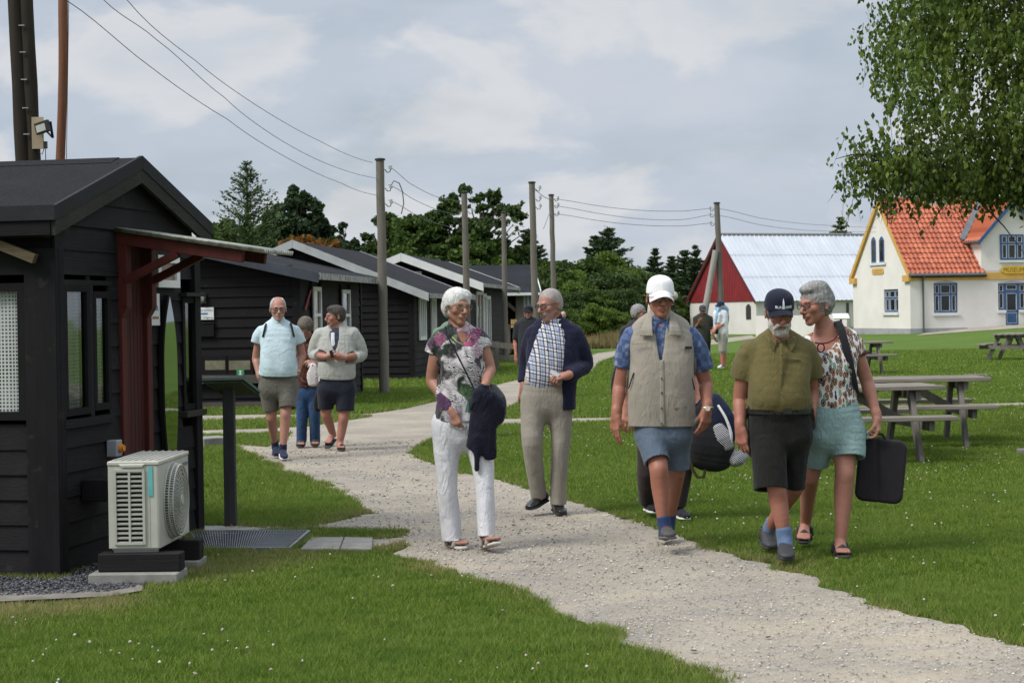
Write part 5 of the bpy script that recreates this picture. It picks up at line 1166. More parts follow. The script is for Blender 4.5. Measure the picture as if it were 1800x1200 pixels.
# ---------------- picnic tables
M_PIC = wood_mat('picnic_wood', (.15, .135, .112), (.27, .245, .21), 0, .7, .85, .5); M_PICD = wood_mat('picnic_frame', (.12, .11, .095), (.21, .195, .175), 2, .7, .85, .5)
def make_table(L=1.9):
 root = empty('picnic_table', (0, 0, 0), 0, 'x', 'picnic table', 'picnic tables on the lawn'); H = .74; r = random.Random(2)
 m = MB()
 for i in range(5): y = -.34 + .17 * i; m.box((r.uniform(-.01, .01), y, H - .02 + r.uniform(-.002, .002)), (L, .145, .04))
 m.build('table_top', M_PIC, root, bevel=.004)
 for sy in (-1, 1):
  m = MB()
  for k in range(2): m.box((r.uniform(-.01, .01), sy * (.62 + .15 * k), .445), (L, .135, .04))
  m.build('bench', M_PIC, root, bevel=.004)
 for sx in (-1, 1):
  x = sx * (L / 2 - .30)
  for sy in (-1, 1): m = MB(); m.bar((x, sy * .24, H - .045), (x, sy * .60, -.03), .05, .10, up=(0, 1, 0)); m.build('leg', M_PICD, root, bevel=.003)
  m = MB(); m.box((x + .055 * sx, 0, .375), (.05, 1.55, .10)); m.build('bench_beam', M_PICD, root); m = MB(); m.box((x + .05 * sx, 0, H - .09), (.05, .72, .09)); m.build('top_beam', M_PICD, root)
  m = MB(); m.bar((x - sx * .02, 0, .38), (x - sx * .55, 0, H - .05), .09, .04, up=(0, 1, 0)); m.build('brace', M_PICD, root)
 return root
def place_tables():
 t0 = make_table(); specs = []
 e = at(1642, 706, 18.1); specs.append((e.x - .95 * math.cos(R(4)), 18.1, 4, 'nearest weathered picnic table, partly behind the woman with the backpack'))
 e = at(1730, 691, 19.9); specs.append((e.x - .95, 20.0, -3, 'long weathered picnic table just behind the nearest one'))
 e = at(1568, 613, 40.5); specs.append((e.x - .93, 41.0, 5, 'small distant picnic table at the shoulder of the woman with the backpack'))
 e = at(1800, 600, 49); specs.append((e.x - .1, 49.6, 62, 'distant picnic table at the right edge of the lawn, seen from its end'))
 for i, (x, y, a, lb) in enumerate(specs):
  o = t0 if i == 0 else copy_tree(t0); o.location = (x, y, g1(x, y)); o.rotation_euler = (0, 0, R(a)); o['label'] = lb
place_tables()
for px0, px1, py, th_, lb in ((1695, 1739, 662, .05, 'dark weathered plank lying far out on the lawn'), (1788, 1830, 800, .07, 'short board lying in the grass at the right edge')):
 a = gp(px0, py); b_ = gp(px1, py); m = MB(); m.bar((a.x, a.y, .03), (b_.x, b_.y, .03), .18, th_); o = m.build('loose_board', M_PICD, None, bevel=.004); tag(o, lb, 'board')
# timber rail by the shelter
def rail():
 A = gp(865, 655); root = empty('timber_rail', (A.x, A.y, 0), 0, 'low grey timber rail and posts between gravel path and shelter', 'fence')
 q = lambda px, py, yy: at(px, py, yy) - Vector((A.x, A.y, 0)); Y = A.y
 for px, yy in ((864, Y), (873, Y + 1.2), (955, Y)):
  t_ = q(px, 600, yy); m = MB(); m.b2((t_.x - .06, yy - Y - .06, 0), (t_.x + .06, yy - Y + .06, t_.z)); m.build('post', M_POLE, root)
 m = MB(); a = q(858, 605, Y - .08); b_ = q(960, 613, Y - .08); m.bar(a, b_, .05, .14); m.build('rail', M_POLE, root)
 m = MB(); a = q(866, 627, Y + 1.3); b_ = q(960, 632, Y + 1.3); m.bar(a, b_, .06, .12); m.build('rail', M_POLE, root)
 m = MB(); a = q(866, 656, Y); b_ = q(898, 657, Y); m.bar(a, b_, .12, .10); m.build('sill_beam', M_POLE, root)
rail()
# ================================================================ TREES
def leaf_mat(name, c0, c1, c2, transl=.3):
 t = NT(name); a = t.n('Attribute'); a.attribute_name = 'tint'
 c = t.ramp(a.outputs['Fac'], [(0, c0), (.5, c1), (1, c2)]); t.col(c).rough(.6).spec(.2)
 tr = t.n('BsdfTranslucent'); t.put(tr.inputs[0], c); mx = t.n('MixShader'); mx.inputs[0].default_value = transl
 t.L.new(t.p.outputs[0], mx.inputs[1]); t.L.new(tr.outputs[0], mx.inputs[2]); t.L.new(mx.outputs[0], t.N['Material Output'].inputs[0]); return t.done()
M_LDARK = leaf_mat('leaves_dark', (.028, .052, .014), (.050, .086, .020), (.09, .130, .028))
M_LMID = leaf_mat('leaves_mid', (.032, .062, .012), (.060, .105, .017), (.105, .155, .027))
M_LBRI = leaf_mat('leaves_bright', (.055, .095, .015), (.10, .16, .022), (.15, .20, .034))
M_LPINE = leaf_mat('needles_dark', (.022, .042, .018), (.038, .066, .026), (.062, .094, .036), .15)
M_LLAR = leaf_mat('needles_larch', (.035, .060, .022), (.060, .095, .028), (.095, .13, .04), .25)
M_LBRO = leaf_mat('leaves_rust', (.06, .05, .012), (.20, .085, .012), (.30, .13, .02))
M_LBIR = leaf_mat('leaves_birch', (.045, .078, .015), (.092, .140, .022), (.19, .235, .042), .32)
M_BARK = simple('bark', (.045, .036, .028), .9, .3, 6, .6, 30)
def leaves(name, P, size, tint, mat, parent, rng, shape='rhomb', aim=None, asp=1.0):
 m = len(P); size = np.broadcast_to(size, (m,))
 n = rng.normal(size=(m, 3)); n /= np.linalg.norm(n, axis=1)[:, None]
 if aim is not None: a = aim + .45 * rng.normal(size=(m, 3))
 else: a = rng.normal(size=(m, 3))
 a /= np.linalg.norm(a, axis=1)[:, None]; b = np.cross(a, n); b /= np.linalg.norm(b, axis=1)[:, None] + 1e-9
 s = size[:, None]
 if shape == 'rhomb': C4 = [(-1, 0), (-.1, .62), (1, 0), (-.1, -.62)]
 else: C4 = [(-1, -.5), (-.6, .7), (1, .4), (.5, -.8)]
 V = np.stack([P + a * s * u * asp + b * s * v for u, v in C4], 1)
 me = np_mesh(name, V.reshape(-1, 3), np.arange(4 * m), np.full(m, 4))
 at_ = me.attributes.new('tint', 'FLOAT', 'POINT'); at_.data.foreach_set('value', np.repeat(np.clip(tint, 0, 1), 4).astype(np.float32))
 return add_mesh(name, me, mat, parent)
def broad_tree(kind_name, loc, H, Rr, mat, lab, seed, z0=.25, nblob=70, nleaf=170, lsz=.11, gap=.0, group=None, squash=1.0, blob=.30, trunk=.14, cat='tree'):
 """trunk, limbs towards each leaf mass, crown of small leaves in uneven masses"""
 nblob = int(nblob * 2.2); nleaf = int(nleaf * 1.15); blob *= .70
 rng = np.random.default_rng(seed); root = empty(kind_name, loc, rng.random() * 6, lab, cat, group)
 cz = H * (z0 + (1 - z0) * .52); rz = H * (1 - z0) * .5
 B = []
 while len(B) < nblob:
  p = rng.normal(size=3); p /= np.linalg.norm(p); r = rng.random() ** .45; p = p * r
  w_ = 1 + .35 * fbm(np.array([p]) * 1.3, 1.6, 2, seed)[0] * 2
  q = np.array([p[0] * Rr * w_, p[1] * Rr * w_ * squash, cz + p[2] * rz * w_])
  if q[2] < H * .06: continue
  B.append(q)
 B = np.array(B); rb = Rr * blob * (.55 + .7 * rng.random(nblob))
 cnt = (nleaf * (rb / rb.mean()) ** 2).astype(int); P = []; T = []
 for q, r, c in zip(B, rb, cnt):
  d = rng.normal(size=(c, 3)); d /= np.linalg.norm(d, axis=1)[:, None]; rr = r * (.25 + 1.05 * rng.random(c)[:, None] ** .8)
  P.append(q + d * rr * np.array([1.15, 1.15, .62])); T.append(np.full(c, rng.random() * .35) + rng.random(c) * .55)
 P = np.concatenate(P); T = np.concatenate(T)
 if kind_name == 'pine_tree': zf = np.clip(P[:, 2] / H, 0, 1.1)[:, None]; P[:, :2] *= 1.3 - .95 * zf ** 1.5
 k = fbm(P / Rr, 3.4, 2, seed + 5) > -.5 + gap + .27; P = P[k]; T = T[k]
 k = P[:, 2] > .1 * H * z0; P = P[k]; T = T[k]
 leaves('crown', P, lsz * (.6 + .8 * rng.random(len(P))), T, mat, root, rng, 'other')
 m = MB(); r0 = Rr * trunk * .55; tp = [Vector((0, 0, -.2))]
 for i in range(1, 6): tp.append(Vector((rng.normal() * .05 * Rr, rng.normal() * .05 * Rr, (cz + rz * .4) * i / 5)))
 m.tube(tp, [r0 * (1.1 - .17 * i) for i in range(6)], 7); m.build('trunk', M_BARK, root, True); m = MB()
 for q in B[::3]:
  i = min(5, max(1, int(q[2] / (cz + rz * .4) * 4))); a = tp[i]; b_ = Vector(q); mid = (a + b_) / 2 + Vector((0, 0, .05 * Rr)); m.tube([a, mid, b_], [r0 * .38, r0 * .24, r0 * .08], 5)
 m.build('limbs', M_BARK, root)
 return root
def conifer(kind_name, loc, H, Rr, mat, lab, seed, nwh=26, nb=9, lsz=.13, droop=.25, up=.0, z0=.08, dens=34, group=None, ragged=.25, power=1.0, cat='tree', tips=1.0):
 rng = np.random.default_rng(seed); root = empty(kind_name, loc, 0, lab, cat, group); P = []; A = []; T = []; m = MB()
 for w_ in range(nwh):
  f = (w_ + rng.random() * .6) / nwh; z = H * (z0 + (1 - z0) * f * .985)
  for k in range(nb):
   L = Rr * ((1 - f) ** power * (1 - ragged + ragged * 2 * rng.random()) + .03) ; a = rng.random() * 6.283
   d = np.array([math.cos(a), math.sin(a), up - droop * .3]); tvals = np.linspace(.0, 1, max(4, int(dens * L / Rr) + 3))
   line = np.array([0, 0, z]) + d * (tvals * L)[:, None]; line[:, 2] += -droop * L * tvals ** 2 + (droop * 1.0 + up) * L * .45 * tvals ** 3
   for rep in range(3):
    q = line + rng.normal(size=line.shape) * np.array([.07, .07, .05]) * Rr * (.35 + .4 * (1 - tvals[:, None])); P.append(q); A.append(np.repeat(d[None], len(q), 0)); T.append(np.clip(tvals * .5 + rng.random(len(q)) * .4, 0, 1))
   m.tube([Vector(line[0]), Vector(line[len(line) // 2]), Vector(line[-1])], [.022 * H / 10, .013 * H / 10, .005 * H / 10], 4)
 P = np.concatenate(P); A = np.concatenate(A); T = np.concatenate(T)
 leaves('crown', P, lsz * (.6 + .8 * rng.random(len(P))), T, mat, root, rng, 'rhomb', A, 1.5 * tips); m.build('branches', M_BARK, root)
 m = MB(); m.tube([(0, 0, -.2), (0, 0, H * .5), (0, 0, H * .97)], [H * .018, H * .010, H * .002], 7); m.build('trunk', M_BARK, root, True); return root
def tloc(px, Y, z=0): p = at(px, 550, Y); return (p.x, Y, g1(p.x, Y) + z)
def height_for(px, py, Y): return at(px, py, Y).z
def build_trees():
 # left group behind the barracks
 Y = 92; conifer('larch_tree', tloc(438, Y), height_for(442, 280, Y), 2.6, M_LLAR, 'tall thin see-through larch at the left of the tree line', 31, 30, 6, .06, .05, .42, .1, 24, None, .35, .72)
 Y = 97; broad_tree('pine_tree', tloc(523, Y), height_for(515, 318, Y), 2.3, M_LPINE, 'dark dense pine right of the thin larch', 42, .12, 95, 240, .11, .12, None, 1, .27)
 broad_tree('pine_tree', tloc(476, 99), height_for(470, 372, 99), 2.3, M_LMID, 'mid green tree between larch and dark pine', 43, .1, 60, 200, .11)
 broad_tree('pine_tree', tloc(566, 99), height_for(566, 366, 99), 1.5, M_LPINE, 'slim dark pine at the right shoulder of the dense pine', 47, .1, 44, 190, .105, .1)
 Y = 104; broad_tree('pine_tree', tloc(609, Y), height_for(607, 400, Y), 1.7, M_LPINE, 'small dark pine above the barrack roof', 44, .1, 45, 200, .11, .1)
 broad_tree('rowan_bush', tloc(548, 84), height_for(548, 408, 84), 1.9, M_LBRO, 'rust-orange leaved bush above the second barrack roof', 45, .2, 40, 150, .12, .1, cat='bush')
 broad_tree('leafy_tree', tloc(420, 100), height_for(420, 380, 100), 2.4, M_LMID, 'green leafy tree at the foot of the larch', 46, .1, 60, 180, .11)
 # middle group of broadleaf trees
 for i, (px, py, Y, Rr, g, lb, z0, nb_) in enumerate((
  (655, 440, 108, 1.6, .25, 'thin outer tree left of the nearest telegraph pole', .2, 34), (700, 385, 104, 2.5, .12, 'broad dark tree right of the nearest telegraph pole', .12, 62),
  (748, 368, 102, 2.2, .12, 'dark tree left of the second telegraph pole', .12, 60), (792, 352, 100, 1.6, .05, 'narrow upright tree beside the second telegraph pole', .15, 50),
  (850, 328, 99, 2.7, .34, 'tall open-crowned tree with sky showing through its limbs', .30, 66), (822, 420, 97, 2.3, .05, 'lower dense tree below the open-crowned one', .05, 55),
  (893, 436, 98, 2.2, .05, 'rounded tree right of the thin grey pole', .05, 50), (778, 440, 96, 2.4, .05, 'low green tree behind the white gable boards', .05, 50), (700, 440, 100, 2.6, .05, 'low green tree behind the second barrack roof', .05, 50))):
  broad_tree('leafy_tree', tloc(px, Y), height_for(px, py, Y), Rr, (M_LDARK, M_LDARK, M_LMID)[i % 3] if i != 4 else M_LDARK, lb, 60 + i, z0, nb_, 190, .11, g, 'broadleaf trees behind the barracks', 1, .27 if i != 4 else .2)
 # spruces on the skyline
 for i, (px, py, Y, Rr, lb) in enumerate(((932, 398, 112, 2.0, 'wispy dark spruce behind the tall pole'), (1072, 398, 118, 2.7, 'broad dark spruce with outstretched branches above the hedge'), (1050, 412, 119, 2.0, 'smaller spruce leaning into the broad one'),
  (1153, 434, 122, 1.3, 'small pointed spruce midway along the skyline'), (1205, 436, 124, 1.5, 'thin grey-green spruce left of the barn'), (1224, 430, 121, 1.3, 'dark little spruce next to the barn gable'), (1182, 448, 120, 1.2, 'stubby spruce between two taller skyline spruces'),
  (1481, 391, 150, 1.9, 'spruce top peeping over the metal barn roof'))):
  conifer('spruce_tree', tloc(px, Y), height_for(px, py, Y), Rr, M_LPINE, lb, 80 + i, 22, 9, .085, .18, .30, .06, 44, 'spruces on the skyline', .48, .75)
 # hedge of bushes and young trees in front of them: a few sources, copied
 kinds = []
 rnd = random.Random(9); spec = []
 rows = [ (99, 455, 18, 960, 1196, 1.0), (90, 478, 15, 950, 1190, .9), (84, 505, 14, 960, 1188, .8), (80, 540, 14, 965, 1180, .65)]
 src = {}
 mats = [M_LDARK, M_LMID, M_LBRI, M_LMID, M_LDARK]
 for k in range(5): src[k] = broad_tree('hedge_bush', (0, 0, 0), 4.0, 2.0, mats[k], 'x', 120 + k, .02, 46, 230, .085, .0, 'bushes of the hedge beyond the lawn', 1, .34, cat='bush')
 used = set(); words_ = ['dark', 'mid green', 'bright yellow-green', 'olive green', 'deep green']
 cnt = 0
 for (Y, py, n, x0, x1, sc) in rows:
  for i in range(n):
   px = x0 + (x1 - x0) * (i + rnd.uniform(.15, .85)) / n; yy = Y + rnd.uniform(-2.5, 2.5) + max(0, px - 1085) * .36
   k = rnd.randrange(5) if py < 530 else rnd.choice((1, 2, 2, 3))
   if k in used: o = copy_tree(src[k])
   else: o = src[k]; used.add(k)
   h = height_for(px, py + rnd.uniform(-12, 16) + (16 if px > 1100 else 8), yy); s = h / 4.3; sx = s * rnd.uniform(.75, 1.1) if py < 500 else s * rnd.uniform(.8, 1.15)
   o.location = tloc(px, yy); o.scale = (sx, sx, s); o.rotation_euler = (0, 0, rnd.uniform(0, 6.28)); cnt += 1
   row = {99: 'back row', 90: 'third row', 84: 'second row', 80: 'front row'}[Y]
   o['label'] = '%s bush in the %s of the hedge, %s' % (words_[k], row, 'number %d from the left' % (i + 1) if False else ordinal(i) + ' from the left')
 # far belt so that the skyline closes left and right
 for i in range(26):
  px = -200 + i * 92 + rnd.uniform(-20, 20); k = rnd.randrange(5); o = copy_tree(src[k]); yy = 150 + rnd.uniform(-8, 8)
  if 900 < px < 1260: yy += 10
  h = height_for(px, 502 + rnd.uniform(-12, 6), yy); s = h / 4.0; o.location = tloc(px, yy); o.scale = (s * 1.7, s * 1.7, s)
  o['group'] = 'far belt of bushes on the horizon'; o['label'] = 'bush of the far belt on the horizon, %s from the left' % ordinal(i)
 for k in src:
  if k not in used: src[k].location = tloc(1000 + 30 * k, 88); src[k]['label'] = 'rounded bush inside the hedge, %s' % words_[k]
def ordinal(i): return ['first', 'second', 'third', 'fourth', 'fifth', 'sixth', 'seventh', 'eighth', 'ninth', 'tenth', 'eleventh', 'twelfth', 'thirteenth', 'fourteenth', 'fifteenth', 'sixteenth', 'seventeenth', 'eighteenth', 'nineteenth', 'twentieth', 'twenty-first', 'twenty-second', 'twenty-third', 'twenty-fourth', 'twenty-fifth', 'twenty-sixth'][i]
def dry_grass():
 n = 15000; px = RNG.random(n); Y = 74 + 6 * RNG.random(n); x = (8 * 1.0 + (1250 - 900) / FP * 80 - (8)) * 0 + (px * 5.6 + 2.2)
 h = .28 + .40 * RNG.random(n) + .5 * vnoise(np.c_[x, Y, 0 * x], .7, 3); a = RNG.random(n) * 6.28; w_ = .03
 z = gz(x, Y); V = np.empty((n, 3, 3), np.float32)
 V[:, 0] = np.c_[x - w_ * np.cos(a), Y - w_ * np.sin(a), z]; V[:, 1] = np.c_[x + w_ * np.cos(a), Y + w_ * np.sin(a), z]; V[:, 2] = np.c_[x + .25 * (RNG.random(n) - .5), Y + .2 * (RNG.random(n) - .5), z + h]
 me = np_mesh('dry_grass', V.reshape(-1, 3), np.arange(3 * n), np.full(n, 3)); at_ = me.attributes.new('tint', 'FLOAT', 'POINT'); at_.data.foreach_set('value', np.repeat(RNG.random(n), 3).astype(np.float32))
 tag(add_mesh('dry_grass', me, leaf_mat('straw', (.10, .105, .03), (.21, .17, .075), (.33, .25, .12))), 'tall straw-coloured grass along the foot of the hedge', 'tall grass', kind='stuff')
def build_birch():
 rng = np.random.default_rng(77); base = (7.4, 21.5, 0); root = empty('birch_tree', base, 0, 'large drooping birch crown hanging in from the upper right', 'tree'); O = np.array(base, float)
 Cc = np.array([7.35, 21.3, 5.6]); Rx, Ry, Rz = 3.55, 3.1, 3.3
 T0 = Vector((0, 0, -.2)); m = MB(); tr = [Vector((0, 0, -.2)), Vector((.1, 0, 1.3)), Vector((-.05, .05, 2.8)), Vector((.05, 0, 4.6)), Vector((0, 0, 6.6)), Vector((.1, 0, 8.4))]
 m.tube(tr, [.24, .2, .17, .13, .08, .03], 12); t = NT('birch_bark'); n = t.noise(1, 5, .7, vec=t.map(scale=(5, 5, 22))); t.col(t.ramp(n, [(.42, (.42, .40, .36)), (.5, (.25, .23, .2)), (.58, (.04, .035, .03))])).rough(.8); m.build('trunk', t.done(), root, True)
 limbs = []
 def limb(a, b, sag, r0, n=7):
  a = np.array(a); b = np.array(b); P = [a + (b - a) * t_ + np.array([0, 0, sag * 4 * t_ * (1 - t_)]) + rng.normal(size=3) * .05 * (t_ > 0) for t_ in np.linspace(0, 1, n)]
  limbs.append((P, r0)); return P
 def W(px, py, Y): p = at(px, py, Y); return np.array([p.x, p.y, p.z]) - O
 ends = []
 main = [limb((0, 0, 2.5), W(1585, 305, 20.7), .18, .075, 9), limb((0, 0, 3.0), W(1500, 300, 20.6), .35, .05, 9)]
 for k in range(30):
  a = rng.uniform(0, 6.283); el = rng.uniform(-.25, 1.2); L = rng.uniform(.75, .98)
  e = Cc - O + np.array([Rx * math.cos(a) * math.cos(el), Ry * math.sin(a) * math.cos(el), Rz * math.sin(el)]) * L
  if e[0] + O[0] < 4.6: continue
  z = min(max(2.4, e[2] - rng.uniform(.6, 1.8)), 6.5); main.append(limb((0, 0, z), e, .25, .05))
 subs = []
 for P in main:
  for j in range(5):
   i = rng.integers(2, len(P)); d = rng.normal(size=3) * .55; d[2] -= .15; subs.append(limb(P[i], P[i] + d, .06, .016, 4))
 m = MB()
 for P, r0 in limbs: m.tube([Vector(p) for p in P], [r0 * (1 - .8 * i / (len(P) - 1)) for i in range(len(P))], 6)
 m.build('limbs', M_BARK, root)
 # hanging twigs with leaves
 pts = np.array([p for P, _ in limbs for p in P[1:]]); tw = []
 def inside(q, s=1.0):
  d = (q + O - Cc) / np.array([Rx, Ry, Rz]); return (d ** 2).sum() < s
 for k in range(13500):
  if rng.random() < .45:
   q = pts[rng.integers(len(pts))] + rng.normal(size=3) * .22
  else:
   d = rng.normal(size=3); d /= np.linalg.norm(d); r = rng.random() ** .30; w_ = 1 + .30 * fbm(np.array([d * 1.0]), 2.2, 2, 3)[0] * 2
   q = Cc - O + d * r * w_ * np.array([Rx, Ry, Rz])
  if q[2] < 2.85: continue
  if fbm(np.array([q]), 1.5, 2, 9)[0] < -.20 or q[0] + O[0] < np.interp(q[2], (2.3, 2.7, 3.3, 3.9, 4.6, 5.2, 9), (4.2, 3.9, 3.65, 3.8, 3.95, 4.4, 5.3)) + rng.random() * .5: continue
  tw.append((q, rng.uniform(.15, .42), rng.normal(size=2) * .25))
 # airy lobe low on the left, long bare twigs hanging
 for k in range(190):
  t_ = rng.random(); q = main[1][min(8, int(3 + t_ * 6))] + rng.normal(size=3) * np.array([.22, .3, .2]); tw.append((q, rng.uniform(.2, .5), rng.normal(size=2) * .4))
 for k in range(330):
  q = main[0][min(8, int(3 + rng.random() * 6))] + rng.normal(size=3) * np.array([.28, .35, .12]) + np.array([0, 0, .12]); tw.append((q, rng.uniform(.10, .26), rng.normal(size=2) * .4))
 P = []; A = []; T = []; m = MB(); tw = [t_ for t_ in tw if t_[0][0] + O[0] > 3.72 + .2 * rng.random() and t_[0][2] < 8.7]
 for i, (q, L, dr) in enumerate(tw):
  n_ = int(5 + L * 26); t_ = rng.random(n_); line = q[None] + np.stack([dr[0] * L * t_, dr[1] * L * t_, -L * t_ ** 1.1], 1)
  P.append(line + rng.normal(size=(n_, 3)) * .035); A.append(np.tile([0, 0, -1.0], (n_, 1))); T.append(np.full(n_, .35 * rng.random()) + .6 * rng.random(n_) ** 1.5)
  if i % 3 == 0 or i > len(tw) - 500: m.tube([Vector(q), Vector(q + np.array([dr[0] * L * .5, dr[1] * L * .5, -L * .5])), Vector(q + np.array([dr[0] * L, dr[1] * L, -L * 1.12]))], [.004, .003, .0015], 3)
 for k in range(36):
  q = main[1][rng.integers(3, 7)] + rng.normal(size=3) * .1; L = rng.uniform(.3, .55); m.tube([Vector(q), Vector(q + np.array([rng.normal() * .06, 0, -L * .5])), Vector(q + np.array([rng.normal() * .1, 0, -L]))], [.004, .003, .0015], 3)
 P = np.concatenate(P); A = np.concatenate(A); T = np.concatenate(T); print('birch leaves', len(P))
 leaves('crown', P, .036 * (.7 + .6 * rng.random(len(P))), T, M_LBIR, root, rng, 'rhomb', A, 1.0); m.build('twigs', M_BARK, root)
build_trees(); dry_grass(); build_birch()
# ================================================================ BODY MODELLER: smooth-union distance fields meshed with surface nets
FOLD = .6
class Field:
 def __init__(s, lo, hi, h):
  s.h = h; s.lo = np.array(lo, float); n = np.ceil((np.array(hi) - s.lo) / h).astype(int) + 1; s.n = n; s.d = np.full(n, .5, np.float32)
 def region(s, lo, hi, m):
  a = np.maximum(np.floor((np.array(lo) - m - s.lo) / s.h).astype(int), 0); b = np.minimum(np.ceil((np.array(hi) + m - s.lo) / s.h).astype(int) + 1, s.n)
  if (b <= a).any(): return None
  sl = tuple(slice(i, j) for i, j in zip(a, b))
  g = np.stack(np.meshgrid(*[s.lo[i] + s.h * np.arange(a[i], b[i]) for i in range(3)], indexing='ij'), -1).astype(np.float32); return sl, g
 def put(s, sl, d, k, op='add'):
  a = s.d[sl]
  if op == 'add':
   if k > 0: hh = np.clip(.5 + .5 * (a - d) / k, 0, 1); s.d[sl] = a * (1 - hh) + d * hh - k * hh * (1 - hh)
   else: s.d[sl] = np.minimum(a, d)
  elif op == 'sub':
   hh = np.clip(.5 - .5 * (a + d) / k, 0, 1) if k > 0 else 0; s.d[sl] = (a * (1 - hh) - d * hh + k * hh * (1 - hh)) if k > 0 else np.maximum(a, -d)
  elif op == 'and': s.d[sl] = np.maximum(a, d)
 def cone(s, a, b, ra, rb, k=.02, op='add'):
  a = np.array(a, float); b = np.array(b, float); r = max(ra, rb); q = s.region(np.minimum(a, b) - r, np.maximum(a, b) + r, k + 2.5 * s.h)
  if q is None: return
  sl, g = q; ab = b - a; t = np.clip(((g - a) @ ab) / max(ab @ ab, 1e-9), 0, 1); d = np.linalg.norm(g - a - t[..., None] * ab, axis=-1) - (ra + (rb - ra) * t); s.put(sl, d, k, op)
 def ell(s, c, r, M=None, k=.02, op='add'):
  c = np.array(c, float); r = np.array(r, float); R_ = r.max(); q = s.region(c - R_, c + R_, k + 2.5 * s.h)
  if q is None: return
  sl, g = q; p = g - c
  if M is not None: p = p @ M                       # M columns = local axes in world
  k0 = np.linalg.norm(p / r, axis=-1); k1 = np.linalg.norm(p / (r * r), axis=-1) + 1e-9; s.put(sl, k0 * (k0 - 1) / k1, k, op)
 def loft(s, pts, k=.02, side=(1, 0, 0), cap0='r', cap1='r', sup=2.0, sub=3, op='add', grow=0.0):
  """pts rows: x y z half-width half-depth; smooth tube with elliptical sections"""
  P = np.array(pts, float); n = len(P); Q = []
  for i in range(n - 1):
   p0 = P[max(i - 1, 0)]; p1 = P[i]; p2 = P[i + 1]; p3 = P[min(i + 2, n - 1)]
   for j in range(sub): t = j / sub; Q.append(.5 * (2 * p1 + (p2 - p0) * t + (2 * p0 - 5 * p1 + 4 * p2 - p3) * t * t + (3 * p1 - p0 - 3 * p2 + p3) * t ** 3))
  Q.append(P[-1]); Q = np.array(Q, np.float32); Q[:, 3:] = np.maximum(Q[:, 3:], .004) + grow; side = np.array(side, np.float32); m = len(Q); lo32 = s.lo
  rmax = Q[:, 3:].max(1)
  lo = (Q[:, :3] - rmax[:, None]).min(0); hi = (Q[:, :3] + rmax[:, None]).max(0); rg = s.region(lo, hi, k + 2.5 * s.h)
  if rg is None: return
  sl, g = rg; best = np.full(g.shape[:-1], .5, np.float32)
  base = np.array([q.start for q in sl])
  for i in range(m - 1):
   a, b = Q[i], Q[i + 1]; ab = b[:3] - a[:3]; L = np.linalg.norm(ab)
   if L < 1e-6: continue
   r_ = max(rmax[i], rmax[i + 1]) + k + 2.5 * s.h
   i0 = np.maximum(np.floor((np.minimum(a[:3], b[:3]) - r_ - s.lo) / s.h).astype(int) - base, 0); i1 = np.minimum(np.ceil((np.maximum(a[:3], b[:3]) + r_ - s.lo) / s.h).astype(int) + 1 - base, best.shape)
   if (i1 <= i0).any(): continue
   ss = tuple(slice(x, y) for x, y in zip(i0, i1)); gg = g[ss]
   u = ab / L; S_ = side - u * (side @ u); S_ /= np.linalg.norm(S_); F_ = np.cross(u, S_); p = gg - a[:3]; l = p @ u; t = np.clip(l / L, 0, 1)
   rel = p - (t * L)[..., None] * u; hw = a[3] + (b[3] - a[3]) * t; hd = a[4] + (b[4] - a[4]) * t; mn = np.minimum(hw, hd)
   xs = np.abs(rel @ S_) / hw; fs = np.abs(rel @ F_) / hd; al = l - t * L
   q = np.sqrt(xs * xs + fs * fs) if sup == 2 else (xs ** np.float32(sup) + fs ** np.float32(sup)) ** np.float32(1 / sup); d = (q - 1) * mn
   flat0 = cap0 == 'f' and i == 0; flat1 = cap1 == 'f' and i == m - 2
   al0 = np.abs(al)
   dr = (np.sqrt(q * q + (al0 / mn) ** 2) - 1) * mn; df = np.maximum(d, al0)
   before = al < 0
   dd = np.where(al0 < 1e-7, d, np.where(before, df if flat0 else dr, df if flat1 else dr)) if (flat0 or flat1) else dr
   best[ss] = np.minimum(best[ss], dd)
  s.put(sl, best, k, op)
 def plane_cut(s, c, n, lo=None, hi=None):
  """remove what lies on the side of n, optionally inside a box only"""
  n = np.array(n, float); n /= np.linalg.norm(n); rg = s.region(lo if lo is not None else s.lo, hi if hi is not None else s.lo + s.h * s.n, 0)
  if rg is None: return
  sl, g = rg; s.d[sl] = np.maximum(s.d[sl], ((g - np.array(c)) @ n).astype(np.float32))
 def hem(s, a, b):
  """clean cut at the open end of a sleeve or trouser leg"""
  a = np.array(a); b = np.array(b); u = b[:3] - a[:3]; u /= np.linalg.norm(u); R_ = max(b[3:]) * 1.12 + .006; rg = s.region(b[:3] - R_ - .02, b[:3] + R_ + .02, 0)
  if rg is None: return
  sl, g = rg; r = g - b[:3]; ax = r @ u; rad = np.linalg.norm(r - ax[..., None] * u, axis=-1); s.d[sl] = np.where(rad < R_, np.maximum(s.d[sl], ax), s.d[sl]).astype(np.float32)
 def noise(s, amp, freq, seed=0, ridge=False, lo=None, hi=None):
  idx = np.argwhere(np.abs(s.d) < max(.02, abs(amp) * 3))
  if not len(idx): return
  p = s.lo + idx * s.h
  if lo is not None: k = ((p > np.array(lo)) & (p < np.array(hi))).all(1); idx = idx[k]; p = p[k]
  q = p * np.array(freq, float); w_ = np.stack([vnoise(q * .5, 1, seed + 40), vnoise(q * .5, 1, seed + 50), vnoise(q * .5, 1, seed + 60)], -1) * .9
  v = vnoise(q + w_, 1, seed) + .5 * vnoise((q + w_) * 2.1, 1, seed + 7)
  if ridge: v = np.maximum(0, .22 - np.abs(v)) * 2.6 - .15
  s.d[tuple(idx.T)] += (amp * FOLD * v).astype(np.float32)
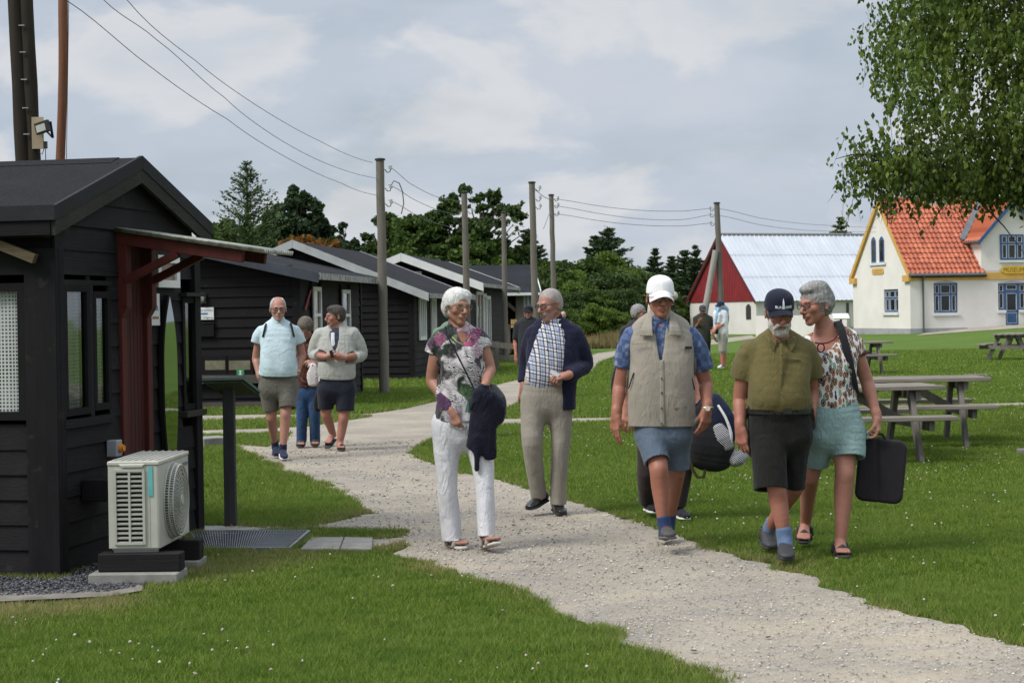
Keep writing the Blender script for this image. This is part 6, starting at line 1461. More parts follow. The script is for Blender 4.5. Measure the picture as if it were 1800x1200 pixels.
 def cover(s, b, off, near):
  """grow the cloth over any skin that would show through it"""
  idx = np.argwhere(s.d < near); 
  if not len(idx): return
  q = (s.lo + idx * s.h - b.lo) / b.h; i = np.floor(q).astype(int); ok = ((i >= 0) & (i < np.array(b.d.shape) - 1)).all(1); idx = idx[ok]; q = q[ok]; i = i[ok]; t = q - i; v = 0
  for dx in (0, 1):
   for dy in (0, 1):
    for dz in (0, 1): v = v + b.d[i[:, 0] + dx, i[:, 1] + dy, i[:, 2] + dz] * np.abs(1 - dx - t[:, 0]) * np.abs(1 - dy - t[:, 1]) * np.abs(1 - dz - t[:, 2])
  k = tuple(idx.T); s.d[k] = np.minimum(s.d[k], np.maximum(v - off, s.d[k] - near)).astype(np.float32)
 def mesh(s):
  d = s.d; neg = d < 0; n = np.array(d.shape)
  o_ = neg[:-1] | neg[1:]; o_ = o_[:, :-1] | o_[:, 1:]; o_ = o_[:, :, :-1] | o_[:, :, 1:]; a_ = neg[:-1] & neg[1:]; a_ = a_[:, :-1] & a_[:, 1:]; a_ = a_[:, :, :-1] & a_[:, :, 1:]
  act = o_ & ~a_; ids = np.full(act.shape, -1, np.int32); cells = np.argwhere(act); ids[act] = np.arange(len(cells))
  if not len(cells): return None
  acc = np.zeros((len(cells), 3)); num = np.zeros(len(cells)); cs = [(i, j, k) for i in (0, 1) for j in (0, 1) for k in (0, 1)]
  vals = {q: d[cells[:, 0] + q[0], cells[:, 1] + q[1], cells[:, 2] + q[2]] for q in cs}
  for ax in range(3):
   for q in cs:
    if q[ax]: continue
    q2 = list(q); q2[ax] = 1; q2 = tuple(q2); a, b = vals[q], vals[q2]; m = (a < 0) != (b < 0); t = np.zeros(len(a)); t[m] = a[m] / (a[m] - b[m])
    p = np.zeros((len(a), 3)); p[:] = q; p[:, ax] = t; acc[m] += p[m]; num[m] += 1
  V = s.lo + (cells + acc / num[:, None]) * s.h; Fs = []
  for ax in range(3):
   o1, o2 = [(1, 2), (2, 0), (0, 1)][ax]; A = neg; sh = [slice(None)] * 3; sh2 = [slice(None)] * 3; sh[ax] = slice(0, -1); sh2[ax] = slice(1, None)
   e = np.argwhere(A[tuple(sh)] != A[tuple(sh2)]); k = (e[:, o1] > 0) & (e[:, o2] > 0) & (e[:, o1] < n[o1] - 1) & (e[:, o2] < n[o2] - 1); e = e[k]
   def idx(d1, d2): q = e.copy(); q[:, o1] -= d1; q[:, o2] -= d2; return ids[q[:, 0], q[:, 1], q[:, 2]]
   f = np.stack([idx(0, 0), idx(1, 0), idx(1, 1), idx(0, 1)], 1); inside = A[e[:, 0], e[:, 1], e[:, 2]]; f[~inside] = f[~inside][:, ::-1]; Fs.append(f)
  F_ = np.concatenate(Fs); F_ = F_[(F_ >= 0).all(1)]; return V, F_
def fmesh(name, fld, mat, parent, shade=True):
 r = fld.mesh()
 if r is None: print('EMPTY', name); return None
 V, F_ = r; me = np_mesh(name, V, F_[:, ::-1].ravel(), np.full(len(F_), 4)); o = add_mesh(name, me, mat, parent)
 if shade: me.shade_smooth()
 return o
def rotm(yaw=0, pitch=0, roll=0):
 """head / hand orientation. local: x to the picture's right, y = away from camera, z up; face looks to -y. yaw > 0 turns the face to the picture's right"""
 return np.array((Matrix.Rotation(yaw, 3, 'Z') @ Matrix.Rotation(pitch, 3, 'X') @ Matrix.Rotation(roll, 3, 'Y')))
SKIN = {}
def skin_mat(key, c):
 if key in SKIN: return SKIN[key]
 t = NT('skin_' + key); a = t.n('Attribute'); a.attribute_name = 'paint'; n = t.noise(22, 5, .65); n2 = t.noise(90, 3, .6)
 base = t.mix(t.ramp(n, [(.35, 0), (.7, .45)]), c, tuple(q * f for q, f in zip(c, (.92, .62, .58)))); base = t.mix(t.ramp(n2, [(.6, 0), (.75, .25)]), base, tuple(q * .55 for q in c))
 aa = t.n('Attribute'); aa.attribute_name = 'paint_a'
 t.col(t.mix(aa.outputs['Fac'], base, a.outputs['Color'])).rough(.52).spec(.35); t.p.inputs['Subsurface Weight'].default_value = .08; t.p.inputs['Subsurface Radius'].default_value = (.012, .004, .002); t.p.inputs['Subsurface Scale'].default_value = .5
 t.bump(t.noise(130, 4, .6), .25, .003); SKIN[key] = t.done(); return SKIN[key]
def paint(o, regions):
 """pigment of lips, brows, eyes, stubble, plus painted shade in sockets, nostrils and mouth. regions: list of (fn(P)->weight, colour)"""
 me = o.data; n = len(me.vertices); co = np.empty(n * 3, np.float32); me.vertices.foreach_get('co', co); P = co.reshape(-1, 3)
 col = np.zeros((n, 4), np.float32); col[:, 3] = 1; al = np.zeros(n, np.float32)
 for fn, c in regions:
  w_ = np.clip(fn(P), 0, 1)[:, None]; col[:, :3] = col[:, :3] * (1 - w_) + np.array(c) * w_ if al.any() else np.tile(c, (n, 1)) * 1.0; al = np.maximum(al, w_[:, 0])
 a = me.attributes.new('paint', 'FLOAT_COLOR', 'POINT'); a.data.foreach_set('color', col.ravel()); b = me.attributes.new('paint_a', 'FLOAT', 'POINT'); b.data.foreach_set('value', al)
def head(f, C_, M, s=1.0, fem=False, jaw=1.0, nose=1.0, cheek=1.0, brow=1.0, mouth=0.0):
 """C_ = head centre (between the ears), M = orientation"""
 C_ = np.array(C_, float)
 def T(p): return C_ + M @ (np.array(p, float) * s)
 def E(c, r, k=.012, op='add', rot=None): f.ell(T(c), np.array(r) * s, M if rot is None else M @ np.array(rot), k * s, op)
 def K(a, b, ra, rb, k=.010, op='add'): f.cone(T(a), T(b), ra * s, rb * s, k * s, op)
 E((0, .018, .038), (.074, .094, .080), .01); E((0, -.022, -.004), (.0615, .066, .078), .03); E((0, -.030, -.060), (.044 * jaw, .050, .046), .022)
 E((0, -.062, -.098), (.022 * jaw, .020, .018), .025); K((-.046 * jaw, .006, -.052), (0, -.056, -.094), .015, .017, .018); K((.046 * jaw, .006, -.052), (0, -.056, -.094), .015, .017, .018)
 for q in (-1, 1): E((q * .043 * cheek, -.058, -.022), (.020, .018, .017), .022)
 K((-.036, -.082, .024), (.036, -.082, .024), .0095 * brow, .0095 * brow, .014)
 for q in (-1, 1): E((q * .031, -.098, .006), (.019, .014, .011), .012, 'sub')
 for q in (-1, 1): E((q * .031, -.074, .005), (.014, .012, .0095), .006)
 K((0, -.086, .016), (0, -.110 - .004 * nose, -.028), .0075, .0115 * nose, .012); E((0, -.108, -.034), (.0125 * nose, .011, .010), .008)
 for q in (-1, 1): E((q * .0125, -.094, -.036), (.0085, .011, .0085), .007)
 for q in (-1, 1): K((q * .020, -.088, -.040), (q * .031, -.076, -.066), .002, .002, .008, 'sub')
 E((0, -.083, -.058), (.027, .014, .014), .014); E((0, -.093, -.0595), (.021, .0075, .0052), .004); E((0, -.092, -.0715), (.019, .0078, .0062), .004)
 K((-.023, -.097, -.0652), (.023, -.097, -.0652), .0026 + mouth, .0026 + mouth, .003, 'sub')
 for q in (-1, 1): K((q * .012, -.100, .052), (q * .034, -.085, .050), .0012, .0012, .004, 'sub'); K((q * .040, -.074, -.012), (q * .052, -.060, -.018), .0015, .0015, .005, 'sub')
 for q in (-1, 1):
  Re = np.array(Matrix.Rotation(q * R(22), 3, 'Z')); E((q * .079, .018, -.008), (.0085, .018, .031), .008, 'add', Re); E((q * .086, .010, -.006), (.006, .009, .018), .005, 'sub', Re)
 return T
def face_paint(T, M, s, eye=(.05, .04, .035), lip=(.36, .13, .10), brow=(.25, .22, .2), stub=None, stub_w=0.0, white=(.42, .38, .36)):
 Mi = M.T; C_ = T((0, 0, 0))
 def loc(P): return ((P - C_) @ M) / s
 def el(c, r, soft=.25):
  c = np.array(c); r = np.array(r)
  return lambda P: np.clip((1 - np.linalg.norm((loc(P) - c) / r, axis=1)) / soft, 0, 1)
 reg = []
 if stub is not None:
  def st(P):
   l = loc(P); return stub_w * np.clip((-.030 - l[:, 2]) / .02, 0, 1) * np.clip((-.012 - l[:, 1]) / .02, 0, 1) * np.clip((l[:, 2] + .125) / .02, 0, 1)
  reg.append((st, stub))
 reg.append((lambda P: .0 * P[:, 0] + .001, (0, 0, 0)))
 for q in (-1, 1):
  reg.append((lambda P, e=el((q * .031, -.086, .012), (.019, .02, .0040), .5): e(P) * .6, (.13, .055, .04)))  # dark band above the eye, socket shade painted on
  reg.append((el((q * .031, -.086, .005), (.0135, .02, .0048), .35), white)); reg.append((el((q * .031, -.088, .005), (.0058, .02, .0052), .35), eye))
  bw = lambda P, q=q: .8 * np.clip((1 - np.abs(loc(P)[:, 2] - .027 + .12 * (np.abs(loc(P)[:, 0]) - .030) ** 2 * 60) / .0055) / .5, 0, 1) * np.clip((1 - np.abs(loc(P)[:, 0] - q * .033) / .022) / .3, 0, 1) * (loc(P)[:, 1] < -.05)
  reg.append((bw, brow))
  reg.append((el((q * .008, -.105, -.041), (.0035, .008, .003), .5), (.06, .02, .015)))  # nostrils are dark spots, their shade painted on
 reg.append((el((0, -.095, -.0605), (.023, .02, .0058), .4), lip)); reg.append((el((0, -.095, -.0715), (.020, .02, .0062), .4), lip)); reg.append((el((0, -.095, -.0652), (.022, .02, .0020), .5), (.07, .02, .015)))  # lip colour, then a dark line for the shade between the lips
 def rosy(P):
  l = loc(P); w_ = 0
  for q in (-1, 1): w_ = w_ + .35 * np.exp(-(((l[:, 0] - q * .045) / .02) ** 2 + ((l[:, 2] + .025) / .018) ** 2)) * (l[:, 1] < -.03)
  return w_ + .4 * np.exp(-((l[:, 0] / .012) ** 2 + ((l[:, 2] + .03) / .012) ** 2)) * (l[:, 1] < -.09)
 return reg
def hand(f, W, d, n, side, s=1.0, curl=(.35, .4, .45, .5), spread=.10, thumb=(.5, .35), k=.006, flat=1.0, tcurl=.3):
 """W wrist point, d direction of the palm, n = palm normal (side the fingers curl to), side = unit towards the thumb"""
 W = np.array(W, float); d = np.array(d, float); d /= np.linalg.norm(d); n = np.array(n, float); n -= d * (n @ d); n /= np.linalg.norm(n); sd = np.cross(d, n); sd = sd if sd @ np.array(side) > 0 else -sd
 def rot(v, ax, a): return v * math.cos(a) + np.cross(ax, v) * math.sin(a) + ax * (ax @ v) * (1 - math.cos(a))
 ax = np.cross(d, n)
 f.cone(W - d * .02 * s, W + d * .028 * s, .027 * s, .027 * s, .02)
 kn = []
 for i, (off, L) in enumerate(((.030, .088), (.010, .092), (-.011, .087), (-.030, .078))):
  b = W + d * L * s + sd * off * s; a = W + d * .022 * s + sd * off * .55 * s; f.cone(a, b, .0155 * s, .0115 * s, .014 * s); kn.append(b)
 for i, (L3, r0) in enumerate((((.041, .025, .021), .0095), ((.045, .029, .022), .0098), ((.041, .027, .021), .0092), ((.032, .020, .019), .0082))):
  c = curl[i] if isinstance(curl, (tuple, list)) else curl; p = kn[i]; v = d + sd * spread * (.9, .3, -.3, -.9)[i]; v /= np.linalg.norm(v); ang = 0
  for j, L in enumerate(L3):
   ang += c * (1.0, 1.15, .8)[j]; w_ = rot(v, ax, ang); q = p + w_ * L * s; f.cone(p, q, (r0 - .0008 * j) * s, (r0 - .0008 * (j + 1)) * s, k * s * (.5 if j else 1.2)); p = q
 b = W + d * .022 * s + sd * .020 * s; v = d * math.cos(thumb[0]) + sd * math.sin(thumb[0]) + n * thumb[1]; v /= np.linalg.norm(v); q = b + v * .042 * s; f.cone(b, q, .0175 * s, .0135 * s, .014 * s)
 v2 = rot(v, np.cross(v, n + d * .6) / max(np.linalg.norm(np.cross(v, n + d * .6)), 1e-6), tcurl); q2 = q + v2 * .033 * s; f.cone(q, q2, .0125 * s, .0108 * s, .004 * s); v3 = rot(v2, np.cross(v, n + d * .6) / max(np.linalg.norm(np.cross(v, n + d * .6)), 1e-6), tcurl); f.cone(q2, q2 + v3 * .026 * s, .0108 * s, .0088 * s, .003 * s)
 return kn
# cloth and hair materials -------------------------------------------------------
def cloth(name, col, rough=.85, weave=420, st=.18, var=.10, fold=.0, extra=None):
 t = NT(name); n = t.noise(5, 4, .6); n2 = t.noise(weave * .5, 2, .7)
 base = col if not isinstance(col, tuple) else t.ramp(n, [(.3, tuple(q * (1 - var) for q in col)), (.7, tuple(min(1, q * (1 + var)) for q in col))])
 if extra: base = extra(t, base)
 t.col(base).rough(rough).spec(.2); t.p.inputs['Sheen Weight'].default_value = .08
 big = t.noise(1, 5, .6, vec=t.map(scale=(13, 13, 5), rot=(0, .35, 0)), dist=1.6); rd = t.ramp(t.noise(1, 3, .5, vec=t.map(scale=(9, 9, 4), rot=(0, -.5, 0)), dist=1), [(.44, 0), (.5, 1), (.56, 0)]); t.bump(t.math('ADD', t.math('ADD', t.math('MULTIPLY', big, fold if fold else .8), t.math('MULTIPLY', rd, .22)), t.math('MULTIPLY', n2, .07)), .6, (.020 if fold > 1.05 else .012) if fold else .006); return t.done()
def hair_mat(name, c0, c1):
 t = NT(name); n = t.noise(1, 5, .7, vec=t.map(scale=(120, 120, 34)), dist=.6); m = t.noise(14, 3); t.col(t.ramp(t.math('ADD', t.math('MULTIPLY', n, .7), t.math('MULTIPLY', m, .35)), [(.32, c0), (.66, c1)])).rough(.6).spec(.3); t.bump(n, .8, .006); return t.done()
class Person:
 """px = function turning photograph pixels (+ depth offset in metres) into the figure's own coordinates"""
 def __init__(s, Y, base, label, h=.0055, group=None, pad=(.46, .40)):
  B = at(base[0], base[1], Y); g = g1(B.x, Y); s.Y = Y; s.O = Vector((B.x, Y, g)); s.root = empty('person', s.O, 0, label, 'person', group); s.h = h; s.m = Y / FP
  s.lo = np.array([-pad[0], -pad[1], -.03]); s.hi = np.array([pad[0], pad[1], 1.95])
 def p(s, px, py, dy=0.0):
  v = at(px, py, s.Y + dy) - s.O; return np.array(v)
 def r(s, px): return px * s.m
 def P5(s, rows):
  """(px, py, dy, half width px, half depth px)"""
  return [tuple(s.p(a, b, c)) + (d * s.m, e * s.m) for a, b, c, d, e in rows]
 def field(s, h=None, lo=None, hi=None): return Field(s.lo if lo is None else lo, s.hi if hi is None else hi, h or s.h)
 def fld_for(s, rows_list, h=None, m=.05):
  A = np.concatenate([np.array([[q[0] - max(q[3:]), q[1] - max(q[3:]), q[2] - max(q[3:])] for q in rows]) for rows in rows_list]); B = np.concatenate([np.array([[q[0] + max(q[3:]), q[1] + max(q[3:]), q[2] + max(q[3:])] for q in rows]) for rows in rows_list])
  return Field(A.min(0) - m, B.max(0) + m, h or s.h)
 def garment(s, name, parts, mat, folds=(), cuts=(), h=None, k=.03, carve=(), cover=True, post=None):
  """parts: list of (rows px, options)"""
  parts = [([(r[0][0], r[0][1] + .14 * r[0][3], r[0][2], r[0][3] * .90, r[0][4] * .9)] + list(r[1:]), o) if 'side' in o and i and o.get('cap1') == 'f' and len(r) > 2 else (r, o) for i, (r, o) in enumerate(parts)]
  R_ = [s.P5(r) for r, _ in parts]; f = s.fld_for(R_, h)
  for i, (rows, (_, o)) in enumerate(zip(R_, parts)): f.loft(rows, **{**dict(k=k, cap0='r' if i or len(rows) < 4 else 'f'), **o})
  if cover and name not in ('sleeve_edge', 'belt', 'sleeve_piping', 'sock') and getattr(s, 'bf', None) is not None: f.cover(s.bf, .0055, .014)
  for a in folds: f.noise(*a[:2], **(a[2] if len(a) > 2 else {}))
  for rows, (_, o) in zip(R_, parts):
   if o.get('cap1') == 'f': f.hem(rows[-2], rows[-1])
  for rows, o in carve: f.loft(s.P5(rows), op='sub', **{**dict(k=.004, cap0='f'), **o})
  for c, n in cuts: f.plane_cut(c, n)
  if post: post(f)
  return fmesh(name, f, mat, s.root)
 def shoe(s, heel, toe, wpx=None, mats=None, ht=.075, w=.046, name='shoe', lift=0, sole=.022, top=None, kind='shoe', open_=False):
  """heel/toe: points in own coordinates (ground contact line)"""
  A = np.array(heel, float); B = np.array(toe, float); d = B - A; L = np.linalg.norm(d); u = d / L; sd = np.cross(u, (0, 0, 1.0)); sd /= np.linalg.norm(sd); up = np.cross(sd, u)
  lo = np.minimum(A, B) - .09; hi = np.maximum(A, B) + .16
  def X(a, b, c): return A + u * a * L + sd * b + up * c
  f = Field(lo, hi, .0042)
  f.loft([tuple(X(.08, 0, sole / 2)) + (w * .72, sole / 2), tuple(X(.35, 0, sole / 2)) + (w * .78, sole / 2), tuple(X(.7, 0, sole / 2)) + (w * 1.02, sole / 2), tuple(X(.93, 0, sole / 2 + .002)) + (w * .72, sole * .45)], k=.004, side=sd, sup=3.2); so_ = fmesh('shoe_sole', f, mats[1], None)
  f = Field(lo, hi, .0042)
  if kind == 'shoe':
   f.loft([tuple(X(.10, 0, .045)) + (w * .62, .036), tuple(X(.30, 0, .045)) + (w * .66, .040), tuple(X(.52, 0, .040)) + (w * .80, .034), tuple(X(.74, 0, .033)) + (w * .92, .024), tuple(X(.92, 0, .028)) + (w * .66, .018)], k=.01, side=sd, sup=2.4)
   f.cone(X(.17, 0, .045), X(.17, 0, ht), w * .62, w * .60, .02); f.noise(.003, (40, 40, 40), 3); f.cone(X(.17, 0, ht + .012), X(.17, 0, ht - .02), w * .46, w * .40, .003, 'sub')
   up_ = fmesh(name, f, mats[0], s.root)
   if so_: so_.parent = up_
   b = MB()
   for i in range(4): c_ = X(.42 + .085 * i, 0, .078 - .0085 * i); b.tube([Vector(c_ - sd * w * .38), Vector(c_ + up * .004), Vector(c_ + sd * w * .38)], .0028, 5)
   if len(mats) > 2 and mats[2]: b.build('lace', mats[2], up_)
   return up_
  if kind == 'sandal':
   for a, hh, wd in ((.30, .078, .017), (.66, .050, .017)):
    q = [X(a, -w * .92, sole), X(a, -w * .78, hh * .75), X(a, 0, hh + .012), X(a, w * .78, hh * .75), X(a, w * .92, sole)]
    for i in range(4): f.cone(q[i], q[i + 1], wd * .9, wd * .9, .004)
   f.loft([tuple(X(.06, -w * .5, .04)) + (.006, .02), tuple(X(.0, 0, .045)) + (.006, .022), tuple(X(.06, w * .5, .04)) + (.006, .02)], k=.004, side=up); up_ = fmesh('strap', f, mats[0], s.root)
   if so_: so_.parent = s.root; so_.name = 'sandal_sole'
   return up_
  if kind == 'slide':
   f.loft([tuple(X(.50, 0, .035)) + (w * 1.02, .040), tuple(X(.74, 0, .028)) + (w * 1.02, .030)], k=.004, side=sd, cap0='f', cap1='f'); f.loft([tuple(X(.40, 0, .03)) + (w * .84, .032), tuple(X(.84, 0, .024)) + (w * .82, .022)], k=.002, side=sd, cap0='f', cap1='f', op='sub'); up_ = fmesh('strap', f, mats[0], s.root)
   if so_: so_.parent = s.root; so_.name = 'slipper_sole'
   return up_
 def foot(s, f, heel, toe, w=.040):
  A = np.array(heel, float); B = np.array(toe, float); d = B - A; L = np.linalg.norm(d); u = d / L; sd = np.cross(u, (0, 0, 1.0)); sd /= np.linalg.norm(sd); up = np.cross(sd, u)
  X = lambda a, b, c: A + u * a * L + sd * b + up * c
  f.cone(X(.16, 0, .050), X(.45, 0, .048), .028, .026, .02); f.cone(X(.10, 0, .035), X(.2, 0, .035), .024, .024, .02); f.loft([tuple(X(.4, 0, .042)) + (.030, .022), tuple(X(.62, 0, .035)) + (w * .98, .017), tuple(X(.76, 0, .032)) + (w, .012)], side=sd, k=.02)
  for i in range(5): o = (-.8 + .4 * i) * w; f.cone(X(.74, o, .031), X(.93 - .02 * abs(i - 1), o * 1.0, .028), .0095, .009 if i else .011, .004)
def glasses(parent, T, M, s, mat, lens=None, rim=.0022, w=.024, h=.017, z=.004, full=True, arms=True):
 m = MB(); V = lambda p: Vector(T(p))
 for q in (-1, 1):
  c = q * .032; P = [V((c + w * math.copysign(abs(math.cos(a)) ** .7, math.cos(a)), -.104 + .010 * (abs(c + w * math.cos(a)) / .056) ** 2, z + h * math.copysign(abs(math.sin(a)) ** .7, math.sin(a)))) for a in np.linspace(0, 2 * math.pi, 25)]
  if full: m.tube(P, rim, 6)
  else: m.tube(P[0:13], rim, 6)
  if arms: m.tube([V((q * .056, -.096, z + .006)), V((q * .078, -.06, z + .007)), V((q * .082, .012, z + .008))], rim, 6)
 m.tube([V((-.009, -.106, z + .004)), V((0, -.109, z + .008)), V((.009, -.106, z + .004))], rim, 6); o = m.build('glasses', mat, parent, True)
 l = MB()
 for q in (-1, 1):
  c = q * .032; l.add([V((c + w * .96 * math.cos(a), -.103 + .010 * (abs(c + w * math.cos(a)) / .056) ** 2, z + h * .96 * math.sin(a))) for a in np.linspace(0, 2 * math.pi, 20, endpoint=False)], [tuple(range(20))])
 l.build('lens', lens or M_LENS, o, fix=False); return o
def lens_mat():
 t = NT('lens'); tr = t.n('BsdfTransparent'); tr.inputs[0].default_value = (.93, .94, .94, 1); gl = t.n('BsdfGlossy'); gl.inputs['Roughness'].default_value = .05; mx = t.n('MixShader'); mx.inputs[0].default_value = .05
 t.L.new(tr.outputs[0], mx.inputs[1]); t.L.new(gl.outputs[0], mx.inputs[2]); t.L.new(mx.outputs[0], t.N['Material Output'].inputs[0]); return t.done()
M_LENS = lens_mat(); M_DARKLENS = simple('sun_lens', (.010, .010, .012), .12, .05, 5)
def cap_hat(s, T, M, sc, mat, name='cap', brim=.075, tilt=0.0, low=.030, top=.0):
 tilt *= .18
 """baseball cap: dome of six panels, curved peak"""
 C_ = T((0, .012, low + .006)); lo = C_ - .2; hi = C_ + .2; f = Field(lo, hi, .004)
 f.ell(T((0, .014, low + .005)), np.array([.084, .104, .086 + top]) * sc, M, .01); f.ell(T((0, .012, low + .055)), np.array([.070, .086, .046 + top]) * sc, M, .03)
 up = M @ np.array([0, 0, 1.0]); f.plane_cut(T((0, 0, low - .010)), -up); f.ell(T((0, .014, low - .012)), np.array([.078, .098, .062]) * sc, M, .004, 'sub')
 f.cone(T((0, .014, low + .090 + top)), T((0, .014, low + .096 + top)), .008, .006, .003); o = fmesh(name, f, mat, s.root)
 b = MB(); n = 18; rows = []
 for j in range(6):
  t_ = j / 5; row = []
  for i in range(n + 1):
   a = -1.18 + 2.36 * i / n; x = .080 * math.sin(a); y = .014 - .100 * math.cos(a) - brim * t_ * max(0, math.cos(a * 1.22)) ** .55; z = low - .004 + .006 * (1 - t_) - .020 * (abs(x) / .08) ** 2 * (1 + .5 * t_) - .012 * t_ + .014 * (1 - (abs(x) / .08) ** 2) * 1
   row.append((x, y, z - .35 * tilt * t_))
  rows.append(row)
 vs = [Vector(T(q)) for r_ in rows for q in r_] + [Vector(T((q[0], q[1], q[2] - .004))) for r_ in rows for q in r_]; w_ = n + 1; N_ = w_ * 6; fs = []
 for j in range(5):
  for i in range(n): a = j * w_ + i; fs += [(a, a + 1, a + w_ + 1, a + w_), (N_ + a, N_ + a + w_, N_ + a + w_ + 1, N_ + a + 1)]
 for i in range(n): a = 5 * w_ + i; fs.append((a, a + 1, N_ + a + 1, N_ + a))
 for j in range(5):
  for a in (j * w_, j * w_ + n): fs.append((a, a + w_, N_ + a + w_, N_ + a))
 b.add(vs, fs); pk = b.build('cap_peak', mat, o, True); return o
def hair_cap(s, T, M, sc, mat, cuts=(), grow=.010, noise_=.006, extra=None, h=.004, top=0.0, back=0.0, name='hair', strands=2600, slen=.020):
 f = Field(T((0, 0, .02)) - .19, T((0, 0, .02)) + .19, h); g = grow
 f.ell(T((0, .020, .040 + top * .5)), np.array([.074 + g, .094 + g + back, .080 + g + top]) * sc, M, .01); f.ell(T((0, .040, -.01)), np.array([.070 + g * .9, .070 + g + back, .070]) * sc, M, .03)
 if extra: extra(f)
 f.noise(noise_ * .9, (95, 95, 50), 5); f.noise(noise_ * .9, (34, 34, 20), 8)
 for c, n_, rad in cuts: f.ell(T(c), np.array(rad) * sc, M, .006, 'sub')
 o = fmesh(name, f, mat, s.root)
 # loose strands over the mass
 if o is not None and strands:
  me = o.data; n = len(me.vertices); V = np.empty(n * 3, np.float32); me.vertices.foreach_get('co', V); N_ = np.empty(n * 3, np.float32); me.vertices.foreach_get('normal', N_); V = V.reshape(-1, 3); N_ = N_.reshape(-1, 3)
  q = RNG.integers(0, n, strands); p = V[q]; nn = N_[q]; crown = T((0, .03, .12)); d = (p - crown) + np.array([0, 0, -.05]); d -= nn * (d * nn).sum(1)[:, None]; d /= np.linalg.norm(d, axis=1)[:, None] + 1e-6; d = d + nn * .34 + RNG.normal(size=p.shape) * .22
  L = (slen * (.5 + RNG.random(strands)))[:, None]; w_ = np.cross(d, nn); w_ /= np.linalg.norm(w_, axis=1)[:, None] + 1e-6; W_ = .0011
  A = np.stack([p - w_ * W_ - nn * .002, p + w_ * W_ - nn * .002, p + d * L], 1); add_mesh('hair_strands', np_mesh('hair_strands', A.reshape(-1, 3), np.arange(3 * strands), np.full(strands, 3)), mat, o)
 return o
# ================================================================ PEOPLE
def body(ps, hd, torso, arms=(), legs=(), neck=None, feats=None, skin=('a', (.34, .155, .10)), h=None, fem=False, paintkw=None, post=None):
 f = ps.field(h)
 px, py, dy, yaw, pitch, roll, hs = hd; M = rotm(R(yaw), R(pitch), R(roll)); C_ = ps.p(px, py, dy)
 T = head(f, C_, M, hs, fem, **(feats or {}))
 nb = ps.P5([neck])[0]; up = C_ + M @ np.array([0, .034, -.062]) * hs; f.cone(up, np.array(nb[:3]), .046 * hs * (.92 if fem else 1.1), nb[3] * .92, .018); f.cone(np.array(nb[:3]), np.array(nb[:3]) + np.array([0, .01, -.05]), nb[3] * 1.05, nb[3] * 1.25, .04)
 f.loft(ps.P5(torso), k=.03, sup=2.3)
 for a in arms:
  S_, E_, W_ = (ps.p(*a[q]) for q in 'SEW'); r0, r1, r2 = (ps.r(x) * .93 for x in a['r']); mE = E_ + (W_ - E_) * .28
  rows = [tuple(S_) + (r0 * .86, r0 * .84), tuple(S_ + (E_ - S_) * .5) + (r0 * .86, r0 * .86), tuple(E_) + (r1, r1 * 1.05), tuple(mE) + (r1 * 1.05, r1 * 1.05), tuple(E_ + (W_ - E_) * .7) + (r2 * 1.22, r2 * 1.15), tuple(W_) + (r2, r2 * .9)]
  f.loft(rows, k=.025, side=(.1, 1, 0))
  if 'hand' in a: hand(f, W_, **a['hand'])
 for l in legs:
  H_, K_, A_ = (ps.p(*l[q]) for q in 'HKA'); r0, r1, r2, r3 = (ps.r(x) * .93 for x in l['r'])
  c = K_ + (A_ - K_) * .32 + np.array([0, .012, 0])
  f.loft([tuple(H_) + (r0, r0), tuple(H_ + (K_ - H_) * .6) + (r0 * .8, r0 * .82), tuple(K_) + (r1, r1 * 1.05), tuple(c) + (r2, r2 * 1.12), tuple(K_ + (A_ - K_) * .72) + (r3 * 1.25, r3 * 1.3), tuple(A_) + (r3, r3 * 1.1)], k=.03)
  f.ell(K_ + np.array([0, -r1 * .55, 0]), (r1 * .62, r1 * .55, r1 * .8), None, .02)
  if 'foot' in l: ps.foot(f, ps.p(*l['foot'][0]), ps.p(*l['foot'][1]))
 if post: post(f, T, M)
 ps.bf = f; f.noise(.0012, (60, 60, 60), 2); o = fmesh('body', f, skin_mat(*skin), ps.root); paint(o, face_paint(T, M, hs, **(paintkw or {}))); return o, T, M
def collar(ps, c, rx, ry, mat, hgt=.022, open_=.35, drop=.05, name='collar', tilt=0.0, thick=.0055, tips=True, lift_back=.018):
 """turned-down shirt collar round the neck; c = centre in own coordinates"""
 c = np.array(c, float); f = Field(c - np.array([rx + .08, ry + .09, drop + .07]), c + np.array([rx + .07, ry + .07, .09]), .0042); P = []
 for a in np.linspace(-math.pi + open_, math.pi - open_, 22):
  b = 1 - abs(a) / math.pi; P.append(tuple(c + np.array([rx * math.sin(a), ry * math.cos(a), lift_back * math.cos(a) - drop * .25 * (1 - b) + tilt * math.sin(a)])) + (hgt, thick))
 f.loft(P, k=.002, side=(0, 0, 1), sub=2, sup=3)
 if tips:
  for q in (-1, 1):
   X = lambda a, b, d: tuple(c + np.array([q * rx * a, -ry * b, -d]))
   f.loft([X(.92, .42, -.004) + (.014, .006), X(.72, .86, .018) + (.024, .006), X(.66, 1.04, drop * .62) + (.020, .006), X(.60, 1.12, drop) + (.005, .005)], k=.004, side=(q * 1.0, -.25, .45), sup=2.6)
 return fmesh(name, f, mat, ps.root)
def strap(ps, pts, w, mat, name='strap', th=.006, side=(1, 0, 0), root=None, h=.0045):
 P = [ps.p(*q) for q in pts]; rows = [tuple(p) + (w, th) for p in P]; A = np.array(P); f = Field(A.min(0) - w - .02, A.max(0) + w + .02, h); f.loft(rows, k=.002, side=side, sup=3); return fmesh(name, f, mat, root or ps.root)
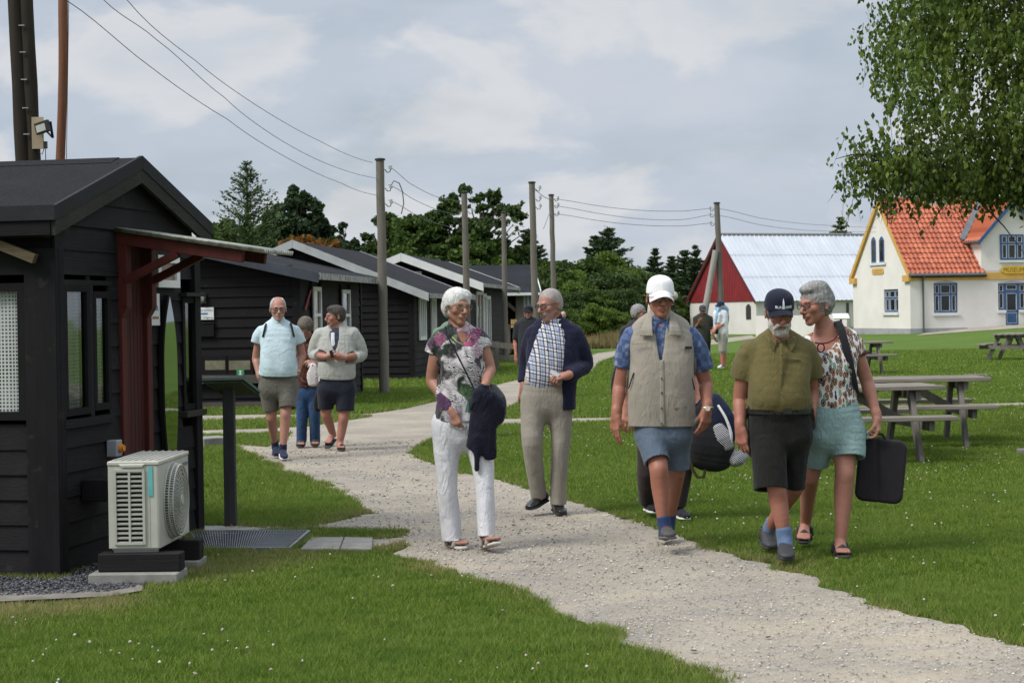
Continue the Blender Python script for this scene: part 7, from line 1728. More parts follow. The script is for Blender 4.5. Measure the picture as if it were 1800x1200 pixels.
def watch(ps, at_, ax, r, mat, face):
 m = MB(); a = Vector(at_); d = Vector(ax).normalized(); x = d.orthogonal().normalized(); y = d.cross(x)
 m.tube([a + (x * math.cos(t) + y * math.sin(t)) * r for t in np.linspace(0, 6.283, 22)], .0065, 6); o = m.build('watch_strap', mat, ps.root, True)
 m = MB(); c = a + Vector((0, -r, 0)); m.tube([c + Vector((0, .002, 0)), c + Vector((0, -.007, 0))], .016, 16); m.build('watch_face', face, o)
M_WIRE = simple('frame_dark', (.03, .022, .02), .35); M_GOLD = simple('gold', (.45, .33, .15), .35, metal=.8); M_STEEL = simple('steel', (.5, .48, .44), .3, metal=.8); M_IVORY = simple('dial', (.6, .6, .56), .3)
M_SOLEW = simple('sole_white', (.60, .60, .58), .6, .1); M_SOLEB = simple('sole_black', (.025, .025, .026), .7, .2); M_SOLEG = simple('sole_grey', (.11, .11, .11), .8, .2)
BLKC = cloth('black_cloth', (.012, .012, .014)); NAVY = cloth('navy_cloth', (.010, .012, .026), fold=1.0)
def own(ps, o, name, label, cat, group=None):
 """detach a held or worn separate thing: its own top-level object at the same place"""
 o.parent = None; o.location = ps.O; o.name = name; return tag(o, label, cat, group)
# ---------------------------------------------------------------- 1 white-haired woman
def p_white_hair():
 ps = Person(11.78, (812, 962), 'white-haired woman in glasses, floral blouse and white trousers, walking with a crossbody bag', .0048)
 arms = [dict(S=(773, 602, .02), E=(760, 668, .05), W=(795, 722, -.12), r=(17.5, 11.5, 8), hand=dict(d=(.25, -.25, -1), n=(.35, .75, -.1), side=(1, -.2, 0), curl=(.75, .85, .9, .95), s=.98, thumb=(.25, .55), tcurl=.4)),
   dict(S=(846, 598, .03), E=(861, 648, .02), W=(852, 679, -.16), r=(14, 10.5, 7.5), hand=dict(d=(-.35, -.25, -1), n=(-.1, 1, -.1), side=(-1, -.2, .1), curl=(.25, .22, .28, .4), s=.95, spread=.08, thumb=(.45, .45)))]
 legs = [dict(H=(786, 745, .02), K=(788, 850, -.02), A=(797, 945, 0), r=(22, 15, 14, 9), foot=((786, 953, .08), (817, 963, -.10))), dict(H=(838, 745, .02), K=(851, 850, -.10), A=(856, 938, -.14), r=(20, 14, 13, 9), foot=((848, 961, -.10), (873, 953, -.32)))]
 o, T, M = body(ps, (804, 540, -.02, 30, 3, 2, .98), [(808, 588, .03, 24, 16), (808, 606, .02, 36, 22), (810, 640, .0, 33, 26), (809, 680, .0, 32, 26), (811, 725, .0, 42, 30), (812, 755, .02, 44, 32)], arms, legs, (808, 583, .02, 17, 15), dict(jaw=1.05, nose=1.1, cheek=1.0), ('tan', (0.312, 0.163, 0.113)), fem=True, paintkw=dict(lip=(.34, .14, .11), brow=(.33, .24, .18), eye=(.06, .05, .05)))
 def ex(f):
  f.ell(T((0, .068, -.012)), np.array([.068, .040, .066]), M, .02); f.ell(T((.012, -.040, .086)), np.array([.060, .040, .030]), M, .03)
 hair_cap(ps, T, M, .98, hair_mat('hair_white', (.42, .42, .40), (.74, .74, .71)), [((0, -.115, .005), None, (.071, .058, .060)), ((-.078, -.02, -.03), None, (.020, .040, .040)), ((.078, -.02, -.03), None, (.020, .040, .040)), ((0, -.02, -.09), None, (.09, .07, .045))], .013, .008, ex)
 def floral(t, base):
  o = t.obj; w_ = t.noise(3.2, 3, .5, vec=o, col=True); wv = t.mix(.12, o, w_)
  v = t.voro(13, vec=wv, out=1); bw = t.n('SeparateColor'); t.put(bw.inputs[0], v); d = t.voro(7.5, vec=wv, out=0)
  c = t.ramp(bw.outputs[0], [(0, (.60, .58, .58)), (.26, (.50, .36, .42)), (.34, (.30, .07, .16)), (.41, (.10, .03, .10)), (.47, (.06, .12, .05)), (.53, (.5, .38, .10)), (.57, (.34, .07, .07)), (.62, (.58, .57, .57)), (.84, (.05, .05, .055)), (.93, (.08, .18, .15)), (1, (.35, .16, .30))], 'CONSTANT')
  # palm-leaf streaks radiating inside the cells
  st = t.n('TexWave', wave_type='RINGS', rings_direction='SPHERICAL'); t.put(st.inputs['Vector'], t.map(wv, (.2, 0, -.3), (0, 0, 0), (1, 1, 1))); st.inputs['Scale'].default_value = 34; st.inputs['Distortion'].default_value = 9; st.inputs['Detail'].default_value = 2; st.inputs['Detail Scale'].default_value = 1.4
  bl = t.ramp(st.outputs[0], [(.50, 0), (.58, 1)]); leafm = t.ramp(t.noise(5.5, 2, .5, vec=wv), [(.44, 0), (.50, 1)])
  c = t.mix(t.math('MULTIPLY', bl, leafm), c, (.020, .024, .024)); core = t.ramp(t.noise(4.5, 3, .6, vec=t.map(wv, (3, 1, 2))), [(.56, 0), (.60, 1)]); c = t.mix(core, c, (.014, .022, .016))
  return t.mix(t.math('MULTIPLY', t.ramp(t.noise(30, 3), [(.5, 0), (.7, 1)]), .35), c, (.28, .2, .26))
 fl = cloth('floral_print', (.6, .6, .6), extra=floral, fold=1.1)
 carve = [([(812, 580, -.16, 14, 40), (815, 600, -.17, 10, 30), (820, 618, -.16, 5, 22), (822, 628, -.16, 2, 16)], dict(k=.006))]
 ps.garment('blouse', [([(806, 576, .03, 19, 15), (806, 584, .03, 28, 18), (807, 596, .02, 40, 24), (808, 612, .01, 43, 29), (812, 640, -.01, 38, 32), (810, 672, -.01, 38, 32), (810, 705, -.01, 42, 34), (811, 736, .0, 47, 36)], dict(cap1='f', sup=2.5)),
  ([(778, 592, .02, 17, 19), (768, 606, .03, 17, 18), (763, 620, .04, 16.5, 17)], dict(cap1='f', side=(1, .2, 0))), ([(842, 588, .03, 14, 17), (850, 600, .03, 13, 16), (853, 610, .03, 12.5, 15)], dict(cap1='f', side=(1, .2, 0)))], fl, [(.010, (8, 8, 6)), (.006, (20, 20, 12), dict(ridge=True, seed=3))], carve=carve + [([(811, 731, 0, 44, 33), (811, 742, 0, 46, 35)], {})])
 ps.garment('sleeve_edge', [([(764, 617, .038, 17.2, 17.8), (763, 620.5, .04, 17, 17.5)], dict(cap0='f', cap1='f', side=(1, .2, 0), k=0))], cloth('edge_white', (.6, .6, .58)))
 tr = cloth('white_trousers', (.53, .53, .55), fold=1.2)
 ps.garment('trousers', [([(811, 722, .01, 43, 32), (811, 745, .01, 50, 36), (811, 762, .01, 48, 34)], dict(sup=2.6)), ([(787, 750, .01, 27, 32), (786, 793, .0, 23.5, 27), (786, 825, -.01, 19.5, 23), (787, 866, -.01, 17.5, 21), (791, 908, .01, 18.5, 22), (795, 948, .01, 17.5, 24)], dict(cap1='f')),
  ([(838, 750, .01, 27, 32), (845, 793, -.03, 22.5, 27), (850, 830, -.07, 18.5, 22), (852, 862, -.10, 16.5, 20), (854, 900, -.13, 16, 21), (855, 942, -.15, 15.5, 24)], dict(cap1='f'))], tr, [(.008, (9, 9, 4)), (.006, (12, 12, 7), dict(ridge=True, seed=5)), (.003, (20, 20, 14), dict(seed=9))], carve=[([(795, 944, .01, 14, 19), (795, 952, .01, 15, 20)], {}), ([(855, 938, -.15, 12, 18), (855, 946, -.15, 13, 19)], {})])
 ps.garment('belt', [([(811, 720, .0, 44.5, 33.5), (811, 727, .0, 45.5, 34.5)], dict(cap0='f', cap1='f', sup=2.6))], cloth('belt_green', (.07, .075, .04)))
 sand = simple('sandal_taupe', (.25, .225, .20), .6, .1, 8)
 ps.shoe(ps.p(784, 958, .08), ps.p(818, 967, -.12), mats=(sand, simple('sole_cream', (.48, .46, .41), .6)), kind='sandal', w=.043); ps.shoe(ps.p(848, 966, -.09), ps.p(876, 957, -.33), mats=(sand, MATS['sole_cream']), kind='sandal', w=.043)
 glasses(ps.root, T, M, .98, simple('frame_gold', (.16, .10, .05), .3, metal=.4)); g = MB(); c = ps.p(852, 680, -.155); watch(ps, c, (-.2, -.1, -1), .030, M_GOLD, M_IVORY)
 g = MB(); nk = [ps.p(795, 592, -.105), ps.p(803, 600, -.14), ps.p(813, 605, -.15), ps.p(822, 600, -.14), ps.p(828, 590, -.11)]; g.tube([Vector(q) for q in nk], .0022, 5); g.build('necklace', M_GOLD, ps.root)
 # jacket over the arm, bag with its strap
 jr = [([(842, 688, -.17, 13, 10), (850, 700, -.15, 22, 16), (854, 720, -.14, 26, 15), (848, 742, -.14, 24, 13), (842, 770, -.14, 20, 11), (836, 788, -.14, 18, 8)], dict(sup=2.4)), ([(862, 700, -.13, 14, 16), (876, 715, -.12, 14, 15), (874, 734, -.12, 12, 12)], {}),
   ([(856, 730, -.145, 13, 9), (860, 770, -.14, 12, 8), (860, 790, -.14, 13, 7), (861, 804, -.14, 12, 5)], {}), ([(838, 770, -.16, 7, 6), (838, 800, -.16, 4.5, 5), (838, 824, -.16, 4, 4)], {})]
 own(ps, ps.garment('jacket', jr, cloth('jacket_navy', (.006, .007, .017), fold=1.4), [(.010, (14, 14, 5), dict(ridge=True, seed=2)), (.006, (22, 22, 14), dict(seed=4))]), 'folded_jacket', 'dark navy jacket draped over the arm of the white-haired woman', 'jacket')
 bag = ps.garment('bag', [([(856, 688, -.04, 20, 9), (868, 706, -.05, 22, 11), (874, 718, -.05, 18, 9)], dict(sup=3))], simple('bag_leather', (.018, .018, .022), .4, .2, 8, .2)); own(ps, bag, 'shoulder_bag', 'small dark shoulder bag on a thin strap at the hip of the white-haired woman', 'bag')
 s_ = strap(ps, [(790, 577, .0), (783, 574, .02), (783, 584, -.085), (795, 606, -.135), (812, 640, -.155), (828, 672, -.16), (838, 692, -.16), (852, 696, -.10)], .0065, BLKC, 'bag_strap', .004, (1, 0, .3)); s_.parent = bag
# ---------------------------------------------------------------- 2 man in navy cardigan
def p_cardigan():
 ps = Person(13.66, (962, 902), 'man with cropped grey hair and glasses in open navy cardigan, checked shirt and khaki trousers', .0052)
 arms = [dict(S=(938, 592, .04), E=(926, 640, .16), W=(921, 680, .10), r=(13, 10, 7.5), hand=dict(d=(-.1, -.1, -1), n=(.3, 1, 0), side=(0, -1, 0), curl=(.3, .35, .4, .45), s=1.0)),
   dict(S=(1008, 592, .02), E=(1026, 641, .05), W=(997, 660, -.17), r=(14, 11, 8), hand=dict(d=(-1, -.25, -.12), n=(-.1, .6, -1), side=(-.2, -.5, 1), curl=(.75, .85, .95, 1.05), s=.98, thumb=(.45, .3), tcurl=.5))]
 legs = [dict(H=(944, 690, .02), K=(937, 775, -.08), A=(948, 868, .04), r=(17, 12, 11, 8)), dict(H=(978, 690, .02), K=(984, 785, -.02), A=(981, 880, 0), r=(17, 12, 11, 8))]
 o, T, M = body(ps, (966, 536, -.02, -48, 10, -2, 1.0), [(970, 572, .03, 22, 16), (971, 590, .02, 34, 22), (968, 625, 0, 33, 25), (962, 660, 0, 33, 25), (961, 695, .02, 34, 26)], arms, legs, (970, 571, .02, 14.5, 13), dict(jaw=1.08, nose=1.12), ('ruddy', (0.326, 0.163, 0.119)), paintkw=dict(stub=(.42, .33, .30), stub_w=.35, lip=(.28, .10, .08), brow=(.25, .2, .17)))
 hair_cap(ps, T, M, 1.0, hair_mat('hair_crop', (.20, .17, .15), (.42, .39, .36)), [((0, -.12, .0), None, (.078, .075, .078)), ((-.07, -.055, .0), None, (.04, .045, .05)), ((.07, -.055, .0), None, (.04, .045, .05)), ((0, .0, -.10), None, (.12, .11, .062))], .0025, .002, slen=.006)
 glasses(ps.root, T, M, 1, M_WIRE, rim=.0026)
 def plaid(t, base):
  x = t.sep(); u = t.math('FRACT', t.math('MULTIPLY', t.math('ADD', x[0], t.math('MULTIPLY', x[1], .35)), 15.5)); v = t.math('FRACT', t.math('MULTIPLY', t.math('ADD', x[2], t.math('MULTIPLY', x[0], .22)), 15.5))
  def line(q, a, b): return t.math('MULTIPLY', t.math('GREATER_THAN', q, a), t.math('LESS_THAN', q, b))
  c = (.36, .42, .56); c = t.mix(line(u, .30, .58), c, (.62, .61, .60)); c = t.mix(t.math('MULTIPLY', line(v, .30, .58), .6), c, (.62, .61, .60))
  for q in (u, v):
   c = t.mix(t.math('MULTIPLY', line(q, .18, .30), .85), c, (.020, .022, .045)); c = t.mix(t.math('MULTIPLY', line(q, .58, .70), .85), c, (.020, .022, .045)); c = t.mix(t.math('MULTIPLY', line(q, .90, .95), .7), c, (.16, .10, .07))
  return c
 sh = cloth('plaid_shirt', (.5, .5, .5), extra=plaid, fold=.9)
 ps.garment('shirt', [([(970, 572, .02, 20, 16), (970, 590, 0, 32, 24), (965, 625, -.02, 34, 29), (959, 655, -.02, 35, 30), (957, 671, -.01, 33, 28)], dict(sup=2.4))], sh, [(.007, (9, 9, 7)), (.004, (20, 20, 12), dict(ridge=True, seed=3))], carve=[([(962, 566, -.13, 8, 22), (963, 574, -.13, 3, 14)], {})])
 collar(ps, ps.p(969, 569, .0), .070, .076, sh, open_=.5, drop=.06)
 b = MB(); 
 for i in range(6): q = ps.p(963.5 - 1.1 * i, 585 + 14.5 * i, 0); b.tube([Vector((q[0], -.128 - .006 * (i > 1), q[2])), Vector((q[0], -.136 - .006 * (i > 1), q[2]))], .006, 8)
 b.build('buttons', simple('button_navy', (.02, .022, .04), .4), ps.root)
 kn = cloth('navy_knit', (.0085, .0095, .028), fold=.9)
 ps.garment('cardigan', [([(971, 562, .04, 17, 15), (971, 570, .04, 26, 18), (971, 583, .03, 42, 25), (972, 610, .02, 46, 30), (972, 650, .01, 46, 31), (973, 690, .01, 40, 31), (974, 720, .01, 38, 30)], dict(cap1='f', sup=2.6)), ([(1008, 583, .02, 18, 19), (1018, 608, .03, 16, 17), (1028, 640, .05, 14, 15), (1014, 652, -.06, 12.5, 13), (1000, 659, -.14, 11.5, 11.5)], dict(cap1='f', side=(0, 1, .2))),
  ([(938, 585, .04, 15, 18), (930, 612, .10, 13, 16), (926, 640, .15, 12, 14), (922, 672, .11, 11, 12)], dict(cap1='f', side=(0, 1, .2)))], kn, [(.009, (8, 8, 7)), (.006, (16, 16, 10), dict(ridge=True, seed=3))],
  carve=[([(967, 556, -.16, 13, 40), (969, 575, -.16, 18, 44), (966, 600, -.16, 25, 42), (960, 640, -.17, 31, 42), (953, 690, -.17, 38, 44), (950, 740, -.17, 40, 44)], dict(k=.008)), ([(950, 680, 0, 30, 40), (944, 735, 0, 40, 44)], dict(k=.006))])
 tr = cloth('khaki_trousers', (.235, .215, .178), fold=1.0)
 ps.garment('trousers', [([(961, 667, 0, 37, 28), (961, 695, .01, 43, 32), (961, 712, .01, 43, 31)], dict(cap0='f', sup=2.6)), ([(940, 705, .01, 24, 28), (936, 750, -.04, 20.5, 25), (936, 780, -.08, 18, 22), (940, 820, -.04, 15.5, 20), (947, 872, .03, 14, 19)], dict(cap1='f')), ([(981, 705, .01, 25, 28), (986, 755, .0, 19, 24), (985, 790, -.02, 16, 21), (982, 840, -.01, 14.5, 20), (981, 885, 0, 14, 21)], dict(cap1='f'))], tr, [(.008, (9, 9, 4)), (.006, (11, 11, 6), dict(ridge=True, seed=5)), (.003, (18, 18, 12), dict(seed=9))])
 ps.garment('belt', [([(960, 665, 0, 38, 29), (960, 674, 0, 38.5, 29.5)], dict(cap0='f', cap1='f', sup=2.6))], cloth('belt_canvas', (.33, .31, .27)))
 lt = simple('clog_leather', (.012, .012, .013), .28, .2, 8, .1); ps.shoe(ps.p(962, 880, .09), ps.p(928, 898, -.12), mats=(lt, M_SOLEB, None), w=.05, ht=.08); ps.shoe(ps.p(975, 897, .10), ps.p(990, 907, -.16), mats=(lt, M_SOLEB, None), w=.05, ht=.08)
 g = MB(); c = Vector(ps.p(975, 656, -.21)); g.box(c, (.07, .008, .03), Matrix.Rotation(.5, 3, 'Y')); own(ps, g.build('slip', M_WHITE, ps.root), 'paper_slip', 'small white slip of paper in the hand of the cardigan man', 'paper')
# ---------------------------------------------------------------- 3 man in vest and white cap
def p_vest():
 ps = Person(11.6, (1168, 958), 'man in white cap, beige sleeveless waistcoat over blue patterned shirt and grey-blue shorts', .005)
 arms = [dict(S=(1108, 598, .02), E=(1090, 676, .06), W=(1083, 727, .0), r=(17, 12.5, 9), hand=dict(d=(-.12, -.1, -1), n=(.8, .6, 0), side=(.3, -1, 0), curl=(.20, .28, .34, .42), s=1.08, thumb=(.35, .4))),
   dict(S=(1215, 596, .02), E=(1240, 672, .05), W=(1243, 716, -.06), r=(17, 12.5, 9), hand=dict(d=(-.15, -.2, -1), n=(-.6, .8, 0), side=(-.4, -1, 0), curl=(.30, .38, .46, .55), s=1.06, thumb=(.35, .35)))]
 legs = [dict(H=(1148, 760, 0), K=(1158, 826, -.15), A=(1165, 915, -.16), r=(25, 17.5, 16.5, 10)), dict(H=(1188, 760, 0), K=(1189, 828, .06), A=(1178, 905, .32), r=(25, 17, 15.5, 10))]
 o, T, M = body(ps, (1161, 524, -.02, 4, 3, 1, 1.05), [(1161, 570, .03, 30, 20), (1161, 592, .02, 48, 26), (1162, 630, 0, 46, 30), (1163, 680, 0, 47, 32), (1164, 730, .01, 48, 33), (1166, 760, .02, 46, 33)], arms, legs, (1161, 566, .02, 18, 16), dict(jaw=1.1, nose=1.15, cheek=1.02), ('sun', (0.299, 0.132, 0.088)), paintkw=dict(lip=(.26, .09, .07), brow=(.2, .15, .12)))
 wc = cloth('cap_white', (.70, .70, .71)); cap_hat(ps, T, M, 1.06, wc, brim=.075, tilt=.25, low=.036)
 hair_cap(ps, T, M, 1.05, hair_mat('hair_dark_grey', (.05, .045, .04), (.16, .15, .14)), [((0, -.10, .0), None, (.10, .10, .15)), ((0, 0, -.11), None, (.12, .12, .078)), ((0, 0, .10), None, (.12, .14, .065))], .002, .002, slen=.006)
 glasses(ps.root, T, M, 1.05, simple('frame_thin', (.12, .09, .07), .3, metal=.4), rim=.0018)
 def blocks(t, base):
  x = t.sep(); o_ = t.com(t.math('MULTIPLY', x[0], 24), t.math('MULTIPLY', x[1], 24), t.math('MULTIPLY', t.math('ADD', x[2], t.math('MULTIPLY', x[0], .2)), 24)); ch = t.n('TexChecker'); t.put(ch.inputs['Vector'], o_); ch.inputs['Scale'].default_value = 1.0; ch.inputs[1].default_value = (.045, .075, .16, 1); ch.inputs[2].default_value = (.085, .125, .235, 1)
  v = t.voro(17, out=0, rnd=.25); sp = t.ramp(v, [(.22, 1), (.36, 0)]); n = t.noise(48, 3, .6); c = t.mix(t.math('MULTIPLY', sp, .55), ch.outputs[0], (.30, .34, .44)); return t.mix(t.math('MULTIPLY', t.ramp(n, [(.5, 0), (.62, 1)]), .35), c, (.03, .045, .10))
 sh = cloth('blue_shirt', (.1, .1, .1), extra=blocks, fold=.9)
 ps.garment('shirt', [([(1161, 558, .02, 20, 17), (1161, 570, .02, 32, 20), (1161, 590, .01, 48, 28), (1162, 640, .0, 47, 32)], {}), ([(1112, 588, .02, 19, 20), (1103, 612, .03, 19, 19), (1095, 645, .05, 18.5, 18)], dict(cap1='f', side=(1, .2, 0))), ([(1212, 586, .02, 19, 20), (1225, 612, .03, 19, 19), (1237, 649, .05, 18.5, 18)], dict(cap1='f', side=(1, .2, 0)))], sh,
  [(.007, (10, 10, 7)), (.004, (20, 20, 14), dict(ridge=True, seed=3))], carve=[([(1095, 640, .05, 15, 14.5), (1094, 652, .05, 16, 15)], dict(side=(1, .2, 0))), ([(1237, 644, .05, 15, 14.5), (1239, 655, .05, 16, 15)], dict(side=(1, .2, 0))), ([(1162, 562, -.13, 9, 24), (1163, 578, -.15, 3, 16)], {})])
 collar(ps, ps.p(1161, 563, .0), .080, .088, sh, open_=.45, drop=.075, hgt=.026)
 be = (.26, .235, .195); vm = cloth('beige_vest', be, fold=1.0)
 ps.garment('waistcoat', [([(1161, 556, .03, 22, 17), (1161, 565, .03, 34, 21), (1161, 578, .03, 52, 27), (1162, 602, .01, 57, 33), (1163, 640, -.01, 55, 37), (1163, 690, -.01, 58, 39), (1164, 730, 0, 59, 39), (1164, 748, 0, 58, 38)], dict(cap1='f', sup=2.7))], vm, [(.009, (6, 6, 4)), (.006, (9, 9, 6), dict(ridge=True, seed=3))],
  carve=[([(1161, 552, -.17, 17, 44), (1162, 575, -.18, 16, 36), (1163, 605, -.18, 9, 30), (1163, 640, -.18, 1.5, 24)], dict(k=.006)), ([(1164, 742, 0, 54, 35), (1164, 753, 0, 56, 36)], {})])
 # wide collar of the waistcoat, zip placket, pocket flaps and badge
 for q, x0, x1, x2 in ((-1, 1143, 1119, 1143), (1, 1180, 1206, 1178)):
  P_ = [ps.p(x0, 560, -.065), ps.p((x0 + x1) / 2, 578, -.098), ps.p(x1 - q * 3, 589, -.095)]; f = Field(np.min(P_, 0) - .08, np.max(P_, 0) + .08, .0045)
  f.loft([tuple(ps.p(x0 + q * 1, 556, -.045)) + (.018, .006), tuple(ps.p(x0 + q * 6, 575, -.108)) + (.036, .006), tuple(ps.p(x0 + q * 7, 590, -.122)) + (.045, .006)], k=.003, side=(1, q * .35, 0), cap1='f', sup=3.5); fmesh('vest_collar', f, vm, ps.root)
 pl = cloth('vest_seam', tuple(x * .70 for x in be))
 strap(ps, [(1163, 634, -.142), (1164, 665, -.148), (1164, 700, -.150), (1165, 746, -.145)], .014, vm, 'placket', .006)
 b = MB()
 for y in (665, 690, 717, 744): q = ps.p(1163, y, -.158 if y > 650 else -.15); b.tube([Vector(q), Vector(q + np.array([0, -.006, 0]))], .0065, 8)
 b.build('studs', simple('stud', (.05, .045, .04), .4), ps.root)
 b = MB(); q = ps.p(1210, 611, -.112); b.box(q, (.045, .008, .016), Matrix.Rotation(.35, 3, 'Z')); b.build('badge', simple('badge_black', (.012, .012, .016), .5), ps.root)
 for x, y, w_, dy, rz in ((1126, 604, .10, -.128, -.15), (1196, 716, .085, -.134, .3), (1108, 665, .0, 0, 0)):
  if not w_: continue
  b = MB(); q = ps.p(x, y, dy); b.box(q, (w_, .006, .004), Matrix.Rotation(rz, 3, 'Z') @ Matrix.Rotation(-.08, 3, 'Y')); b.build('pocket_zip', pl, ps.root)
 for x0, y0, x1, y1, dy in ((1114, 655, 1105, 682, -.10), (1213, 653, 1221, 684, -.09)): strap(ps, [(x0, y0, dy), ((x0 + x1) / 2, (y0 + y1) / 2, dy), (x1, y1, dy + .02)], .005, cloth('zip_black', (.02, .02, .02)) if x0 < 1150 else bpy.data.materials['zip_black'], 'pocket_zip', .003)
 bl = cloth('grey_blue_shorts', (.085, .115, .155), fold=1.0)
 ps.garment('shorts', [([(1166, 742, .0, 49, 34), (1167, 765, 0, 50, 35)], dict(sup=2.5)), ([(1144, 762, -.02, 28, 31), (1149, 790, -.08, 24, 28), (1155, 812, -.13, 22.5, 26)], dict(cap1='f')), ([(1188, 765, .02, 28, 30), (1191, 795, .05, 22, 27), (1192, 824, .06, 20, 25)], dict(cap1='f'))], bl, [(.008, (7, 7, 10)), (.005, (16, 16, 18), dict(ridge=True, seed=3))],
  carve=[([(1155, 806, -.13, 19, 22), (1156, 820, -.14, 20, 23)], {}), ([(1192, 818, .06, 17, 21), (1192, 830, .06, 18, 22)], {})])
 sk = cloth('sock_blue', (.022, .040, .105)); ps.garment('sock', [([(1165, 908, -.16, 11.5, 12.5), (1168, 925, -.165, 11.5, 13), (1170, 938, -.18, 11.5, 14)], dict(cap0='f'))], sk)
 ps.garment('sock', [([(1179, 898, .31, 11, 12), (1177, 915, .33, 11, 13), (1176, 925, .33, 11, 13)], dict(cap0='f'))], sk)
 sm = simple('shoe_grey', (.055, .052, .050), .7, .3, 12, .3, 60); ps.shoe(ps.p(1168, 947, -.10), ps.p(1178, 961, -.40) + np.array([0, 0, .045]), mats=(sm, M_SOLEG, simple('lace_red', (.16, .04, .035), .7)), w=.052, ht=.085); ps.shoe(ps.p(1178, 938, .40), ps.p(1166, 950, .12), mats=(sm, M_SOLEG, None), w=.05, ht=.085)
 c = ps.p(1243, 717, -.06); watch(ps, c, (.02, -.15, -1), .036, M_GOLD, M_IVORY)
# ---------------------------------------------------------------- 4 man in olive shirt
def p_olive():
 ps = Person(10.95, (1375, 985), 'bearded man in navy cap, olive short-sleeved shirt and black shorts, looking down', .0048)
 arms = [dict(S=(1312, 624, .0), E=(1301, 700, .05), W=(1301, 750, -.03), r=(18, 13, 9.5), hand=dict(d=(.05, -.12, -1), n=(.7, .7, 0), side=(.4, -1, 0), curl=(.30, .38, .45, .5), s=1.06, thumb=(.3, .35))),
   dict(S=(1418, 622, .03), E=(1428, 690, .10), W=(1426, 722, -.02), r=(17, 12, 9), hand=dict(d=(-.05, -.15, -1), n=(-.7, .7, 0), side=(-.4, -1, 0), curl=(.4, .45, .5, .55), s=1.0))]
 legs = [dict(H=(1350, 770, 0), K=(1365, 856, -.13), A=(1377, 932, -.14), r=(26, 18, 17.5, 12)), dict(H=(1395, 770, 0), K=(1397, 855, .02), A=(1352, 930, .34), r=(25, 17, 15, 11))]
 o, T, M = body(ps, (1370, 550, -.07, 4, 15, 0, 1.0), [(1370, 600, .03, 32, 22), (1370, 622, .02, 50, 28), (1370, 660, -.01, 49, 34), (1370, 700, -.02, 50, 37), (1370, 740, .0, 48, 34), (1372, 770, .01, 46, 32)], arms, legs, (1371, 596, .0, 18, 16), dict(jaw=1.12, nose=1.1), ('ruddy2', (0.290, 0.128, 0.088)), paintkw=dict(lip=(.28, .10, .09), brow=(.4, .38, .35)))
 f = Field(T((0, -.04, -.06)) - .12, T((0, -.04, -.06)) + .12, .004); f.ell(T((0, -.052, -.098)), (.048, .040, .040), M, .02); f.ell(T((-.048, -.02, -.062)), (.020, .040, .040), M, .02); f.ell(T((.048, -.02, -.062)), (.020, .040, .040), M, .02); f.cone(T((-.026, -.092, -.052)), T((.026, -.092, -.052)), .008, .008, .01); f.cone(T((-.028, -.090, -.055)), T((-.036, -.07, -.08)), .010, .014, .01); f.cone(T((.028, -.090, -.055)), T((.036, -.07, -.08)), .010, .014, .01)
 f.noise(.010, (70, 70, 40), 4); f.ell(T((0, -.10, -.067)), (.017, .015, .005), M, .004, 'sub'); fmesh('beard', f, hair_mat('beard_grey', (.20, .18, .16), (.50, .48, .45)), ps.root)
 hair_cap(ps, T, M, 1.0, hair_mat('hair_grey_short', (.18, .17, .16), (.34, .33, .31)), [((0, -.10, .0), None, (.10, .10, .15)), ((0, 0, -.12), None, (.12, .12, .085)), ((0, 0, .10), None, (.12, .14, .062))], .003, .003)
 nc = cloth('cap_navy', (.007, .009, .022)); cp = cap_hat(ps, T, M, 1.06, nc, brim=.060, tilt=.1, low=.036)
 # embroidered tower and letters on the cap front
 q0 = T((0, -.0, 0)); m = MB(); ww = simple('thread_white', (.62, .66, .70), .7); X = lambda x, z: Vector(T((x, .014 - .108 * math.cos(min(1.2, abs(x) / .085)) * math.cos(max(0, (z - .05)) / .085 * .75) - .004, z)))
 def patch(x0, z0, x1, z1, x2=None, x3=None):
  k = 1.0; z0, z1 = (.050 + (z - .047) * 1.3 if z < .0605 else z + .006 for z in (z0, z1)); x0, x1, x2, x3 = (None if x is None else x * k for x in (x0, x1, x2, x3)); m.add([X(x0, z0), X(x1, z0), X(x3 if x3 is not None else x1, z1), X(x2 if x2 is not None else x0, z1)], [(0, 1, 2, 3)])
 patch(-.0075, .047, .0105, .075, -.004, .007); patch(-.004, .075, .007, .094, -.002, .005); patch(-.001, .094, .004, .106, .0012, .0018)
 def letter(kind, x, w_=.010, z=.048, h=.012):
  t_ = .0028
  if kind in 'BDRE': patch(x, z, x + t_, z + h)
  if kind in 'BDE': patch(x + t_, z, x + w_ - .001, z + t_)
  if kind in 'BDRE': patch(x + t_, z + h - t_, x + w_ - .001, z + h)
  if kind in 'BRE': patch(x + t_, z + h / 2 - t_ / 2, x + w_ - .001, z + h / 2 + t_ / 2)
  if kind in 'BD': patch(x + w_ - t_, z + .0012, x + w_, z + h - .0012)
  if kind == 'R': patch(x + w_ - t_, z + h / 2, x + w_, z + h - .001); patch(x + w_ - t_, z, x + w_, z + h / 2 - .001)
  if kind == 'L': patch(x, z, x + t_, z + h); patch(x + t_, z, x + w_ - .002, z + t_)
  if kind == 'A': patch(x, z, x + t_, z + h * .9); patch(x + w_ - t_, z, x + w_, z + h * .9); patch(x + t_, z + h - t_, x + w_ - t_, z + h + .001); patch(x + t_, z + h * .35, x + w_ - t_, z + h * .35 + t_)
  if kind == 'V': patch(x, z + h * .3, x + t_, z + h); patch(x + w_ - t_, z + h * .3, x + w_, z + h); patch(x + .002, z, x + w_ - .002, z + h * .32)
  if kind == 'N': patch(x, z, x + t_, z + h); patch(x + w_ - t_, z, x + w_, z + h); patch(x + t_, z + h * .4, x + w_ - t_, z + h * .7)
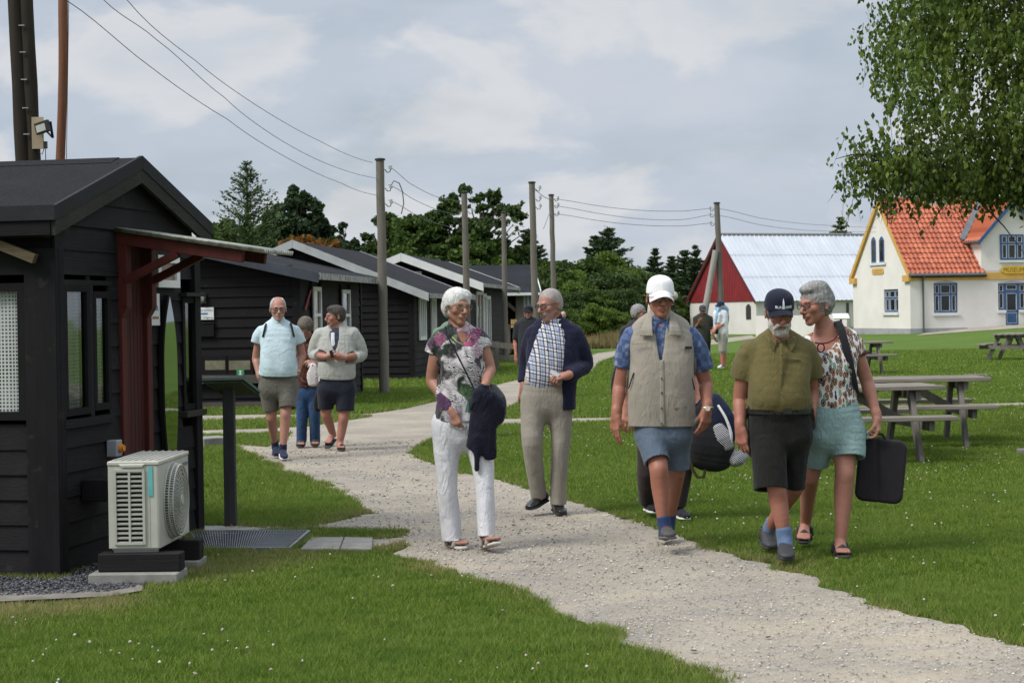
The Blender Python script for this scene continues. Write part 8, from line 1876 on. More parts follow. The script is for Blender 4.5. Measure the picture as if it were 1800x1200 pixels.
 for k_, x in zip('BLA', (-.045, -.033, -.022)): letter(k_, x)
 for k_, x in zip('VAND', (.013, .0235, .034, .0445)): letter(k_, x, .0092)
 m.build('cap_emblem', ww, cp, fix=False)
 ol = cloth('olive_shirt', (.105, .088, .032), fold=1.0)
 ps.garment('shirt', [([(1370, 588, .03, 24, 19), (1370, 597, .03, 36, 22), (1370, 609, .03, 52, 27), (1371, 632, .0, 55, 33), (1370, 665, -.02, 53, 38), (1369, 698, -.03, 54, 41), (1370, 712, -.005, 53, 38), (1370, 719, -.005, 51, 36)], dict(sup=2.5, cap1='f')),
  ([(1318, 614, .02, 22, 24), (1309, 640, .03, 21, 23), (1302, 666, .04, 20, 21)], dict(cap1='f', side=(1, .2, 0))), ([(1418, 612, .03, 20, 23), (1427, 640, .05, 17, 21), (1431, 664, .06, 15, 19)], dict(cap1='f', side=(1, .2, 0)))], ol, [(.010, (6, 6, 5)), (.007, (10, 10, 6), dict(ridge=True, seed=3))],
  carve=[([(1302, 660, .04, 16, 17), (1301, 672, .04, 17.5, 18)], dict(side=(1, .2, 0))), ([(1431, 658, .06, 12, 15), (1432, 670, .06, 13, 16)], dict(side=(1, .2, 0))), ([(1372, 590, -.13, 8, 26), (1373, 603, -.14, 3, 16)], {})])
 collar(ps, ps.p(1371, 594, .0), .086, .092, ol, open_=.42, drop=.075, hgt=.026, thick=.007); strap(ps, [(1373, 605, -.128), (1374, 635, -.150), (1372, 670, -.160), (1371, 703, -.160)], .011, ol, 'placket', .006)
 b = MB()
 for x, y, dy in ((1380, 622, -.150), (1381, 655, -.168), (1380, 690, -.178)): q = ps.p(x - 7, y, dy); b.tube([Vector(q), Vector(q + np.array([0, -.005, 0]))], .005, 8)
 b.build('buttons', simple('button_olive', (.15, .14, .08), .4), ps.root)
 b = MB(); q0 = ps.p(1392, 632, -.128); b.box(q0, (.11, .006, .004), Matrix.Rotation(.25, 3, 'Z') @ Matrix.Rotation(.05, 3, 'Y')); b.build('pocket_seam', cloth('olive_seam', (.06, .05, .02)), ps.root)
 bk = cloth('black_shorts', (.0075, .0075, .0062), fold=.9)
 ps.garment('shorts', [([(1370, 722, 0, 54, 36), (1371, 745, 0, 56, 37), (1372, 768, .0, 55, 36)], dict(cap0='f', sup=2.5)), ([(1349, 768, -.02, 33, 34), (1352, 805, -.08, 30, 30), (1355, 860, -.13, 29, 28)], dict(cap1='f')), ([(1396, 768, .0, 30, 33), (1398, 810, .02, 22, 29), (1397, 858, .03, 18, 27)], dict(cap1='f'))], bk, [(.009, (7, 7, 6)), (.005, (16, 16, 10), dict(ridge=True, seed=3))],
  carve=[([(1355, 850, -.13, 24, 23), (1356, 868, -.14, 26, 25)], {}), ([(1397, 850, .03, 15, 22), (1397, 866, .03, 16, 24)], {})])
 ps.garment('belt', [([(1370, 717, 0, 57, 40), (1370, 727, 0, 57, 40)], dict(cap0='f', cap1='f', sup=2.5))], simple('belt_black', (.010, .010, .010), .4)); b = MB(); q = ps.p(1384, 722, -.152); b.box(q, (.05, .008, .034)); b.build('buckle', simple('buckle', (.05, .05, .05), .3, metal=.8), ps.root)
 def rib(t, base): x = t.sep(); return t.mix(t.math('MULTIPLY', t.math('GREATER_THAN', t.math('FRACT', t.math('MULTIPLY', x[0], 120)), .6), .5), base, (.055, .085, .15))
 sk = cloth('sock_ribbed', (.10, .155, .26), extra=rib); ps.garment('sock', [([(1377, 928, -.14, 13.5, 15), (1379, 945, -.14, 14, 15.5), (1381, 960, -.16, 13, 16)], dict(cap0='f'))], sk, [(.004, (20, 20, 40))]); ps.garment('sock', [([(1358, 916, .30, 12, 14), (1351, 932, .34, 12, 14), (1348, 945, .36, 12, 14)], dict(cap0='f'))], sk)
 sm = simple('shoe_charcoal', (.030, .031, .034), .6, .2, 12, .2, 60); ps.shoe(ps.p(1377, 968, -.06), ps.p(1384, 987, -.36), mats=(sm, M_SOLEB, None), w=.054, ht=.085); ps.shoe(ps.p(1342, 952, .40), ps.p(1358, 968, .14), mats=(sm, M_SOLEB, None), w=.052, ht=.085)
# ---------------------------------------------------------------- 5 woman with backpack and seat pad
def p_feather():
 ps = Person(11.15, (1470, 978), 'woman with short grey hair in feather-print blouse and pale teal shorts, wearing a black backpack', .0048)
 arms = [dict(S=(1498, 598, .02), E=(1523, 668, .05), W=(1541, 731, -.03), r=(16, 12, 8.5), hand=dict(d=(.12, -.1, -1), n=(-.9, .3, 0), side=(.2, -1, 0), curl=(.6, .75, .85, .9), s=.98, thumb=(.35, .5), tcurl=.3)),
   dict(S=(1424, 600, .04), E=(1412, 665, .12), W=(1415, 715, .08), r=(15, 11, 8), hand=dict(d=(0, -.1, -1), n=(.9, .3, 0), side=(-.2, -1, 0), curl=(.3, .35, .4, .45), s=.95))]
 legs = [dict(H=(1437, 760, .02), K=(1424, 838, .10), A=(1416, 918, .36), r=(26, 17.5, 15.5, 10), foot=((1415, 934, .42), (1412, 955, .20))), dict(H=(1485, 760, 0), K=(1485, 833, -.08), A=(1478, 948, -.10), r=(26, 18.5, 17.5, 10.5), foot=((1472, 966, -.04), (1484, 979, -.27)))]
 o, T, M = body(ps, (1433, 536, -.03, -58, 6, -2, 1.02), [(1455, 592, .02, 26, 18), (1458, 612, .02, 40, 25), (1461, 645, -.01, 38, 31), (1463, 685, 0, 38, 30), (1463, 725, 0, 44, 33), (1463, 755, .02, 46, 34)], arms, legs, (1452, 584, .02, 17, 16), dict(jaw=1.06, nose=1.0, cheek=1.06), ('warm', (0.343, 0.167, 0.119)), fem=True, paintkw=dict(lip=(.34, .11, .10), brow=(.2, .15, .12)))
 def ex(f):
  f.ell(T((0, -.050, .098)), np.array([.056, .042, .030]), M, .02); f.ell(T((0, .075, .03)), np.array([.072, .050, .070]), M, .02); f.ell(T((0, .02, .105)), np.array([.066, .085, .040]), M, .02)
 hair_cap(ps, T, M, 1.02, hair_mat('hair_salt', (.065, .060, .058), (.36, .35, .34)), [((0, -.122, .0), None, (.075, .062, .064)), ((-.080, -.03, -.03), None, (.020, .040, .040)), ((.080, -.03, -.03), None, (.020, .040, .040)), ((0, -.02, -.10), None, (.10, .075, .055))], .009, .010, ex)
 glasses(ps.root, T, M, 1.02, simple('frame_red', (.05, .018, .02), .3), rim=.0026)
 def feather(t, base):
  xx = t.sep(); o_ = t.com(t.math('MULTIPLY', t.math('ADD', xx[0], t.math('MULTIPLY', xx[1], .6)), 44), .5, t.math('MULTIPLY', t.math('ADD', xx[2], t.math('MULTIPLY', xx[0], .3)), 20)); d = t.voro(1, vec=o_, rnd=.75); c1 = t.voro(1, vec=o_, out=1, rnd=.75); s_ = t.n('SeparateColor'); t.put(s_.inputs[0], c1)
  fc = t.ramp(s_.outputs[0], [(0, (.10, .035, .02)), (.25, (.17, .05, .025)), (.40, (.02, .025, .04)), (.55, (.24, .08, .03)), (.70, (.10, .26, .22)), (.80, (.03, .06, .11)), (.90, (.12, .025, .03)), (1, (.30, .15, .06))], 'CONSTANT')
  body_ = t.ramp(d, [(.50, 1), (.54, 0)]); core = t.ramp(d, [(.13, 1), (.17, 0)]); ring = t.math('MULTIPLY', t.ramp(d, [(.26, 0), (.29, 1)]), t.ramp(d, [(.36, 1), (.39, 0)]))
  c = t.mix(body_, (.60, .59, .58), fc); c = t.mix(t.math('MULTIPLY', ring, .7), c, (.45, .33, .22)); return t.mix(t.math('MULTIPLY', core, .8), c, (.03, .015, .015))
 fe = cloth('feather_print', (.6, .6, .6), extra=feather, fold=.8)
 ps.garment('blouse', [([(1455, 580, .03, 24, 17), (1457, 590, .03, 35, 21), (1460, 604, .02, 45, 27), (1463, 625, -.01, 44, 34), (1463, 650, -.02, 42, 36), (1464, 680, -.01, 41, 33), (1464, 700, -.01, 42, 34), (1464, 711, 0, 42, 34)], dict(cap1='f', sup=2.5)), ([(1492, 592, .02, 18, 20), (1500, 606, .03, 18, 19), (1507, 625, .03, 16, 17)], dict(cap1='f', side=(1, .2, 0)))], fe, [(.009, (8, 8, 7)), (.006, (18, 18, 12), dict(ridge=True, seed=3))],
  carve=[([(1448, 574, -.05, 30, 32), (1448, 590, -.12, 26, 30), (1444, 598, -.15, 14, 22)], dict(k=.006)), ([(1443, 604, -.17, 4.5, 14), (1443, 612, -.17, 4, 14)], dict(k=.003)), ([(1508, 620, .03, 13, 14), (1509, 630, .03, 14, 15)], dict(side=(1, .2, 0))), ([(1464, 706, 0, 39, 31), (1464, 716, 0, 40, 32)], {})])
 wine = cloth('wine_piping', (.09, .012, .02))
 g = MB(); g.tube([Vector(ps.p(*q)) for q in ((1474, 576, -.02), (1473, 588, -.065), (1466, 597, -.105), (1456, 602, -.125), (1444, 604, -.13), (1432, 602, -.12))], .0045, 6); g.tube([Vector(ps.p(1443 + 6 * math.cos(a), 611 + 8 * math.sin(a), -.138)) for a in np.linspace(0, 6.283, 16)], .0045, 6); g.build('neck_piping', wine, ps.root, True)
 ps.garment('sleeve_piping', [([(1506.5, 622, .03, 16.8, 17.8), (1507.2, 626, .03, 16.6, 17.6)], dict(cap0='f', cap1='f', side=(1, .2, 0), k=0))], wine)
 te = cloth('teal_shorts', (.215, .315, .315), fold=1.2)
 ps.garment('shorts', [([(1464, 706, 0, 41, 33), (1465, 735, 0, 48, 37), (1466, 760, 0, 51, 37)], dict(sup=2.6)), ([(1440, 760, .02, 29, 34), (1436, 790, .06, 26, 31), (1433, 814, .09, 24.5, 29)], dict(cap1='f')), ([(1491, 760, 0, 30, 34), (1493, 785, -.04, 28.5, 31), (1493, 804, -.06, 27.5, 29)], dict(cap1='f'))], te, [(.006, (7, 7, 5)), (.006, (6, 6, 26), dict(ridge=True, seed=6))],
  carve=[([(1433, 806, .09, 20, 24), (1432, 820, .09, 21, 25)], {}), ([(1493, 797, -.06, 23, 25), (1493, 810, -.06, 24, 26)], {})])
 strap(ps, [(1488, 712, -.09), (1493, 718, -.08), (1499, 724, -.055)], .020, BLKC, 'pocket_edge', .004, (0, 0, 1))
 sd = simple('sandal_dark', (.030, .027, .026), .7, .2, 10, .2); ps.shoe(ps.p(1472, 970, -.03), ps.p(1486, 983, -.28), mats=(sd, M_SOLEB), kind='sandal', w=.044); ps.shoe(ps.p(1417, 938, .44), ps.p(1412, 958, .20), mats=(sd, M_SOLEB), kind='sandal', w=.044)
 bp = ps.garment('backpack', [([(1462, 590, .17, 36, 18), (1464, 620, .19, 40, 24), (1464, 670, .19, 38, 22)], dict(sup=3))], BLKC, [(.006, (9, 9, 9))]); own(ps, bp, 'backpack', 'black backpack on the back of the woman in the feather-print blouse', 'backpack')
 s_ = strap(ps, [(1470, 585, .12), (1470, 566, .05), (1476, 573, -.055), (1484, 598, -.105), (1492, 632, -.125), (1499, 665, -.11), (1503, 690, -.06), (1502, 700, .06)], .026, BLKC, 'shoulder_strap', .007, (1, .25, .2)); s_.parent = bp
 # folding seat pad hanging from the hand
 f = Field(np.array([-.05, -.2, .1]), np.array([.62, .25, .95]), .006); C4 = [ps.p(1513, 766, .02), ps.p(1597, 776, -.02), ps.p(1585, 886, -.02), ps.p(1499, 879, .02)]; c = sum(C4) / 4; ux = (C4[1] - C4[0] + C4[2] - C4[3]) / 2; uz = (C4[0] - C4[3] + C4[1] - C4[2]) / 2; W_ = np.linalg.norm(ux); H_ = np.linalg.norm(uz); ux /= W_; uz -= ux * (ux @ uz); uz /= np.linalg.norm(uz); uy = np.cross(ux, uz)
 g = np.stack(np.meshgrid(*[f.lo[i] + f.h * np.arange(f.n[i]) for i in range(3)], indexing='ij'), -1) - c; a, b_, e = np.abs(g @ ux), np.abs(g @ uz), np.abs(g @ uy); rr = .055; qx = np.maximum(a - W_ / 2 + rr, 0); qz = np.maximum(b_ - H_ / 2 + rr, 0); d2 = np.sqrt(qx ** 2 + qz ** 2) - rr; th = .022 - .010 * np.exp(-(((g @ ux) + .02 + .12 * (g @ uz)) / .012) ** 2)
 dd = np.maximum(d2, -.06); ed = np.sqrt(np.maximum(d2 + .02, 0) ** 2 + np.maximum(e - th + .02, 0) ** 2) - .02; f.d = np.minimum(f.d, np.maximum(ed, d2)).astype(np.float32); pad = fmesh('seat_pad', f, cloth('pad_black', (.015, .013, .016), rough=.7), None)
 r = empty('seat_pad', ps.O, 0, 'black rounded folding seat pad held by the woman with the backpack', 'seat pad'); pad.name = 'cushion'; pad.parent = r
 hg = MB(); hp = ps.p(1542, 766, -.0); hg.tube([Vector(hp + np.array([-.05, 0, -.02])), Vector(hp + np.array([-.03, 0, .012])), Vector(hp + np.array([.03, 0, .012])), Vector(hp + np.array([.05, 0, -.02]))], .008, 6); hg.build('handle', BLKC, r, True)
# ---------------------------------------------------------------- 6 man in pale blue T-shirt
def p_tee():
 ps = Person(19.4, (492, 803), 'balding man with glasses in pale blue T-shirt and olive-grey shorts, hands in his pockets', .0062)
 arms = [dict(S=(457, 583, .03), E=(450, 629, .08), W=(456, 661, -.01), r=(8.5, 7, 5.2), hand=dict(d=(.3, -.1, -1), n=(1, .2, 0), side=(0, -1, 0), curl=.4, s=1.0)), dict(S=(522, 582, .03), E=(531, 624, .08), W=(522, 655, -.01), r=(8.5, 7, 5.2), hand=dict(d=(-.3, -.1, -1), n=(-1, .2, 0), side=(0, -1, 0), curl=.4, s=1.0))]
 legs = [dict(H=(476, 680, 0), K=(477, 734, .03), A=(483, 777, .25), r=(15, 10, 9.5, 6)), dict(H=(505, 680, 0), K=(502, 728, -.08), A=(498, 784, -.10), r=(15, 10, 9.5, 6))]
 o, T, M = body(ps, (489, 543, -.03, 12, 4, 0, 1.06), [(489, 570, .03, 16, 11), (489, 582, .02, 27, 15), (489, 610, 0, 26, 18), (490, 650, 0, 27, 19), (490, 680, .01, 28, 19)], arms, legs, (489, 568, .02, 10.5, 9), dict(jaw=1.06, nose=1.1), ('ruddy3', (0.361, 0.189, 0.141)), paintkw=dict(stub=(.40, .33, .30), stub_w=.35, brow=(.3, .27, .25)))
 hair_cap(ps, T, M, 1.06, hair_mat('hair_grey_side', (.30, .29, .28), (.52, .51, .50)), [((0, -.10, .02), None, (.082, .105, .13)), ((0, .0, -.11), None, (.12, .11, .07)), ((0, -.02, .14), None, (.07, .09, .05))], .004, .003, slen=.008)
 glasses(ps.root, T, M, 1.06, M_WIRE, rim=.0032, h=.015)
 ts = cloth('pale_blue_tee', (.44, .55, .59), fold=1.0)
 ps.garment('t_shirt', [([(489, 565, .02, 12, 10), (489, 569.5, .03, 18, 12), (489, 577, .02, 28, 16), (489, 592, 0, 32, 20), (489, 620, -.02, 31, 23), (489, 645, -.03, 31.5, 24), (489, 659, -.02, 31, 23)], dict(cap1='f', sup=2.5)), ([(459, 580, .02, 10, 11), (454, 590, .03, 10, 11), (451, 602, .04, 10, 10.5)], dict(cap1='f', side=(1, .2, 0))), ([(519, 579, .02, 10, 11), (524, 590, .03, 10, 11), (529, 603, .04, 10.5, 10.5)], dict(cap1='f', side=(1, .2, 0)))], ts,
  [(.010, (7, 7, 8)), (.007, (13, 13, 12), dict(ridge=True, seed=3))], carve=[([(451, 598, .04, 8, 8), (451, 606, .04, 8.5, 8.5)], dict(side=(1, .2, 0))), ([(529, 599, .04, 8, 8), (530, 607, .04, 8.5, 8.5)], dict(side=(1, .2, 0)))])
 sh = cloth('olive_grey_shorts', (.105, .10, .082), fold=1.1)
 ps.garment('shorts', [([(490, 655, 0, 30, 20), (490, 672, 0, 34, 22), (490, 684, 0, 34, 22)], dict(sup=2.5)), ([(474, 682, 0, 18.5, 20), (475, 702, .02, 16, 18), (477, 722, .03, 14, 16)], dict(cap1='f')), ([(506, 682, 0, 18, 20), (506, 700, -.05, 16, 18), (506, 717, -.08, 15, 16)], dict(cap1='f'))], sh, [(.008, (7, 7, 8)), (.005, (14, 14, 14), dict(ridge=True, seed=3))], carve=[([(477, 718, .03, 11.5, 13), (477, 727, .03, 12, 14)], {}), ([(506, 713, -.08, 12, 13), (506, 722, -.08, 12.5, 14)], {})])
 nb = cloth('navy_sneaker', (.012, .018, .045)); ps.garment('sock', [([(483, 772, .24, 6.6, 7), (484, 786, .26, 6.8, 7)], dict(cap0='f'))], nb); ps.garment('sock', [([(498, 780, -.10, 6.8, 7), (497, 792, -.09, 7, 7.5)], dict(cap0='f'))], nb)
 ps.shoe(ps.p(484, 793, .34), ps.p(486, 803, .08), mats=(nb, M_SOLEB, None), w=.047, ht=.08); ps.shoe(ps.p(495, 799, -.02), ps.p(501, 809, -.30), mats=(nb, M_SOLEW, None), w=.047, ht=.08)
 for x0, x1, x2 in ((471, 465, 462), (508, 514, 517)): s_ = strap(ps, [(x0, 566, .04), (x1 + (2 if x0 < 489 else -2), 571, -.06), (x1, 580, -.098), (x2, 592, -.10)], .012, BLKC, 'rucksack_strap', .005, (1, 0, .2)); own(ps, s_, 'rucksack_strap', 'thin black rucksack strap over the %s shoulder of the pale blue T-shirt' % ('left-hand' if x0 < 489 else 'right-hand'), 'strap')
 watch(ps, ps.p(522, 651, -.01), (-.2, -.1, -1), .036, simple('strap_pale', (.55, .5, .48), .6), M_IVORY)
# ---------------------------------------------------------------- 7 woman partly hidden
def p_behind_left():
 ps = Person(21.1, (541, 783), 'woman in patterned brown blouse and blue jeans walking bent behind the two men', .0068)
 arms = [dict(S=(553, 603, .03), E=(560, 638, .05), W=(556, 638, -.14), r=(7.5, 6, 4.6), hand=dict(d=(-.8, -.4, .1), n=(0, .8, -.6), side=(0, -.4, 1), curl=(.6, .6, .7, .8), s=.95)), dict(S=(528, 603, .03), E=(522, 640, .06), W=(528, 662, -.05), r=(7.5, 6, 4.6), hand=dict(d=(.2, -.2, -1), n=(1, 0, 0), side=(0, -1, 0), curl=.4, s=.95))]
 legs = [dict(H=(532, 690, 0), K=(531, 730, -.05), A=(530, 775, 0), r=(12, 8.5, 8, 6), foot=((530, 779, .05), (529, 785, -.15))), dict(H=(549, 690, 0), K=(552, 730, -.05), A=(554, 775, .04), r=(12, 8.5, 8, 6), foot=((554, 778, .08), (554, 784, -.12)))]
 o, T, M = body(ps, (537, 577, -.10, -8, 32, 0, .98), [(540, 596, .03, 13, 10), (540, 608, .02, 18, 12), (541, 640, 0, 17, 14), (541, 680, 0, 19, 15)], arms, legs, (540, 594, .0, 8.5, 8), None, ('tan2', (0.317, 0.167, 0.119)), fem=True)
 hair_cap(ps, T, M, 1.0, hair_mat('hair_brown_grey', (.055, .042, .030), (.17, .14, .11)), [((0, -.12, -.01), None, (.07, .055, .06)), ((0, -.02, -.12), None, (.09, .07, .06))], .016, .009)
 def pr(t, base): n = t.noise(26, 3, .6, dist=2); return t.ramp(n, [(.38, (.018, .014, .012)), (.48, (.12, .035, .018)), (.55, (.02, .015, .014)), (.63, (.25, .09, .035)), (.70, (.03, .02, .02))], 'CONSTANT')
 bl = cloth('brown_print', (.1, .05, .03), extra=pr, fold=.8); ps.garment('blouse', [([(540, 594, .02, 15, 10), (540, 604, .02, 20, 13), (540, 630, -.01, 19, 16), (541, 660, -.01, 19, 16), (541, 680, 0, 20, 16)], dict(cap1='f', sup=2.4)), ([(553, 603, .02, 9, 9), (558, 622, .04, 8.5, 8.5), (560, 632, .05, 8, 8)], dict(cap1='f', side=(1, .2, 0))), ([(528, 603, .02, 9, 9), (524, 622, .04, 8.5, 8.5)], dict(side=(1, .2, 0)))], bl, [(.008, (8, 8, 8))])
 je = cloth('blue_jeans', (.022, .055, .125), fold=1.2); ps.garment('jeans', [([(541, 676, 0, 20, 16), (541, 694, 0, 21.5, 17)], {}), ([(531, 692, 0, 12.5, 14), (531, 730, -.04, 10, 12), (530, 776, .0, 9, 12)], dict(cap1='f')), ([(551, 692, 0, 12.5, 14), (553, 730, -.04, 10, 12), (554, 776, .04, 9, 12)], dict(cap1='f'))], je, [(.007, (8, 8, 16), dict(ridge=True, seed=3))])
 sd = MATS.get('sandal_dark') or simple('sandal_dark', (.03, .027, .026), .7); ps.shoe(ps.p(530, 781, .07), ps.p(528, 788, -.16), mats=(sd, M_SOLEB), kind='sandal', w=.043); ps.shoe(ps.p(554, 779, .10), ps.p(554, 786, -.13), mats=(sd, M_SOLEB), kind='sandal', w=.043)
 def fl(t, base): v = t.voro(30, out=0); return t.mix(t.ramp(v, [(.2, 1), (.3, 0)]), (.55, .53, .52), (.45, .10, .12))
 bg = ps.garment('bag', [([(552, 642, -.20, 6, 3), (550, 658, -.20, 10, 5), (551, 674, -.20, 9, 5)], dict(sup=3, side=(1, 0, .5)))], cloth('bag_floral', (.5, .5, .5), extra=fl), [(.008, (10, 10, 10))]); own(ps, bg, 'shopping_bag', 'white flowered bag carried by the woman in the brown blouse', 'bag')
# ---------------------------------------------------------------- 8 person in pale cardigan
def p_pale_cardigan():
 ps = Person(20.5, (593, 790), 'dark-haired person in pale grey zip cardigan and navy shorts, holding a phone', .0062)
 arms = [dict(S=(563, 588, .03), E=(553, 624, .06), W=(574, 627, -.20), r=(9, 7.2, 5.4), hand=dict(d=(1, -.3, -.1), n=(.1, .8, .6), side=(0, -.5, 1), curl=(.6, .7, .8, .8), s=.98)), dict(S=(622, 587, .03), E=(635, 624, .06), W=(606, 628, -.20), r=(9, 7.2, 5.4), hand=dict(d=(-1, -.25, -.05), n=(-.1, .8, .6), side=(0, -.5, 1), curl=(.6, .7, .8, .9), s=.98))]
 legs = [dict(H=(577, 690, 0), K=(573, 728, .04), A=(586, 764, .22), r=(15, 9.5, 9, 5.8), foot=((588, 768, .26), (576, 782, .10))), dict(H=(607, 690, 0), K=(604, 735, -.04), A=(597, 779, -.02), r=(15, 9.8, 9, 6), foot=((597, 784, .06), (600, 791, -.16)))]
 o, T, M = body(ps, (589, 556, -.02, -68, 4, 0, 1.0), [(592, 578, .03, 15, 10), (592, 590, .02, 28, 15), (592, 620, 0, 27, 18), (592, 655, 0, 28, 19), (592, 690, .01, 28, 19)], arms, legs, (592, 577, .02, 9.5, 9), dict(jaw=1.05), ('warm2', (0.334, 0.163, 0.119)))
 def ex(f): f.ell(T((0, -.036, .088)), np.array([.055, .046, .030]), M, .03); f.ell(T((0, .07, .03)), np.array([.066, .042, .066]), M, .02)
 hair_cap(ps, T, M, 1.0, hair_mat('hair_dark', (.022, .017, .014), (.085, .070, .060)), [((0, -.125, .0), None, (.075, .062, .062)), ((-.080, -.03, -.03), None, (.022, .044, .040)), ((.080, -.03, -.03), None, (.022, .044, .040)), ((0, -.02, -.11), None, (.10, .075, .06))], .009, .009, ex)
 kn = cloth('pale_knit', (.36, .365, .335), fold=1.3, var=.06); dk = cloth('dark_shirt', (.035, .04, .055))
 ps.garment('shirt', [([(592, 578, .01, 12, 10), (590, 600, -.01, 22, 17), (592, 640, -.01, 26, 20), (592, 668, 0, 28, 20)], dict(cap1='f'))], dk, [(.006, (8, 8, 8))], cover=False); wh = cloth('white_shirt', (.62, .62, .66)); collar(ps, ps.p(591, 577, .0), .066, .060, wh, open_=.5, drop=.07); strap(ps, [(585, 585, -.095), (585, 598, -.115), (587, 612, -.12)], .022, wh, 'shirt_front', .006)
 ps.garment('shirt_tail', [([(563, 662, .0, 2.5, 15), (563, 670, .0, 2.5, 15)], dict(cap1='f')), ([(619, 660, .0, 3, 15), (619, 666, .0, 3, 15)], dict(cap1='f'))], wh)
 ps.garment('cardigan', [([(592, 571, .02, 11, 9), (592, 578, .03, 18, 13), (592, 588, .02, 29, 17), (592, 606, .01, 33, 21), (592, 635, -.01, 33, 23), (592, 655, -.01, 33.5, 23), (592, 663, 0, 32, 22)], dict(cap1='f', sup=2.5)), ([(563, 586, .02, 13, 13), (556, 604, .05, 11.5, 12), (552, 622, .06, 10, 10.5), (560, 625, -.06, 8.5, 9)], dict(cap1='f', side=(0, 1, .3))), ([(620, 585, .02, 14, 14), (629, 603, .05, 13, 13), (635, 623, .06, 11, 11.5), (624, 628, -.06, 9, 9.5)], dict(cap1='f', side=(0, 1, .3)))], kn,
  [(.011, (8, 8, 6)), (.007, (15, 15, 9), dict(ridge=True, seed=3))], carve=[([(588, 570, -.12, 9, 18), (587, 590, -.15, 9, 18), (588, 606, -.15, 5, 14), (588, 616, -.15, 1.5, 10)], dict(k=.006))])
 strap(ps, [(589, 616, -.132), (589, 640, -.148), (589, 661, -.145)], .005, cloth('zip_grey', (.15, .15, .15)), 'zip', .004)
 ns = cloth('navy_shorts', (.012, .014, .024), fold=1.0); ps.garment('shorts', [([(592, 660, 0, 30, 20), (592, 684, 0, 33, 22)], dict(sup=2.5)), ([(575, 684, 0, 17.5, 20), (573, 702, .02, 15, 18), (573, 718, .03, 13.5, 16)], dict(cap1='f')), ([(608, 684, 0, 18, 20), (607, 704, -.02, 17, 18), (607, 722, -.03, 16, 17)], dict(cap1='f'))], ns, [(.009, (7, 7, 8)), (.005, (14, 14, 12), dict(ridge=True, seed=3))], carve=[([(573, 714, .03, 10.5, 13), (573, 722, .03, 11, 14)], {}), ([(607, 718, -.03, 12.5, 14), (607, 726, -.03, 13, 15)], {})])
 sl = simple('slide_black', (.012, .012, .012), .5); ps.shoe(ps.p(590, 772, .26), ps.p(574, 790, .08), mats=(sl, M_SOLEB), kind='slide', w=.046); ps.shoe(ps.p(598, 786, .08), ps.p(601, 794, -.18), mats=(sl, M_SOLEB), kind='slide', w=.046)
 ph = MB(); q = Vector(ps.p(583, 622, -.27)); ph.box(q, (.035, .012, .085), Matrix.Rotation(R(-14), 3, 'Y')); own(ps, ph.build('phone', simple('phone_black', (.015, .012, .012), .25), ps.root, bevel=.003), 'phone', 'black phone held by the person in the pale cardigan', 'phone')
 watch(ps, ps.p(608, 628, -.185), (-1, -.3, 0), .034, M_STEEL, M_IVORY)
 b_ = ps.garment('bag', [([(560, 690, .12, 5, 8), (558, 706, .12, 7, 9), (558, 718, .12, 6, 8)], dict(sup=3))], BLKC); own(ps, b_, 'hip_bag', 'dark bag hanging at the hip of the person in the pale cardigan', 'bag')
